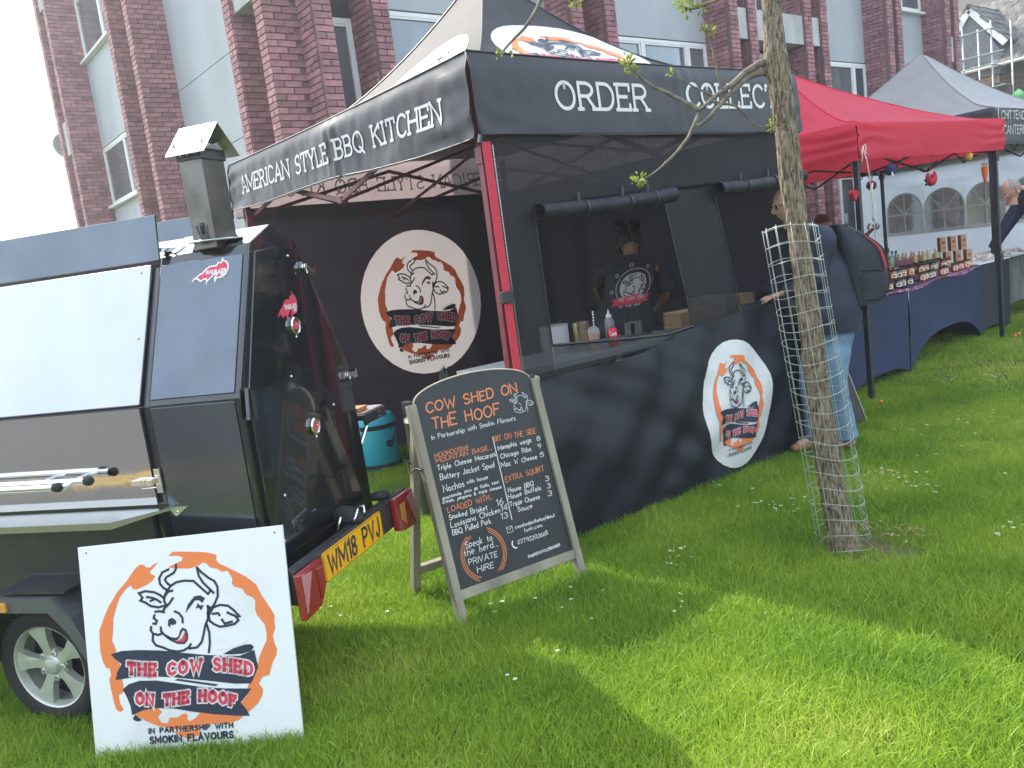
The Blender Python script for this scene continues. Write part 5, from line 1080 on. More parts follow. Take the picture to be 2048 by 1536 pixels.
o = lm.build('maker_mark', M['white'], RG); o.location = -RGO
grc = mat('grey_canopy_cloth', (.26,.245,.24), .5, noise=.12, nscale=3, bump=.06, bscale=9, trans=.12, spec=.6); grv = mat('charcoal_valance_cloth', (.05,.055,.065), .5, noise=.2, nscale=4, trans=.08)
GG, GGO, grp = canopy('grey_gazebo', 'grey pop-up canopy with a dark valance lettered in white, right of the red canopy', 10.03, 12.73, 3.93, 6.63, 2.50, 2.10, 3.50, grc, grv, M['bframe'], 1.45, seed=9)
lm = MB(); gw = lambda a, b, h: Vector((10.03+a, 3.93-.022-h, b))
for s, a, c_, z_, h_ in (('CHITTENDEN',.14,.95,2.37,.085),('CANTERBURY',.18,1.05,2.21,.09)): lay(lm, s, a, z_, c_, z_, h_, .009, gw, .012, 0, GF, .2, .0, .05, cut=.5)
decal(lm, ribbon([(.07,2.52),(.06,2.42),(.09,2.35),(.14,2.36)], .012), gw, .012, 0, .5); decal(lm, ribbon([(.15,2.33),(.12,2.30),(.12,2.2),(.16,2.17)], .012), gw, .012, 0, .5)
o = lm.build('lettering', M['white'], GG); o['kind'] = 'stuff'; o.location = -GGO
b_ = MB(); b_.grid(lambda u, v: Vector((9.98+.03*sin(v*3), 4.1+u*2.4, 2.12-.35*v)), 6, 3)
# white side wall with arched windows
wc = mat('white_tarpaulin', (.90,.91,.95), .45, bump=.25, bscale=6, trans=.7, transc=(.88,.90,.98))
def ww(a, z, h=0): return Vector((12.70-h+.02*nsv(a*2.5,z*3,2)+.012*sin(z*14+nsv(a*1.2,z,4)*5)*(1 if z > 1.85 else .3), 7.05-a, z))
ARW = [(.52,1.06),(1.09,1.65),(1.68,2.20),(2.24,2.78)]; zb_, zt_ = 1.16, 1.78
poly_w = []
b_ = MB()
b_.grid(lambda u, v: ww(u*3.2, zt_+(2.45-zt_)*v), 60, 20); b_.grid(lambda u, v: ww(u*3.2, .15+(zb_-.15)*v), 40, 8); b_.grid(lambda u, v: ww(u*.52, zb_+(zt_-zb_)*v), 6, 6); b_.grid(lambda u, v: ww(2.78+u*.42, zb_+(zt_-zb_)*v), 6, 6)
for (a0, a1), (c0, _) in zip(ARW, ARW[1:]+[(2.78,0)]):
    b_.grid(lambda u, v: ww(a1+(c0-a1)*u, zb_+(zt_-zb_)*v), 2, 6)
    ac, rx = (a0+a1)/2, (a1-a0)/2; top = [(ac-rx*cos(pi*i/16), 1.50+.27*sin(pi*i/16)) for i in range(17)]
    for (p, q) in zip(top, top[1:]): b_.add([ww(p[0],p[1]), ww(q[0],q[1]), ww(q[0],zt_), ww(p[0],zt_)], [(0,1,2,3)])
sw_ = b_.build('side_wall', wc, GG, True); sw_.location = -GGO
cl_ = mat('clear_window_film', (.62,.68,.72), .2, alpha=.38, spec=.8)
for a0, a1 in ARW:
    ac, rx = (a0+a1)/2, (a1-a0)/2; b_ = MB(); pl = [(a0,zb_),(a1,zb_),(a1,1.5)]+[(ac+rx*cos(pi*i/14), 1.5+.27*sin(pi*i/14)) for i in range(1,14)]+[(a0,1.5)]
    decal(b_, [pl], ww, -.01, 0, .2); wn_ = b_.build('window_film', cl_, sw_)
    b_ = MB()
    for l_ in ([(ac,zb_),(ac,1.77)],[(a0,1.46),(a1,1.46)],[(ac,1.46),(ac-rx*.72,1.69)],[(ac,1.46),(ac+rx*.72,1.69)],[(a0,1.19),(a1,1.19)]): decal(b_, ribbon(l_, .022), ww, .006, 0, .2)
    decal(b_, ribbon(pl+pl[:1], .022), ww, .006, 0, .2); b_.build('glazing_bar', M['white'], sw_)
canopy('white_gazebo', 'white peaked canopy just showing beyond the grey one', 16.2, 19.0, 5.9, 8.7, 2.6, 2.3, 3.85, M['white'], M['white'], M['bframe'], 1.5, seed=2)
grn = mat('green_canopy_cloth', (.10,.42,.16), .5, trans=.3)
canopy('green_gazebo', 'pale green peaked canopy farthest right beyond the grey one', 20.3, 23.2, 6.5, 9.4, 2.6, 2.3, 3.95, grn, grn, M['bframe'], 1.5, seed=3)
# things glimpsed through the windows
b_ = MB(); b_.bb((15.2,3.6,.1),(15.6,7.6,.95)); tag(b_.build('far_stall_table', mat('stall_cloth_grey', (.16,.17,.2), .9)), 'grey clothed stall table seen through the clear tent windows', 'table')
# ---------------------------------------------------------------- people
def skinmesh(name, nodes, edges, mt, parent, sub=2, root=0, off=None):
    me = bpy.data.meshes.new(name); me.from_pydata([n_[0] for n_ in nodes], edges, []); me.materials.append(mt)
    o = bpy.data.objects.new(name, me); COL.objects.link(o); o.parent = parent
    if off is not None: o.location = -off
    sk = o.modifiers.new('skin', 'SKIN'); sk.use_smooth_shade = True
    for i, n_ in enumerate(nodes):
        r_ = n_[1]; me.skin_vertices[0].data[i].radius = r_ if isinstance(r_, tuple) else (r_, r_)
        me.skin_vertices[0].data[i].use_root = (i == root)
    s_ = o.modifiers.new('sub', 'SUBSURF'); s_.levels = sub; s_.render_levels = sub
    return o
def chain(n_): return [(i, i+1) for i in range(n_-1)]
def head(name, c, face, mt, parent, off, s=1.0, tilt=0.0, bald=True):
    f = Vector(face).normalized(); side = f.cross(Vector((0,0,1))).normalized(); f = (f*cos(tilt)-Vector((0,0,1))*sin(tilt)).normalized(); u_ = side.cross(f).normalized()
    b_ = MB(); n1, n2 = 40, 32
    def P(a, t):      # a azimuth (0 = face), t polar from the crown
        x, y, z = sin(t)*cos(a), sin(t)*sin(a), cos(t)
        X, Y, Z = x*.098, y*.076, z*.118
        if z < -.1: k = 1-.20*min(1,(-z-.1)/.9)**1.1; X *= 1-.12*min(1,(-z-.1)/.9) if x > 0 else 1-.42*min(1,(-z-.1)/.9); Y *= k
        g_ = lambda aa, tt, sa, st: math.exp(-((math.atan2(sin(a-aa),cos(a-aa)))/sa)**2-((t-tt)/st)**2)
        X += .026*g_(0,1.74,.13,.15)+.010*g_(0,1.55,.12,.22)-.010*(g_(.36,1.52,.17,.12)+g_(-.36,1.52,.17,.12))+.007*g_(0,1.32,.55,.09)+.009*g_(0,2.06,.28,.06)+.008*g_(0,2.17,.25,.05)-.005*g_(0,2.115,.3,.025)+.012*g_(0,2.45,.35,.16)
        return Vector(c)+(f*X+side*Y+u_*Z)*s
    b_.grid(lambda u, v: P(u*2*pi, .02+v*(pi-.04)), n1, n2); b_.lathe([(.056,-.16),(.054,-.10),(.060,-.04)], Vector(c)-f*.015*s, 18, 0, Matrix.Scale(s,3), cap=False)
    for sg_ in (-1, 1):
        for k in range(1):
            q = Vector(c)+(side*sg_*.078-f*.008-u_*.012)*s
            b_.lathe([(.0001,.0),(.012,.004),(.020,.010),(.024,.008),(.022,-.002),(.010,-.008)], q, 14, 0, Matrix((tuple(f*s), tuple(u_*1.35*s), tuple((side*sg_*1.0-f*.5).normalized()*s))).transposed(), cap=False)
    o = b_.build(name, mt, parent, True); o.location = -off
    b_ = MB()
    for sg_ in (-1, 1): b_.lathe([(.0001,-.011),(.008,-.008),(.011,0),(.008,.008),(.0001,.011)], Vector(c)+(f*.082+side*sg_*.031+u_*.004)*s, 12)
    e_ = b_.build('eyes', M['white'], o, True); e_.location = (0,0,0)
    return o, f, side, u_
def hand(c, d, pn, mt, parent, off, s=1.0, curl=.5, thumb=1):
    """c wrist, d along the fingers, pn palm normal (down side)"""
    d = Vector(d).normalized(); pn = Vector(pn).normalized(); sd = d.cross(pn).normalized(); pn = sd.cross(d).normalized(); c = Vector(c)
    nodes = [(c-d*.02*s, .024*s),(c+d*.03*s, (.036*s,.017*s)),(c+d*.075*s, (.038*s,.015*s))]; ed = chain(3)
    o = skinmesh('hand', nodes, ed, mt, parent, 2, 0, off)
    for i, (k, ln) in enumerate(((-1.45,.072),(-.5,.082),(.5,.077),(1.45,.060))):
        b0 = c+d*.068*s+sd*k*.0185*s; n_ = [(b0, .010*s)]; p = b0; a = curl*.35
        for j, fr in enumerate((.44,.32,.24)):
            p = p+(d*cos(a)+pn*sin(a)+sd*k*.05)*ln*fr*s; n_.append((p, (.0092-.0012*j)*s)); a += curl*.75
        skinmesh('finger', n_, chain(4), mt, o, 1, 0)
    b0 = c+d*.02*s-sd*thumb*-1.0*.0*s+sd*thumb*.026*s; t1 = b0+(d*.6+sd*thumb*.8+pn*.3).normalized()*.034*s; t2 = t1+(d*.85+sd*thumb*.35+pn*.3).normalized()*.030*s; t3 = t2+(d*.95+sd*thumb*.05+pn*.25).normalized()*.022*s
    skinmesh('thumb', [(b0,.014*s),(t1,.0125*s),(t2,.011*s),(t3,.009*s)], chain(4), mt, o, 1, 0)
    return o
skinA = mat('skin_light', (.50,.28,.20), .5, noise=.15, nscale=30); skinB = mat('skin_tan', (.30,.155,.10), .5, noise=.15, nscale=30); skinC = mat('skin_dark', (.12,.065,.045), .5, noise=.1, nscale=30)
hairm = mat('black_hair', (.010,.009,.010), .45, noise=.5, nscale=50, bump=.8, bscale=70, stretch=(1,1,.3))
def V3(*a): return Vector(a)
def arms_legs(P, name, mt, root, off, rad, sub=2):
    """one continuous body from a joint dictionary"""
    order = ['pelvis','waist','chest','neck','headb','shL','elL','haL','shR','elR','haR','hipL','knL','anL','toL','hipR','knR','anR','toR']
    idx = {k: i for i, k in enumerate(order)}
    nodes = [(P[k], rad.get(k, rad.get(k[:-1], .05))) for k in order]
    E_ = [('pelvis','waist'),('waist','chest'),('chest','neck'),('neck','headb'),('chest','shL'),('shL','elL'),('elL','haL'),('chest','shR'),('shR','elR'),('elR','haR'),('pelvis','hipL'),('hipL','knL'),('knL','anL'),('anL','toL'),('pelvis','hipR'),('hipR','knR'),('knR','anR'),('anR','toR')]
    return skinmesh(name, nodes, [(idx[a], idx[b]) for a, b in E_], mt, root, sub, 0, off)
RAD = dict(pelvis=(.145,.10), waist=(.13,.095), chest=(.15,.10), neck=(.055,.055), headb=.045, sh=.062, el=.042, ha=.027, hip=.09, kn=.058, an=.040, to=.04)
def loft(name, secs, wa, mt, parent, off, wr=.010, n=40, m=10, sd=0, caps=True):
    """cloth laid over cross-sections (centre, half width, half depth); wa = width axis"""
    wa = Vector(wa).normalized(); da = Vector((-wa.y, wa.x, 0)).normalized()
    P_ = [tuple(c)+(a, b) for c, a, b in secs]; K = (len(secs)-1)*m; b_ = MB()
    def F(u, v):
        x, y, z, a, b = cr_(v*(len(secs)-1)*.9999, P_); t = u*2*pi; k = 1+wr*8*nsv(cos(t)*1.5, sin(t)*1.5+sd, z*7)*.5+wr*4*nsv(cos(t)*4+sd, sin(t)*4, z*12)
        c_, s_ = cos(t), sin(t); return Vector((x, y, z))+(wa*math.copysign(abs(c_)**.85, c_)*a+da*math.copysign(abs(s_)**.9, s_)*b)*k
    b_.grid(F, n, K); o = b_.build(name, mt, parent, True); o.location = -off; return o, F
def sleeve(b_, pts, rad, sd=0):
    P_ = [tuple(p)+(r,) for p, r in zip(pts, rad)]; o = []
    for i in range((len(pts)-1)*8+1): x, y, z, r = cr_(min(i/8, len(pts)-1.0001), P_); o.append((Vector((x, y, z)), r*(1+.10*nsv(z*16, x*9+sd, y*9)+.05*nsv(z*40, sd))))
    b_.tube([q[0] for q in o], [q[1] for q in o], 18, cap=True)
# --- woman serving inside the black gazebo
wo = V3(4.46,4.32,0)
WO = thing('person', 'person in charcoal T-shirt with two dark hair buns, back turned, inside the black canopy', 'person', wo)
f_ = V3(.60,.80,0); r_ = V3(.80,-.60,0)
P = dict(pelvis=V3(4.45,4.32,.90), waist=V3(4.50,4.33,1.06), chest=V3(4.60,4.34,1.30), neck=V3(4.655,4.36,1.44), headb=V3(4.68,4.39,1.49),
    shL=V3(4.60,4.36,1.385)-r_*.165, shR=V3(4.63,4.34,1.365)+r_*.185, elL=V3(4.60,4.72,1.24), haL=V3(4.80,4.86,1.08), elR=V3(4.86,4.24,1.13), haR=V3(4.87,4.42,.97))
for s_, k in (('L',-1),('R',1)):
    P['hip'+s_] = V3(4.45,4.32,.84)+r_*.10*k; P['kn'+s_] = V3(4.45,4.35,.46)+r_*.11*k; P['an'+s_] = V3(4.44,4.30,.08)+r_*.11*k; P['to'+s_] = V3(4.44,4.30,.04)+r_*.11*k+f_*.17
arms_legs(P, 'body', skinB, WO, wo, {k_: (tuple(q*.72 for q in v) if isinstance(v, tuple) else v*.86) for k_, v in RAD.items()})
shm = mat('charcoal_tshirt', (.035,.038,.045), .9, noise=.25, nscale=5, bump=.25, bscale=9)
SHC = [(V3(4.41,4.30,.865),.24,.19),(V3(4.42,4.31,.96),.245,.20),(V3(4.46,4.325,1.07),.215,.17),(V3(4.53,4.335,1.18),.172,.135),(V3(4.585,4.34,1.30),.188,.130),(V3(4.625,4.35,1.38),.185,.115),(V3(4.645,4.36,1.425),.135,.09),(V3(4.66,4.37,1.465),.068,.066)]
so_, SF = loft('tshirt', SHC, r_, shm, WO, wo, .012, 60, 10, 2)
b_ = MB(); sleeve(b_, [P['shR']+V3(-.06,.04,.0), P['shR']+V3(.02,0,-.02), P['shR'].lerp(P['elR'],.5), P['shR'].lerp(P['elR'],.82)], [.055,.066,.066,.074]); sleeve(b_, [P['shL']+V3(.06,-.04,.0), P['shL']+V3(-.01,0,-.02), P['shL'].lerp(P['elL'],.5), P['shL'].lerp(P['elL'],.7)], [.055,.064,.062,.066], 4); o = b_.build('sleeves', shm, WO, True); o.location = -wo
skinmesh('trousers', [(P['pelvis']+V3(0,0,.0),(.22,.17)),(P['hipL'],.11),(P['knL'],.075),(P['anL'],.055),(P['hipR'],.11),(P['knR'],.075),(P['anR'],.055)], [(0,1),(1,2),(2,3),(0,4),(4,5),(5,6)], M['navy'], WO, 2, 0, wo)
hc = V3(4.69,4.41,1.555); ho, hf, hs, hu = head('head', hc, f_, skinB, WO, wo, .98, .45)
b_ = MB(); b_.grid(lambda u, v: hc-hf*.012+((hf*-cos(u*2*pi)*.116+hs*sin(u*2*pi)*.094)*sin(.01+v*1.95)+hu*cos(.01+v*1.95)*.132)*(1+.03*nsv(u*40,v*3,3)+.04*nsv(u*9,v*6,1)), 64, 24)
for k in (-1, 1):
    bc = hc+hu*.135-hf*.02+hs*.058*k; b_.grid(lambda u, v: bc+Vector((cos(u*2*pi)*sin(v*pi)*.052, sin(u*2*pi)*sin(v*pi)*.052, cos(v*pi)*.045))*(1+.12*nsv(u*14,v*9,5+k)), 30, 18)
o = b_.build('hair', hairm, WO, True); o.location = -wo
b_ = MB(); b_.tube([hc-hf*.02+(-hf*sin(.35+i*.12)*.118+hu*cos(.35+i*.12)*.134)*1.0+hs*(.006*sin(i*.7)) for i in range(12)], .0022, 5); o = b_.build('hair_parting', skinB, WO); o.location = -wo
hand(P['haR'], (.1,.5,-.8), (-.8,.3,0), skinB, WO, wo, .95); hand(P['haL'], (.7,.5,-.4), (0,0,-1), skinB, WO, wo, .95)
# print on the back of the shirt, laid on a slightly bowed panel of the shirt back
def tsh(a, b, h=0):
    z = 1.185+b; v0 = 0
    lo, hi = 0.0, 1.0
    for _ in range(18):
        m_ = (lo+hi)/2; zz = cr_(m_*(len(SHC)-1)*.9999, [tuple(c)+(p_, q_) for c, p_, q_ in SHC])[2]
        if zz < z: lo = m_
        else: hi = m_
    x, y, zz, aw, bd = cr_(lo*(len(SHC)-1)*.9999, [tuple(c)+(p_, q_) for c, p_, q_ in SHC]); t = -pi/2+math.asin(max(-.9, min(.9, (a+.015)/aw)))*.98
    q = SF((t/(2*pi)) % 1, lo); return q+(-f_)*(h+.003)
b_ = MB(); cw = [(.105*cos(2*pi*i/30), .055+.105*sin(2*pi*i/30)) for i in range(31)]
decal(b_, [cw[:-1]], tsh, .000, 1, .03); decal(b_, ribbon(cw, .026), tsh, .002, 0, .03); decal(b_, ribbon([(x*1.15, .055+(y-.055)*1.15) for x, y in cw], .005), tsh, .002, 1, .03)
for k in range(8):
    a = 2*pi*k/8+.2; ca, sa = cos(a), sin(a)
    if sa < -.5: continue
    p = [(ca*.112, .055+sa*.112),(ca*.142, .055+sa*.142)]; decal(b_, ribbon(p, .012), tsh, .002, 0, .03); q = [(ca*.150+.011*cos(t), .055+sa*.150+.011*sin(t)) for t in [2*pi*i/10 for i in range(11)]]; decal(b_, [q[:-1]], tsh, .002, 0, .03); decal(b_, ribbon(q, .004), tsh, .003, 1, .03)
lg = [[((x-480)/640*.24, .055+(y-655)/500*.20) for x, y in st] for st in LOGO['stroke']]
for st in lg: decal(b_, ribbon(st, .0060), tsh, .002, 0, .03)
decal(b_, [[(-.13,-.075),(.13,-.06),(.115,-.04),(.135,-.015),(.10,-.015),(0,-.008),(-.10,-.02),(-.135,-.03),(-.115,-.05)]], tsh, .004, 2, .03)
lay(b_, 'THE COW SHED', -.085, -.045, .088, -.038, .022, .0042, tsh, .005, 1, GO, .3, cut=.03); lay(b_, 'ON THE HOOF', -.07, -.088, .07, -.083, .013, .003, tsh, .003, 1, GO, .3, cut=.03)
o = b_.build('shirt_print', [M['dark'], mat('grey_print', (.5,.48,.46), .8), M['red']], WO); o.location = -wo
# --- man with the backpack at the counter
mo_ = V3(5.0,3.05,0)
MN = thing('person', 'bald person in glasses, navy jacket and pale jeans, one hand on the black counter', 'person', mo_)
f_ = V3(-.80,.60,0).normalized(); r_ = V3(.60,.80,0)
P = dict(pelvis=V3(5.06,3.03,.92), waist=V3(5.09,3.05,1.08), chest=V3(5.10,3.12,1.32), neck=V3(5.08,3.19,1.49), headb=V3(5.06,3.23,1.57),
    shL=V3(5.09,3.15,1.40)-r_*.18, shR=V3(5.09,3.15,1.41)+r_*.18, elL=V3(4.93,3.03,1.16), haL=V3(4.82,3.24,1.085), elR=V3(5.1,3.42,1.15), haR=V3(4.98,3.45,1.08),
    hipL=V3(5.04,2.98,.86), knL=V3(4.96,2.97,.48), anL=V3(5.03,2.96,.09), toL=V3(4.92,3.05,.05), hipR=V3(5.07,3.12,.86), knR=V3(4.93,3.13,.48), anR=V3(4.95,3.12,.09), toR=V3(4.82,3.21,.05))
arms_legs(P, 'body', skinA, MN, mo_, {k_: (tuple(q*.72 for q in v) if isinstance(v, tuple) else v*.86) for k_, v in RAD.items()})
jk = mat('navy_jacket', (.018,.024,.048), .75, noise=.3, nscale=6, bump=.3, bscale=9)
loft('jacket', [(V3(5.06,3.02,.80),.175,.165),(V3(5.06,3.03,.92),.19,.175),(V3(5.08,3.05,1.08),.185,.165),(V3(5.10,3.10,1.25),.195,.165),(V3(5.10,3.14,1.39),.185,.14),(V3(5.09,3.17,1.46),.125,.10),(V3(5.08,3.19,1.51),.078,.076),(V3(5.075,3.20,1.545),.072,.072)], r_, jk, MN, mo_, .012, 50, 9, 5)
b_ = MB(); sleeve(b_, [P['shL']+V3(.03,.05,.02), P['shL'], P['shL'].lerp(P['elL'],.55), P['elL'], P['elL'].lerp(P['haL'],.5), P['elL'].lerp(P['haL'],.86)], [.08,.088,.074,.068,.056,.046]); sleeve(b_, [P['shR']+V3(-.03,-.05,.02), P['shR'], P['elR'], P['haR']], [.08,.088,.068,.05], 3); o = b_.build('sleeves', jk, MN, True); o.location = -mo_
jn = mat('pale_blue_jeans', (.17,.27,.38), .85, noise=.35, nscale=7, bump=.3, bscale=14)
b_ = MB()
for s_ in 'LR': sleeve(b_, [P['hip'+s_]+V3(0,0,.08), P['hip'+s_]+V3(0,0,-.06), P['hip'+s_].lerp(P['kn'+s_],.6), P['kn'+s_], P['kn'+s_].lerp(P['an'+s_],.5), P['an'+s_]+V3(0,0,.0)], [.10,.108,.088,.078,.073,.078], 3 if s_ == 'L' else 8)
o = b_.build('jeans', jn, MN, True); o.location = -mo_
shoe = mat('tan_leather_shoe', (.30,.15,.07), .6, noise=.3, nscale=20)
for s_ in 'LR': skinmesh('shoe', [(P['an'+s_]+V3(.05,-.04,-.045),.042),(P['an'+s_]+V3(0,0,-.02),.052),(P['an'+s_].lerp(P['to'+s_],.7)+V3(0,0,-.015),(.046,.038)),(P['to'+s_]+V3(-.03,.02,-.012),(.036,.026))], chain(4), shoe, MN, 2, 0, mo_)
hc = V3(5.045,3.265,1.665); ho, hf, hs, hu = head('head', hc, f_, skinA, MN, mo_, 1.02, .18)
b_ = MB()
for k in (-1, 1): b_.prism([(-.030,-.016),(.026,-.016),(.030,.006),(.024,.018),(-.026,.018),(-.032,.008)], lambda x, y, h: hc+hf*(.098+h)*1.0+hs*(k*.033+x*k)+hu*(.006+y), -.004, .003); b_.tube([hc+hf*.092+hs*k*.064+hu*.014, hc+hf*.03+hs*k*.088+hu*.012, hc-hf*.01+hs*k*.088+hu*.004], .0032, 6)
b_.tube([hc+hf*.112-hs*.01+hu*.012, hc+hf*.112+hs*.01+hu*.012], .003, 6); o = b_.build('sunglasses', M['gloss'], MN); o.location = -mo_
hand(P['haL'], (-.85,.5,-.12), (.1,.1,-1), skinA, MN, mo_, 1.0, .45, -1)
# --- backpack
bpo = V3(5.15,2.99,.94); BP = thing('backpack', 'navy and black backpack with a red zip stripe on the back of the bald person', 'backpack', bpo)
o_ax = V3(.80,-.60,0); w_ax = V3(.60,.80,0)
def bpk(u, v):
    z = .96+.53*v; a = u*2*pi; dp_ = (.125+.11*sin(pi*min(1,.12+v*.80))**.8)*(1-.62*max(0,(v-.62)/.38)**1.6)*(1-.18*max(0,(.12-v)/.12)); w_ = .150*(1-.30*max(0,(v-.65)/.35)**1.5)
    sx = lambda t: math.copysign(abs(t)**.55, t); x = sx(cos(a)); y = sx(sin(a))
    return V3(5.155,2.965,0)+o_ax*(.0+dp_*(1+x)*.62)+w_ax*y*w_+V3(0,0,z)+V3(-.02,.015,0)*v*3+o_ax*.004*nsv(u*9,v*7,2)
b_ = MB(); b_.grid(lambda u, v: bpk(u, v), 60, 40); pk_ = V3(5.155,2.965,0)
b_.add([bpk(i/60, 1) for i in range(60)]+[bpk(i/60, 0) for i in range(60)], [tuple(range(60)), tuple(range(119, 59, -1))]); o = b_.build('pack', mat('backpack_cloth', (.020,.024,.036), .7, noise=.3, nscale=9, bump=.3, bscale=30), BP, True, 50); o.location = -bpo
def bpo_(u, v, h): return bpk(u, v)+(bpk(u, v)-(pk_+o_ax*.12+V3(0,0,bpk(u,v).z))).normalized()*h
b_ = MB(); b_.tube([bpo_(.822-.012*sin(pi*i/14), .30+.52*i/14, .004) for i in range(15)], [.004+.007*sin(pi*i/14) for i in range(15)], 8, flat=.5); o = b_.build('zip_stripe', M['strap'], BP, True); o.location = -bpo
b_ = MB()
for uu in (.80,.88,.97): b_.tube([bpo_(uu, .05+.85*i/16, .003) for i in range(17)], .0035, 5)
b_.tube([bpo_(.72+.14*i/12, .40+.02*sin(i*.8), .004) for i in range(13)], .006, 6); b_.tube([bpo_(.72+.26*i/12, .18, .004) for i in range(13)], .004, 5)
o = b_.build('seam', M['rubber'], BP, True); o.location = -bpo
b_ = MB(); b_.grid(lambda u, v: bpo_(.70+.15*u, .06+.32*v, .012*sin(pi*u)+.006), 12, 8); o = b_.build('side_pocket', bpy.data.materials['backpack_cloth'], BP, True); o.location = -bpo
b_ = MB()
for k in (-1, 1): b_.tube([V3(5.10,3.13,1.47)+w_ax*.10*k, V3(5.07,3.17,1.52)+w_ax*.11*k, V3(5.00,3.20,1.45)+w_ax*.12*k, V3(4.97,3.17,1.25)+w_ax*.14*k, V3(5.10,3.03,1.02)+w_ax*.15*k], [.02,.026,.026,.018,.010], 8, flat=.4)
b_.tube([bpo_(.78,.98,.005), V3(5.19,2.95,1.51), bpo_(.93,.97,.005)], .008, 6); o = b_.build('shoulder_strap', M['bframe'], BP, True); o.location = -bpo
# --- two more people, mostly hidden
o3 = V3(8.42,5.02,.1); M3 = thing('person', 'mostly hidden person with cropped dark hair and white-edged collar behind the backpack', 'person', o3)
P = {k: v+V3(8.42-5.0,5.02-3.05,-.14) for k, v in P.items()}; P.update(haR=V3(8.72,4.70,1.34), elR=V3(8.60,4.80,1.20), shR=V3(8.50,4.92,1.30), chest=V3(8.44,5.0,1.22), headb=V3(8.38,5.02,1.42), neck=V3(8.40,5.02,1.36), shL=V3(8.33,5.10,1.28))
arms_legs(P, 'body', skinC, M3, o3, RAD); head('head', V3(8.37,5.03,1.47), (-.3,.95,0), skinB, M3, o3, 1.0, .2)
b_ = MB(); b_.grid(lambda u, v: V3(8.37,5.03,1.485)+V3(cos(u*2*pi)*sin(.02+v*1.35)*.088, sin(u*2*pi)*sin(.02+v*1.35)*.108, cos(.02+v*1.35)*.118), 30, 14); o = b_.build('hair', mat('cropped_hair', (.05,.03,.022), .8), M3, True); o.location = -o3
skinmesh('jacket', [(P['pelvis'],(.16,.13)),(P['chest'],(.19,.14)),(P['neck']+V3(0,0,-.02),.09),(P['shR'],.085),(P['elR'],.065),(P['haR']+(P['elR']-P['haR'])*.3,.045),(P['shL'],.085),(P['elL'],.06)], [(0,1),(1,2),(1,3),(3,4),(4,5),(1,6),(6,7)], jk, M3, 2, 0, o3)
b_ = MB(); b_.tube([V3(8.46,4.90,1.36), V3(8.52,4.88,1.42), V3(8.56,4.86,1.43), V3(8.58,4.86,1.36)], .010, 6); o = b_.build('collar_edge', M['white'], M3, True); o.location = -o3
hand(V3(8.72,4.70,1.34), (.5,-.4,.45), (.3,.5,-.3), skinC, M3, o3, 1.0, .3)
o4 = V3(10.85,3.45,.14); M4 = thing('person', 'grey-haired person in a navy hooded top bending over the far table at the right edge', 'person', o4)
d_ = V3(-.88,.10,0)
P = dict(pelvis=V3(10.82,3.50,1.02), waist=V3(10.76,3.54,1.15), chest=V3(10.60,3.66,1.42), neck=V3(10.40,3.78,1.56), headb=V3(10.30,3.84,1.60), shL=V3(10.44,3.66,1.44), elL=V3(10.40,3.66,1.20), haL=V3(10.44,3.72,.97), shR=V3(10.62,3.90,1.48), elR=V3(10.52,4.05,1.22), haR=V3(10.5,4.2,.98),
    hipL=V3(10.80,3.42,.95), knL=V3(10.78,3.40,.58), anL=V3(10.80,3.38,.22), toL=V3(10.68,3.42,.18), hipR=V3(10.86,3.60,.95), knR=V3(10.84,3.62,.58), anR=V3(10.86,3.62,.22), toR=V3(10.75,3.68,.18))
arms_legs(P, 'body', skinA, M4, o4, RAD)
blu = mat('navy_sweatshirt', (.028,.040,.090), .85, noise=.25, nscale=6, bump=.2, bscale=9)
loft('sweatshirt', [(V3(10.84,3.48,.98),.19,.17),(V3(10.80,3.52,1.10),.20,.18),(V3(10.70,3.60,1.28),.22,.19),(V3(10.58,3.69,1.42),.23,.19),(V3(10.48,3.75,1.50),.19,.16),(V3(10.36,3.80,1.56),.10,.09),(V3(10.32,3.82,1.58),.085,.08)], (.3,.95,0), blu, M4, o4, .014, 44, 8, 9)
b_ = MB(); sleeve(b_, [V3(10.56,3.70,1.46), V3(10.46,3.60,1.40), V3(10.42,3.62,1.20), P['haL']+V3(0,0,.05)], [.10,.095,.078,.05]); sleeve(b_, [V3(10.56,3.86,1.46), P['shR'], P['elR'], P['haR']], [.09,.09,.07,.05], 3)
b_.lathe([(.11,-.03),(.12,0),(.10,.035),(.075,.03)], V3(10.40,3.79,1.56), 20, 0, Matrix.Rotation(-.7, 3, 'Y'), cap=False); o = b_.build('sleeves', blu, M4, True); o.location = -o4
skinmesh('trousers', [(P['pelvis'],(.15,.12)),(P['hipL'],.10),(P['knL'],.08),(P['anL'],.06),(P['hipR'],.10),(P['knR'],.08),(P['anR'],.06)], [(0,1),(1,2),(2,3),(0,4),(4,5),(5,6)], M['bframe'], M4, 2, 0, o4)
head('head', V3(10.20,3.88,1.585), (-.8,.35,0), skinA, M4, o4, 1.0, .6)
b_ = MB(); b_.grid(lambda u, v: V3(10.215,3.875,1.60)+V3(cos(u*2*pi)*sin(.02+v*1.5)*.106, sin(u*2*pi)*sin(.02+v*1.5)*.088, cos(.02+v*1.5)*.110)*(1+.02*nsv(u*30,v*9)), 40, 14); o = b_.build('hair', mat('short_grey_hair', (.33,.29,.27), .9, noise=.4, nscale=60), M4, True); o.location = -o4
hand(P['haL'], (-.1,.2,-.9), (-.8,0,0), skinA, M4, o4, 1.05)
M4.location = o4+V3(-.34,-.16,.0)
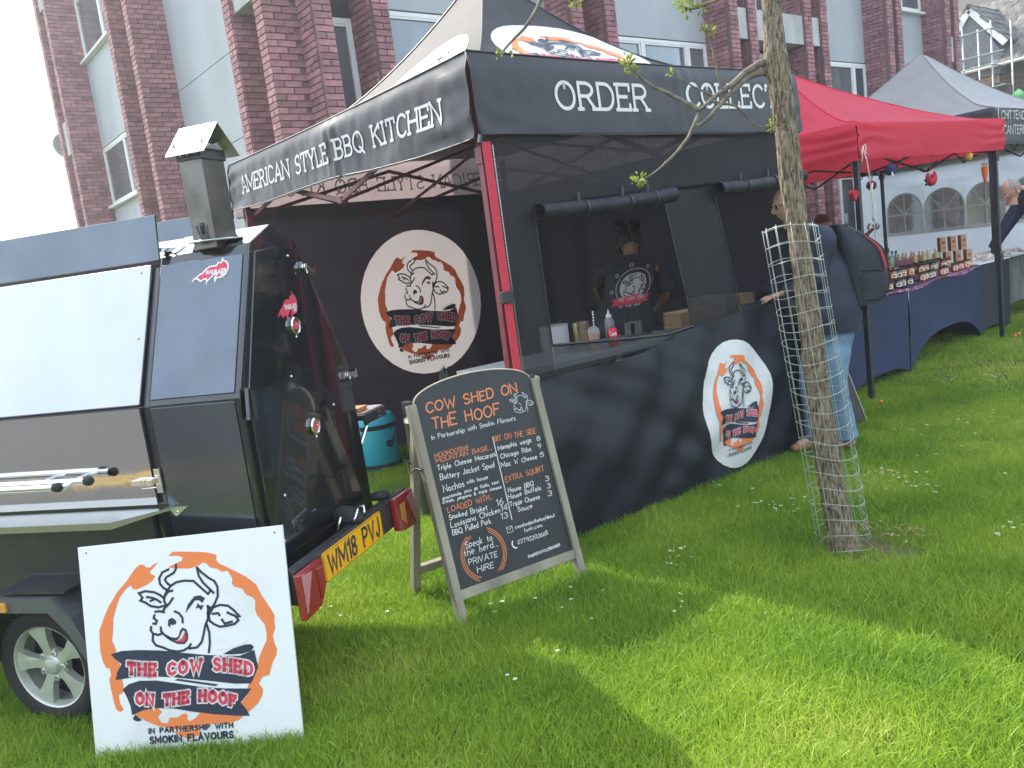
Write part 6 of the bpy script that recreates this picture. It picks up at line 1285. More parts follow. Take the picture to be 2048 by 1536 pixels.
# ---------------------------------------------------------------- jam stall
navyc = mat('navy_stretch_cloth', (.014,.026,.080), .75, noise=.2, nscale=4, bump=.1, bscale=8); blackc = mat('black_stretch_cloth', (.015,.018,.028), .7, noise=.2, nscale=4)
TZ = lambda x: .79+.028*(x-6.6)
def fitted(nm, lab, x0, x1, y0, y1, mt, arch=.20):
    z1 = TZ((x0+x1)/2); t = thing(nm, lab, 'table', (x0, y0, gz(x0, y0))); o_ = V3(x0, y0, gz(x0, y0))
    b_ = MB(); b_.bb((x0,y0,z1-.03),(x1,y1,z1)); o = b_.build('top', mt, t, bevel=.006); o.location = -o_
    for x in (x0+.03, x1-.03):
        for y in (y0+.03, y1-.03):
            b_ = MB(); b_.tube([(x,y,gz(x,y)),(x,y,z1-.03)], .014, 8); o = b_.build('leg', M['bframe'], t); o.location = -o_
    b_ = MB()
    def face(p, q, nx, ny):
        L_ = math.dist(p, q)
        def F(u, v):
            x = p[0]+(q[0]-p[0])*u; y = p[1]+(q[1]-p[1])*u; g0 = gz(x, y)+.012; bot = g0+arch*(1-abs(2*u-1)**3.0); z = z1-.004+(bot-z1)*v
            b2 = .022*sin(pi*u)*sin(pi*v)-.012*(1-v)+.004*nsv(u*5,v*4,x0); return V3(x-nx*b2+nx*.004, y-ny*b2+ny*.004, z)
        b_.grid(F, 30, 18)
    face((x0,y0),(x1,y0),0,-1); face((x0,y1),(x0,y0),-1,0); face((x1,y0),(x1,y1),1,0); face((x1,y1),(x0,y1),0,1)
    o = b_.build('fitted_cover', mt, t, True, 50); o.location = -o_
    return t
fitted('trestle_table', 'navy covered table nearest the backpack, at the left end of the jam stall', 6.50, 7.55, 3.76, 4.50, navyc, .10)
fitted('trestle_table', 'longer navy covered table with arched hem in the middle of the jam stall', 7.58, 9.12, 3.76, 4.50, navyc, .26)
fitted('trestle_table', 'table in a black stretch cover at the right end of the jam stall', 9.16, 9.98, 3.82, 4.50, blackc, .06)
pat = bpy.data.materials.new('batik_cloth'); pat.use_nodes = True; n = pat.node_tree; b = n.nodes['Principled BSDF']; b.inputs['Roughness'].default_value = .8
t = n.nodes.new('ShaderNodeTexCoord'); v_ = n.nodes.new('ShaderNodeTexVoronoi'); v_.inputs['Scale'].default_value = 26; r = n.nodes.new('ShaderNodeValToRGB'); r.color_ramp.interpolation = 'CONSTANT'
e = r.color_ramp.elements; e[0].position = 0; e[0].color = (.30,.05,.11,1); e[1].position = .42; e[1].color = (.035,.04,.12,1); q_ = e.new(.68); q_.color = (.38,.28,.34,1)
n.links.new(t.outputs['Object'], v_.inputs['Vector']); n.links.new(v_.outputs['Distance'], r.inputs[0]); n.links.new(r.outputs[0], b.inputs['Base Color'])
b_ = MB(); b_.grid(lambda u, v: V3(6.50+2.62*u, (3.735+.06*nsv(u*9,0,3)*0) if v < .12 else 3.735+(v-.12)/.88*.74, TZ(6.5+2.62*u)+.006-(.028+.02*sin(u*17)-.02*u)*(max(0,.12-v)/.12)+.002*nsv(u*20,v*5)), 80, 16)
PC = b_.build('patterned_cloth', pat, None, True); tag(PC, 'pink and navy patterned cloth spread under the jam jars', 'tablecloth')
st = MB(); st.bb((6.95,4.16,TZ(7)+.008),(8.30,4.46,TZ(7.6)+.115)); SR = st.build('display_step', pat, bevel=.008); tag(SR, 'raised step in pink and navy patterned cloth at the back of the jam table', 'display step')
jarg = {k: mat('preserve_'+k, c, .12, coat=1) for k, c in (('dark',(.045,.012,.010)),('amber',(.26,.055,.015)),('gold',(.45,.20,.04)))}
lab = mat('cream_label', (.72,.66,.50), .8); lidm = mat('black_jar_lid', (.02,.02,.022), .35); lidr = mat('maroon_jar_lid', (.10,.015,.02), .4); labink = {k: mat('label_'+k, c, .8) for k, c in (('red',(.45,.04,.03)),('black',(.03,.03,.03)),('green',(.08,.16,.03)),('olive',(.35,.30,.03)))}
def make_jar(kind, ink, r_=.034, h_=.085, lid=None):
    t = thing('jar', '', 'jar'); b_ = MB(); b_.lathe([(.001,0),(r_*.93,0),(r_,.006),(r_,h_*.80),(r_*.86,h_*.88),(r_*.86,h_*.93)], n=18); b_.build('glass_body', jarg[kind], t, True, 40)
    b_ = MB(); b_.lathe([(r_*.94,h_*.86),(r_*.96,h_*.87),(r_*.96,h_*1.04),(r_*.9,h_*1.06),(.001,h_*1.06)], n=18); b_.build('lid', lid or lidm, t, True, 40)
    b_ = MB(); b_.grid(lambda u, v: V3((r_+.0012)*cos(-pi/2-.75+1.5*u), (r_+.0012)*sin(-pi/2-.75+1.5*u), h_*(.22+.42*v)), 6, 1); b_.grid(lambda u, v: V3((r_+.002)*cos(-pi/2-.30+.6*u), (r_+.002)*sin(-pi/2-.30+.6*u), h_*(.34+.18*v)), 3, 1, mi=1); b_.build('paper_label', [lab, labink[ink]], t)
    return t
protos = {}
ORD = ['first','second','third','fourth','fifth','sixth','seventh','eighth','ninth','tenth','eleventh','twelfth','thirteenth','fourteenth','fifteenth','sixteenth','seventeenth','eighteenth']
KN = {'dark':'dark chutney', 'amber':'amber marmalade', 'gold':'golden honey'}
def jar(kind, ink, x, y, z, label, r_=.034, h_=.085, tilt=0, rz=0):
    k = (kind, ink, r_, h_)
    if k not in protos: protos[k] = make_jar(*k); o = protos[k]
    else: o = copy_tree(protos[k])
    o.location = (x, y, z); o.rotation_euler = (tilt, 0, rz); o['label'] = label; o['group'] = 'preserve jars on the stall'; return o
rj = random.Random(5); AZ = R(-52)
r1 = [(6.98,'dark','red'),(7.12,'dark','red'),(7.20,'dark','red'),(7.42,'dark','olive'),(7.57,'dark','black'),(7.66,'dark','black'),(7.75,'dark','black'),(8.02,'amber','red'),(8.10,'amber','red'),(8.18,'dark','black'),(8.25,'dark','green'),(8.42,'amber','red'),(8.50,'amber','red'),(8.70,'amber','red'),(8.84,'amber','red'),(8.98,'gold','red')]
for i, (x, k, c) in enumerate(r1): jar(k, c, x, 3.83+rj.uniform(-.012,.012), TZ(x)+.008, '%s jar with cream label, %s from left in front row' % (KN[k], ORD[i]), rz=AZ+pi/2*0+.2)
r2 = [(7.25,'dark','olive'),(7.40,'dark','black'),(7.50,'dark','black'),(7.59,'dark','black'),(7.76,'amber','red'),(7.84,'dark','black'),(7.95,'amber','red'),(8.08,'gold','red'),(8.30,'amber','red'),(8.38,'amber','olive'),(8.52,'dark','green'),(8.60,'dark','green'),(8.76,'amber','red'),(8.86,'gold','green')]
bl = MB(); bl.bb((7.02,3.93,TZ(7)+.008),(8.98,4.13,TZ(8)+.06)); SB = bl.build('display_step', pat, bevel=.006); tag(SB, 'long low patterned step carrying the second row of jam jars', 'display step')
for i, (x, k, c) in enumerate(r2): jar(k, c, x, 3.97+rj.uniform(-.01,.01), TZ(8)+.061, '%s jar with black lid, %s from the left in the second row' % (KN[k], ORD[i]), .036, .095, rz=AZ+.2)
r3 = [(8.18,'amber','red'),(8.30,'amber','red'),(8.44,'dark','black'),(8.56,'dark','green'),(8.68,'amber','olive'),(8.80,'amber','red'),(8.92,'gold','green')]
for i, (x, k, c) in enumerate(r3): jar(k, c, x, 4.075, TZ(8)+.061, '%s jar of the third row, %s from its left end' % (KN[k], ORD[i]), .034, .100, rz=AZ+.2)
sz = TZ(7.6)+.116
for i, (x, y, k, c, rr_, hh_) in enumerate(((7.82,4.22,'amber','red',.042,.125),(7.94,4.22,'amber','red',.042,.125),(7.86,4.40,'dark','red',.034,.13),(8.04,4.30,'gold','red',.026,.07),(8.12,4.30,'gold','olive',.026,.07),(8.06,4.22,'amber','red',.026,.06),(8.14,4.22,'dark','green',.026,.06))):
    jar(k, c, x, y, sz, '%s jar on raised step, %s of those beside red pot' % (KN[k], ORD[i]), rr_, hh_, rz=AZ+.2)
for i, (x, y) in enumerate(((8.04,4.30),(8.12,4.30))): jar('gold', 'red', x, y, sz+.076, 'small golden jar stacked on another, %s of two upper ones' % ('left' if i == 0 else 'right'), .026, .07, rz=AZ+.2)
# red ceramic strawberry pot
sp = thing('ceramic_pot', 'shiny red strawberry-shaped ceramic pot beside the backpack end of the stall', 'pot', (7.60,4.28,sz)); redg = mat('red_glaze', (.55,.02,.05), .15, coat=1, bump=.4, bscale=60)
b_ = MB(); b_.lathe([(.001,0),(.04,.002),(.075,.04),(.085,.085),(.07,.12),(.03,.135),(.001,.138)], n=28); b_.build('bowl', redg, sp, True)
b_ = MB()
for k in range(9):
    a = 2*pi*k/9; b_.add([(.02*cos(a-.3),.02*sin(a-.3),.137),(.07*cos(a),.07*sin(a),.128),(.02*cos(a+.3),.02*sin(a+.3),.137),(.045*cos(a),.045*sin(a),.148)], [(0,1,3),(1,2,3)])
b_.tube([(0,0,.13),(.01,0,.165)], .006, 6); b_.build('leaf_crown', mat('dark_leaf_glaze', (.05,.07,.03), .4), sp)
# frame, maroon box, basket
def obj1(mb, nm, mt, label, cat, **k): o = mb.build(nm, mt, **k); tag(o, label, cat); return o
fr = thing('picture_frame', 'brown box frame with a white notice standing behind the jars', 'picture frame', (8.14,4.44,sz), R(-35))
b_ = MB(); b_.box((0,0,.085), (.13,.03,.17)); b_.build('frame', mat('brown_wood', (.22,.10,.05), .6), fr, bevel=.003); b_ = MB(); b_.box((0,-.017,.085), (.10,.003,.14)); b_.build('notice', M['white'], fr)
b_ = MB()
for k in range(4): b_.box((-.01+.006*(k%2),-.0195,.12-.022*k), (.05-.01*(k%2),.001,.005))
b_.build('handwriting', M['navy'], fr)
mb_ = thing('presentation_box', 'maroon card box standing open among the jars in front of the bottles', 'box', (8.50,4.22,TZ(8.4)+.06), R(-40))
b_ = MB(); b_.box((0,0,.075), (.17,.012,.115), M=Matrix.Rotation(R(-12),3,'X')); b_.build('lid_panel', mat('maroon_card', (.13,.02,.05), .5), mb_); b_ = MB(); b_.box((0,-.05,.01),(.17,.09,.02)); b_.build('base', bpy.data.materials['maroon_card'], mb_)
bk_ = thing('basket', 'shallow oval wicker basket holding small dark jars', 'basket', (8.18,4.15,TZ(8)+.065)); wk = mat('wicker', (.33,.19,.09), .8, noise=.4, nscale=60)
for k in range(4): b_ = MB(); b_.tube([(.14*(1+.05*k)*cos(2*pi*i/30), .07*(1+.05*k)*sin(2*pi*i/30), .008+.013*k) for i in range(31)], .007, 6, cap=False); b_.build('cane_ring', wk, bk_, True)
b_ = MB(); b_.lathe([(.001,.004),(.12,.004),(.12,.008)], n=24, M=Matrix(((1,0,0),(0,.55,0),(0,0,1)))); b_.build('base', wk, bk_)
for i, (dx, dy, tl) in enumerate(((-.09,.0,1.1),(-.03,-.01,.9),(.04,.01,1.2),(.10,-.01,.5))): jar('dark', 'red', 8.18+dx, 4.15+dy, TZ(8)+.10, 'little dark jar lying in the wicker basket, %s from its left end' % ORD[i], .026, .06, tilt=-tl*.8, rz=AZ+rj.uniform(-.6,.8))
# cordial bottles
cord = mat('pale_cordial', (.50,.47,.22), .1, coat=1, trans=.35)
bt0 = thing('bottle', '', 'bottle'); b_ = MB(); b_.lathe([(.001,0),(.029,0),(.031,.006),(.031,.115),(.026,.135),(.012,.155),(.0105,.185)], n=16); b_.build('glass_body', cord, bt0, True, 40)
b_ = MB(); b_.lathe([(.012,.182),(.0125,.183),(.0125,.20),(.001,.201)], n=12); b_.build('cap', M['white'], bt0); b_ = MB(); b_.grid(lambda u, v: V3(.0322*cos(-pi/2-.9+1.8*u), .0322*sin(-pi/2-.9+1.8*u), .02+.05*v), 6, 1); b_.grid(lambda u, v: V3(.0327*cos(-pi/2-.4+.8*u), .0327*sin(-pi/2-.4+.8*u), .035+.008*v), 3, 1, mi=1); b_.build('paper_label', [M['white'], labink['black']], bt0)
bpos = [(8.60,4.42),(8.66,4.36),(8.72,4.31),(8.79,4.38),(8.79,4.26),(8.86,4.32),(8.86,4.20),(8.93,4.27),(9.00,4.22),(9.07,4.17)]
for i, (x, y) in enumerate(bpos):
    o = bt0 if i == 0 else copy_tree(bt0); o.location = (x, y, TZ(8.7)+.05); o.rotation_euler = (0,0,AZ+.3); o['label'] = 'pale yellow cordial bottle, %s from the left in its cluster' % ORD[i]; o['group'] = 'cordial bottles on the stall'
bs = MB(); bs.bb((8.52,4.15,TZ(8.6)+.008),(9.1,4.42,TZ(8.7)+.05)); tag(bs.build('display_step', pat, bevel=.004), 'short patterned step under the cordial bottles', 'display step')
# kraft boxes, two tiers
kr = mat('kraft_card', (.44,.30,.17), .85, noise=.12, nscale=12); krs = mat('dark_kraft_side', (.16,.09,.05), .85)
kb0 = thing('kraft_box', '', 'box'); b_ = MB(); b_.box((0,0,.08),(.062,.062,.158)); b_.build('carton', kr, kb0, bevel=.002)
b_ = MB(); b_.box((-.0318,0,.08),(.001,.058,.15)); b_.build('dark_side', krs, kb0)  # one side of the carton in darker brown
b_ = MB(); b_.lathe([(.001,0),(.017,0),(.017,.001)], (0,-.0315,.10), 14, 0, Matrix.Rotation(pi/2,3,'X')); b_.box((0,-.0318,.045),(.036,.001,.012)); b_.build('round_logo', labink['red'], kb0)
n_ = 0
for tier in (0, 1):
    for i in range(4 if tier == 0 else 3):
        o = kb0 if n_ == 0 else copy_tree(kb0); x = 9.20+.088*i+(.0 if tier == 0 else .05); o.location = (x, 4.22-.068*i-(.0 if tier == 0 else .035), TZ(9.4)+.004+tier*.161); o.rotation_euler = (0,0,R(-38)+rj.uniform(-.08,.08))
        o['label'] = 'kraft carton with round mark, %s from the left in the %s tier' % (ORD[i], ('lower','upper')[tier]); o['group'] = 'kraft cartons stacked on the black table'; n_ += 1
# teal bottles and dark ones at the back
for i, (x, y, c) in enumerate(((8.70,4.45,(.03,.30,.33)),(8.78,4.45,(.03,.30,.33)),(8.62,4.46,(.06,.03,.03)))):
    t = thing('bottle', ('teal bottle behind the cordials, left of the pair','teal bottle behind the cordials, right of the pair','dark brown bottle left of the two teal bottles')[i], 'bottle', (x, y, TZ(8.7)+.008)); b_ = MB(); b_.lathe([(.001,0),(.024,0),(.024,.19),(.01,.22),(.01,.25),(.001,.25)], n=12); b_.build('glass_body', mat('tint_glass_%d' % i, c, .15, coat=1), t, True, 40); b_ = MB(); b_.lathe([(.0115,.235),(.0115,.262),(.001,.262)], n=10); b_.build('cap', M['dark'], t)
# far table with wrapped soaps, grey wood-print cloth
ft = thing('trestle_table', 'table under a grey plank-print cloth and white runner at the right edge', 'table', (10.0,3.9,.14)); fo = V3(10.0,3.9,.14)
b_ = MB(); b_.bb((10.02,3.90,.82),(12.5,4.75,.85)); o = b_.build('top', M['white'], ft); o.location = -fo
wdm = mat('plank_print', (.22,.215,.21), .8, noise=.55, nscale=3, stretch=(6,6,.8)); b_ = MB(); b_.grid(lambda u, v: V3(10.02+2.48*u, 3.88-.012*sin(u*30)*v, .855-.52*v+.02*sin(u*9)*v), 60, 8); b_.grid(lambda u, v: V3(10.01, 4.75-.87*u, .855-.52*v), 10, 4); o = b_.build('cloth', wdm, ft, True, 50); o.location = -fo
for x in (10.1,12.4):
    b_ = MB(); b_.tube([(x,3.98,.14),(x+.02,3.98,.3),(x+.14,4.0,.45),(x+.16,4.0,.83)], .014, 8); o = b_.build('leg', mat('bent_pale_leg', (.45,.43,.36), .5) if x < 11 else bpy.data.materials['bent_pale_leg'], ft, True); o.location = -fo
b_ = MB(); lay(b_, 'Canterbury', 10.55, .68, 11.0, .68, .10, .009, lambda a, c, h: V3(a, 3.862-h, c), .012, 0, GF, .2, 0, .05, cut=.5); o = b_.build('script_lettering', M['white'], ft); o['kind'] = 'stuff'; o.location = -fo
b_ = MB(); b_.grid(lambda u, v: V3(9.30+3.1*u, 3.80+.62*v, (.885 if u < .24 else .872)+.004*nsv(u*30,v*9)), 60, 10); RN = b_.build('table_runner', mat('shiny_white_wrap', (.70,.72,.74), .3, bump=.8, bscale=30), None, True); tag(RN, 'crinkled white runner across the black and grey tables', 'table runner')
sm = mat('soap_wrap', (.62,.58,.50), .3, island=.35, bump=.6, bscale=60)
for i in range(30):
    x = 9.55+(i % 10)*.105+rj.uniform(-.04,.04); y = 3.88+(i//10)*.15+rj.uniform(-.04,.04)
    if 9.1 < x < 9.66 and y > 3.95: x += .5
    b_ = MB(); b_.box((0,0,.014),(.085,.055,.026), M=Matrix.Rotation(rj.uniform(-.25,.25),3,'X'))
    for s_ in (-1,1): b_.add([(s_*.042,-.02,.014),(s_*.058,-.028,.02),(s_*.058,.028,.008),(s_*.042,.02,.014)], [(0,1,2,3)])
    o = b_.build('wrapped_soap', sm, bevel=.003); o.location = (x, y, .892+rj.uniform(0,.03)); o.rotation_euler = (0,0,rj.uniform(0,3)); tag(o, 'small cream soap bar in clear wrapping in the heap right of the cartons', 'soap', 'wrapped soaps heaped at the right of the stall')
bxs = MB(); bxs.bb((9.2,3.80,TZ(9.3)+.004),(10.0,3.98,.884)); tag(bxs.build('display_tray', M['white']), 'flat white tray edge under the wrapped soaps', 'tray')
# ornaments hanging from the red canopy
felt = lambda nm, c: mat('felt_'+nm, c, .95, bump=.5, bscale=90, noise=.2, nscale=30)
def hang(nm, lab_, x, z, parts, y=3.50, top=1.99):
    t = thing(nm, lab_, 'hanging ornament', (x, y, z), group='felt ornaments along the red valance'); b_ = MB(); b_.tube([(0,0,.05),(.002,0,top-z)], .0022, 5); b_.build('string', M['red'], t)
    for pn_, fn_, mt in parts: b_ = MB(); fn_(b_); b_.build(pn_, mt, t, True, 60)
ball = lambda rx, rz_, dz=0, tip=0: (lambda b_: b_.lathe([(.0001,dz-rz_-tip)]+[(rx*sin(pi*i/12)*(1-(.35 if tip and i < 5 else 0)*(1-i/5)), dz-rz_*cos(pi*i/12)) for i in range(1,12)]+[(.0001,dz+rz_)], n=18))
fred, fbl, fyel, forg, fgr = felt('red',(.48,.02,.04)), felt('blue',(.03,.04,.14)), felt('yellow',(.70,.48,.05)), felt('orange',(.70,.16,.04)), felt('green',(.04,.09,.03))
def leafy(n_, L_, sp_=.6): return lambda b_: [b_.add([(0,0,.03),(cos(2*pi*k/n_)*L_*sp_*.5-.008,sin(2*pi*k/n_)*L_*.2,.03+L_*.5),(cos(2*pi*k/n_)*L_*sp_,0,.03+L_*(1-.5*sp_)),(cos(2*pi*k/n_)*L_*sp_*.5+.01,sin(2*pi*k/n_)*L_*.2+.006,.03+L_*.35)], [(0,1,2,3)]) for k in range(n_)]
def heart_(b_): b_.prism([(0,-.045),(.045,.005),(.045,.028),(.022,.042),(0,.030),(-.022,.042),(-.045,.028),(-.045,.005)], lambda x, y, h: V3(x, h, y), -.018, .018)
hang('felt_heart', 'small red felt heart, leftmost ornament under the red canopy', 6.30, 1.69, [('heart', heart_, fred)])
hang('felt_beetroot', 'dark red felt beetroot with green leaves beside the rope', 6.58, 1.755, [('root', ball(.04,.04,0,.03), felt('beet',(.13,.015,.04))),('leaves', leafy(4,.12,.3), fgr)])
hang('felt_plum', 'navy felt plum hanging third from the left', 6.90, 1.87, [('plum', ball(.046,.046), fbl),('label', lambda b_: b_.box((-.03,-.03,-.04),(.02,.004,.03)), M['white'])])
def shrimp_(b_):
    pts = [V3(.055*cos(a), 0, .05*sin(a)) for a in [R(d) for d in range(40, -230, -15)]]; b_.tube(pts, [.012+.02*sin(pi*min(1,i/(len(pts)-1)*.85+.15)) for i in range(len(pts))], 12)
hang('felt_prawn', 'curled red felt prawn with black claws, in the middle of the row', 7.60, 1.785, [('body', shrimp_, fred),('claws', lambda b_: (b_.tube([(-.05,0,-.01),(-.09,0,-.02),(-.105,0,-.03)], [.004,.005,.012], 6), b_.tube([(-.05,0,-.03),(-.08,0,-.05),(-.095,0,-.065)], [.004,.005,.012], 6)), M['dark']),('eye', lambda b_: b_.box((-.03,-.022,.03),(.016,.01,.016)), M['white'])])
hang('felt_lemon', 'yellow felt lemon hanging close under the valance', 8.37, 1.945, [('lemon', ball(.034,.045), fyel)])
hang('felt_carrot', 'orange felt carrot with green top, rightmost ornament', 8.70, 1.79, [('carrot', lambda b_: b_.lathe([(.0001,-.11),(.012,-.09),(.026,-.02),(.030,.03),(.024,.05),(.0001,.055)], n=16), forg),('leaves', leafy(5,.10,.9), fgr)])
rp_ = thing('guy_rope', 'white guy rope knotted on the red canopy corner and coiled down its post', 'rope', (6.37,3.44,2.05)); b_ = MB(); ro_ = V3(6.37,3.44,2.05); rope = mat('white_rope', (.66,.64,.58), .9, bump=.6, bscale=90)
b_.tube([(0,0,0),(.03,-.012,-.10),(.055,-.012,-.22),(.065,-.012,-.30)], .0045, 6); b_.tube([(.0,-.01,.0),(-.03,-.01,-.03),(-.035,-.01,-.12)], .004, 6); b_.tube([(.0,0,.0),(.03,-.01,.02),(.035,-.01,-.02),(.01,-.01,-.03),(.05,-.01,-.06)], .004, 6); b_.build('knot', rope, rp_, True)
b_ = MB()
for k in range(5): b_.tube([(.068+.016*sin(k+i*.9)*sin(pi*i/10), -.018-.008*cos(k*2+i), -.28-.028*i-.004*k) for i in range(11)], .005, 6)
b_.tube([(.075,-.014,-.5),(.08,-.014,-.72)], .0035, 5); b_.build('coil', rope, rp_, True)
for i, (x, y, l_) in enumerate(((6.36,3.42,'at the foot of the left post of the red canopy'),(9.03,3.42,'left of the right post of the red canopy'),(9.13,3.42,'right of the right post of the red canopy'))):
    b_ = MB(); b_.lathe([(.001,0),(.016,.0),(.018,.02),(.010,.032),(.001,.034)], n=8); b_.tube([(0,0,.02),(0,.03,.02)], .006, 5); o = b_.build('tent_peg', M['orange'], None, True); o.location = (x, y, gz(x, y)+.015); tag(o, 'orange plastic tent peg '+l_, 'tent peg', 'tent pegs at the red canopy')
# second chalkboard behind the person's legs
c2 = thing('chalkboard_sign', 'dark chalkboard with thin wooden edge leaning behind the jeans of the bald person', 'chalkboard', (5.76,3.22,0)); co = V3(5.76,3.22,0); e2 = V3(-.98,-.10,0).normalized(); s2 = V3(-.11,.17,.72).normalized(); n2_ = s2.cross(e2).normalized()
if n2_.y > 0: n2_ = -n2_
c2f = lambda a, c, h=0: co+e2*a+s2*c+n2_*h
b_ = MB(); b_.prism([(0.006,.0),(.55,.0),(.55,.95),(.006,.95)], c2f, -.008, .004); o = b_.build('slate', bpy.data.materials['chalkboard_face'], c2); o.location = -co
b_ = MB(); b_.prism([(-.012,0),(.006,0),(.006,.96),(-.012,.96)], c2f, -.012, .010); b_.prism([(.55,0),(.57,0),(.57,.96),(.55,.96)], c2f, -.012, .010); o = b_.build('edge_strip', wood, c2); o.location = -co
b_ = MB()
for s_, a, z_, h_ in (('S',.06,.60,.07),('RT',.11,.36,.09),('SMALL',.22,.20,.03),('STALL',.20,.12,.03)):
    if len(s_) > 2: continue
    lay(b_, s_, -a-(.0 if len(s_)==1 else .02), z_, -a+(.035 if len(s_)==1 else .07), z_, h_, .007, lambda x, y, h: c2f(-x, y, h), .0065, 0, GF, .25, cut=1)
o = b_.build('chalk_lettering', chw, c2); o.location = -co; o['kind'] = 'stuff'
# ---------------------------------------------------------------- inside the black gazebo
def table(lab_, x0, x1, y0, y1, z, mt):
    t = thing('serving_table', lab_, 'table', (x0,y0,0)); b_ = MB(); b_.bb((0,0,z-.04),(x1-x0,y1-y0,z)); b_.build('top', mt, t, bevel=.004)
    for x in (.04,x1-x0-.04):
        for y in (.04,y1-y0-.04): b_ = MB(); b_.tube([(x,y,0),(x,y,z-.04)], .014, 8); b_.build('leg', M['chrome'], t, True)
    return t
table('white serving table at the left of the counter opening', 2.75, 4.12, 3.56, 4.08, .93, mat('grey_laminate', (.40,.40,.40), .6)); table('low white table holding stacks of kraft trays', 4.18, 5.15, 3.48, 3.92, .66, M['white'])
def lathe_thing(nm, lab_, cat, pos, parts, n_=24):
    t = thing(nm, lab_, cat, pos)
    for pn_, prof, mt in parts: b_ = MB(); b_.lathe(prof, n=n_); b_.build(pn_, mt, t, True, 35)
    return t
cz = .93
lathe_thing('stock_pot', 'pale steel pot with a ladle at the left of the counter', 'pot', (3.42,3.93,cz), [('pot', [(.001,0),(.085,0),(.09,.01),(.09,.17),(.094,.172),(.086,.172),(.084,.02),(.001,.02)], mat('grey_enamel', (.42,.42,.40), .35)),('ladle_rim', [(.05,.19),(.052,.192),(.05,.194)], M['chrome'])])
lathe_thing('saucepan', 'small shiny saucepan behind the red can', 'pan', (3.72,4.0,cz), [('pan', [(.001,0),(.05,0),(.055,.01),(.055,.15),(.058,.152),(.05,.15),(.05,.01)], mat('brass_steel', (.50,.42,.28), .25, metal=.9))])
lathe_thing('squeeze_bottle', 'clear squeeze sauce bottle with a pointed nozzle', 'bottle', (3.90,3.92,cz), [('bottle', [(.001,0),(.03,0),(.033,.008),(.033,.12),(.026,.145),(.016,.155)], mat('cloudy_plastic', (.26,.26,.27), .35)),('nozzle', [(.019,.153),(.019,.170),(.008,.178),(.003,.205),(.001,.205)], M['white'])])
cp = lathe_thing('iced_coffee_cup', 'clear plastic cup of iced coffee with domed lid and striped straw', 'cup', (3.50,3.66,cz), [('cup', [(.001,0),(.026,0),(.036,.105)], mat('iced_coffee', (.42,.25,.15), .2, coat=1)),('dome_lid', [(.038,.105),(.038,.112),(.034,.135),(.02,.148),(.001,.15)], mat('clear_dome', (.5,.5,.5), .1, alpha=.45))])
b_ = MB(); b_.tube([(0,0,.06),(.008,0,.15),(.012,.0,.24)], .0045, 8); b_.build('straw', M['white'], cp, True); b_ = MB()
for k in range(7): b_.tube([(.0055+.001*k,0,.12+.017*k),(.0065+.001*k,0,.128+.017*k)], .005, 8)
b_.build('straw_stripe', M['dark'], cp)
cn = lathe_thing('drink_can', 'red drink can with white script lettering on the counter', 'can', (3.66,3.66,cz), [('can', [(.001,0),(.024,0),(.033,.012),(.033,.104),(.027,.114),(.001,.114)], mat('red_can', (.60,.01,.02), .25, metal=.3)),('can_top', [(.027,.1142),(.027,.117),(.022,.115),(.001,.115)], M['chrome'])])
b_ = MB(); fnc = lambda a, c, h: V3((.0335+h)*cos(R(-128)+a/.033), (.0335+h)*sin(R(-128)+a/.033), c); lay(b_, 'Coca', -.022, .070, .020, .072, .026, .0038, fnc, .0006, 0, GF, .1, 0, 0, .01); lay(b_, 'Cola', -.018, .034, .022, .036, .026, .0038, fnc, .0006, 0, GF, .1, 0, 0, .01); b_.build('script_lettering', M['white'], cn)
lathe_thing('steel_canister', 'tall steel utensil canister right of the red can', 'canister', (3.84,3.68,cz), [('canister', [(.001,0),(.036,0),(.036,.115),(.039,.12),(.034,.12),(.033,.01)], M['brush'])])
ct = lathe_thing('glass_tumbler', 'glass jar of tongs and herbs beside the canister', 'jar', (3.94,3.72,cz), [('glass', [(.001,0),(.034,0),(.036,.12)], mat('grey_glass', (.25,.26,.26), .1, alpha=.5))])
b_ = MB()
for k in range(5): b_.tube([(.01*cos(k*2),.01*sin(k*2),.01),(.03*cos(k*2+.5),.03*sin(k*2+.5),.17+.01*k)], .003, 5)
b_.build('tongs', M['dark'], ct)
lm_ = thing('lime_bowl', 'shallow dish of sliced limes at the edge of the counter', 'bowl', (4.02,3.62,cz)); b_ = MB(); b_.lathe([(.001,0),(.05,0),(.06,.02),(.055,.02),(.001,.008)], n=20); b_.build('bowl', M['white'], lm_, True); b_ = MB()
for k in range(6): b_.lathe([(.001,0),(.016,.004),(.018,.012),(.001,.02)], (.028*cos(k*1.05),.028*sin(k*1.05),.016+.006*(k%2)), 10)
b_.build('lime', mat('lime_green', (.25,.34,.06), .5), lm_, True)
tr_ = mat('kraft_tray', (.52,.36,.20), .8, island=.12)
for j, (x, y, n_, wx, lb) in enumerate(((4.42,3.70,40,.27,'tallest-looking stack of kraft food trays beside the serving person'),(4.72,3.76,46,.20,'second stack of kraft food trays, behind the mesh panel'),(4.98,3.70,44,.18,'stack of kraft food trays at the right opening'))):
    t = thing('tray_stack', lb, 'tray stack', (x,y,.66), R(-8)); b_ = MB()
    for k in range(n_): z = k*.0098; dx = rj.uniform(-.003,.003); b_.box((dx,0,z+.004),(wx*.9,.15,.004)); b_.box((dx,0,z+.0078),(wx,.17,.0035))
    o = b_.build('tray', tr_, t); o['kind'] = 'stuff'
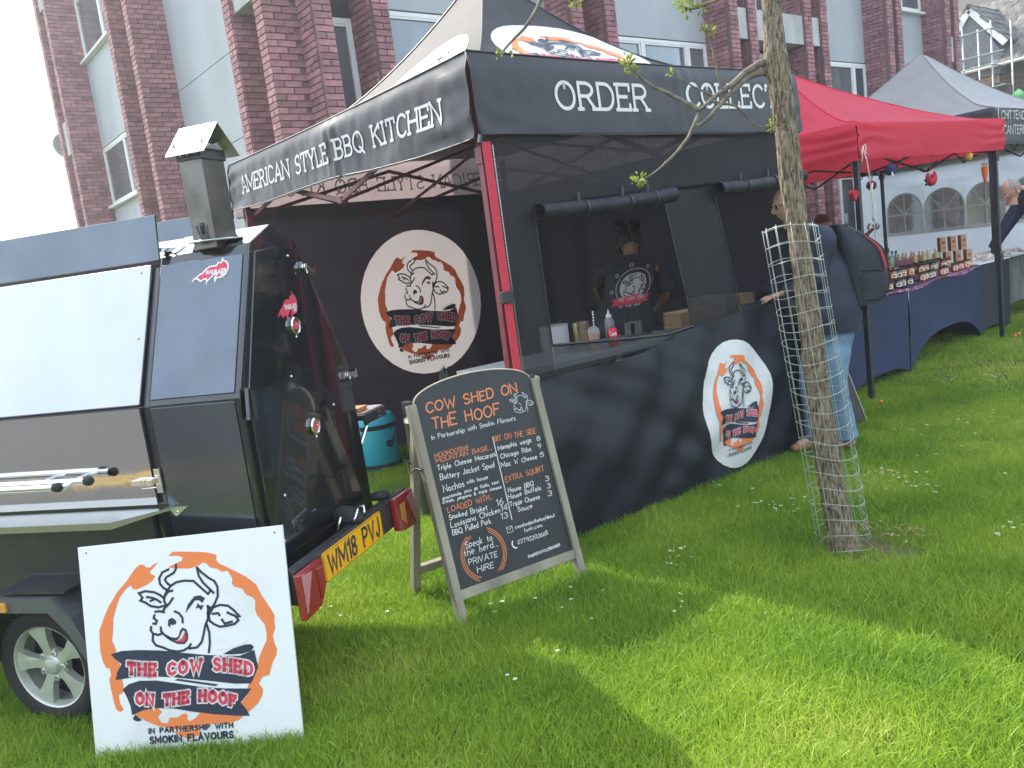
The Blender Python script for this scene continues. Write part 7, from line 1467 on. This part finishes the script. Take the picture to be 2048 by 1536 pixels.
tb_ = thing('food_tub', 'square white lidded food tub behind the netting below the counter opening', 'tub', (3.84,3.60,.70), R(-10)); b_ = MB(); b_.box((0,0,.06),(.26,.18,.12)); b_.build('tub', M['white'], tb_, bevel=.012); b_ = MB(); b_.box((0,0,.127),(.28,.2,.018)); b_.build('lid', M['white'], tb_, bevel=.006)
b_ = MB(); b_.bb((3.60,3.44,0),(4.16,3.48,.70)); b_.bb((3.58,3.42,.68),(4.16,3.80,.70)); tag(b_.build('low_shelf', M['white']), 'white low shelf board behind the netting', 'shelf')
# blue barrel, urn and bag behind the board
bb_ = thing('water_barrel', 'turquoise plastic tub with moulded lid handle and black bands on the grass', 'barrel', (3.18,6.0,0)); teal = mat('turquoise_plastic', (.04,.42,.55), .35, noise=.1, nscale=6)
for pn_, prof, mt in (('drum', [(.001,.0),(.155,.0),(.165,.02),(.165,.30),(.160,.36)], teal),('band', [(.166,.345),(.170,.350),(.170,.375),(.166,.380)], M['rubber']),('foot_band', [(.168,.035),(.178,.035),(.178,.055),(.168,.06)], M['rubber']),('lid', [(.165,.378),(.176,.380),(.176,.40),(.160,.43),(.150,.455),(.08,.47),(.001,.472)], teal)): b_ = MB(); b_.lathe(prof, n=40); b_.build(pn_, mt, bb_, True, 35)
b_ = MB(); b_.tube([(-.045,-.02,.465),(-.045,-.02,.505),(.045,-.02,.505),(.045,-.02,.465)], .010, 8); b_.build('handle', teal, bb_, True, 40); b_ = MB(); b_.lathe([(.001,.0),(.028,.0),(.028,.008)], V3(.07,-.147,.25), 18, 0, Matrix.Rotation(R(64),3,'Z') @ Matrix.Rotation(pi/2,3,'X')); b_.lathe([(.001,0),(.030,0),(.030,.01),(.001,.01)], V3(.02,-.166,.22), 18, 0, Matrix.Rotation(pi/2,3,'X')); b_.build('spout_hole', M['dark'], bb_)
lathe_thing('hot_water_urn', 'steel urn whose knob and lid show above the left post of the chalkboard', 'urn', (2.68,4.42,0), [('body', [(.001,0),(.09,0),(.115,.40),(.115,.62),(.12,.63)], M['satin']),('lid', [(.122,.63),(.118,.65),(.06,.675),(.02,.68)], M['brush']),('knob', [(.01,.68),(.012,.70),(.022,.715),(.024,.735),(.012,.75),(.001,.752)], M['chrome'])])
b_ = MB(); b_.grid(lambda u, v: V3(3.02+.12*cos(u*2*pi)*(1-.75*v*v)+.02*nsv(u*9,v*5,2), 4.6+.10*sin(u*2*pi)*(1-.75*v*v), .88*v+.05*nsv(cos(u*6.28)*3,sin(u*6.28)*3,v*5)*v), 40, 16); tag(b_.build('bin_bag', mat('black_bag', (.015,.016,.02), .3, bump=.6, bscale=14), None, True), 'black bag of rubbish standing behind the top of the chalkboard', 'bag')
# side shelf on the trailer
b_ = MB(); b_.add(*rbox(-.02,.42,.87,1.10,.905,.93)); b_.add(*rbox(-.02,-.01,.87,1.10,.885,.905)); tb(b_, 'side_shelf', M['satin'], bevel=.002); b_ = MB(); b_.add(*rbox(-.01,.40,.88,1.09,.93,.938)); tb(b_, 'shelf_top', mat('worn_steel_top', (.32,.29,.28), .45, noise=.4, nscale=9)); b_ = MB(); b_.tube([TL(.05,1.07,.90), TL(.05,.87,.74)], .008, 6); tb(b_, 'shelf_stay', M['chrome'])
b_ = MB(); b_.add(*rbox(.02,.30,.90,.99,.94,.958)); o = b_.build('chopping_board', mat('orange_wood', (.45,.16,.06), .6)); tag(o, 'thin orange-brown board lying on the side shelf of the trailer', 'board')
# spiky plants against the building
def spiky(nm, lab_, c, n_, L_, sp_, mt):
    t = thing(nm, lab_, 'plant', c); b_ = MB()
    for k in range(n_):
        a = random.uniform(0, 2*pi); e_ = random.uniform(.25, 1.45); L2 = L_*random.uniform(.7,1.1); d = V3(cos(a)*cos(e_), sin(a)*cos(e_), sin(e_)); s_ = d.cross(V3(0,0,1)).normalized()*.013; p = V3(0,0,c[2]*0+sp_)
        dr = V3(0,0,-.18*L2*cos(e_)); b_.add([p-s_*.6, p+s_*.6, p+d*L2*.5+s_+dr*.25, p+d*L2*.5-s_+dr*.25, p+d*L2+dr], [(0,1,2,3),(3,2,4)])
    o = b_.build('leaves', mt, t); o['kind'] = 'stuff'; b_ = MB(); b_.tube([(0,0,0),(.02,0,sp_*.5),(0,0,sp_)], [.06,.045,.05], 10); b_.build('stem', bark, t, True)
yl_ = mat('spiky_leaf', (.16,.20,.09), .5, island=.35, trans=.2); dry = mat('dry_leaf', (.34,.30,.18), .7, island=.3)
spiky('cordyline', 'spiky green cordyline rising behind the trailer roof', (2.60,8.35,0), 110, .62, 1.78, yl_); spiky('cordyline', 'drier pale spiky cordyline left of the green one, just above the trailer roof', (2.42,9.6,0), 60, .55, 1.82, dry)
# ---------------------------------------------------------------- thin volume added to imitate the lens veil
hz = MB(); hz.bb((-50,-50,-1),(70,70,10.2)); hzm = bpy.data.materials.new('lens_veil_haze'); hzm.use_nodes = True; n = hzm.node_tree; n.nodes.remove(n.nodes['Principled BSDF'])
pvn = n.nodes.new('ShaderNodeVolumePrincipled'); pvn.inputs['Color'].default_value = (.92,.95,1,1); pvn.inputs['Density'].default_value = .003; pvn.inputs['Anisotropy'].default_value = .5
n.links.new(pvn.outputs[0], n.nodes['Material Output'].inputs['Volume']); hzo = hz.build('veil_haze', hzm); hzo['kind'] = 'stuff'
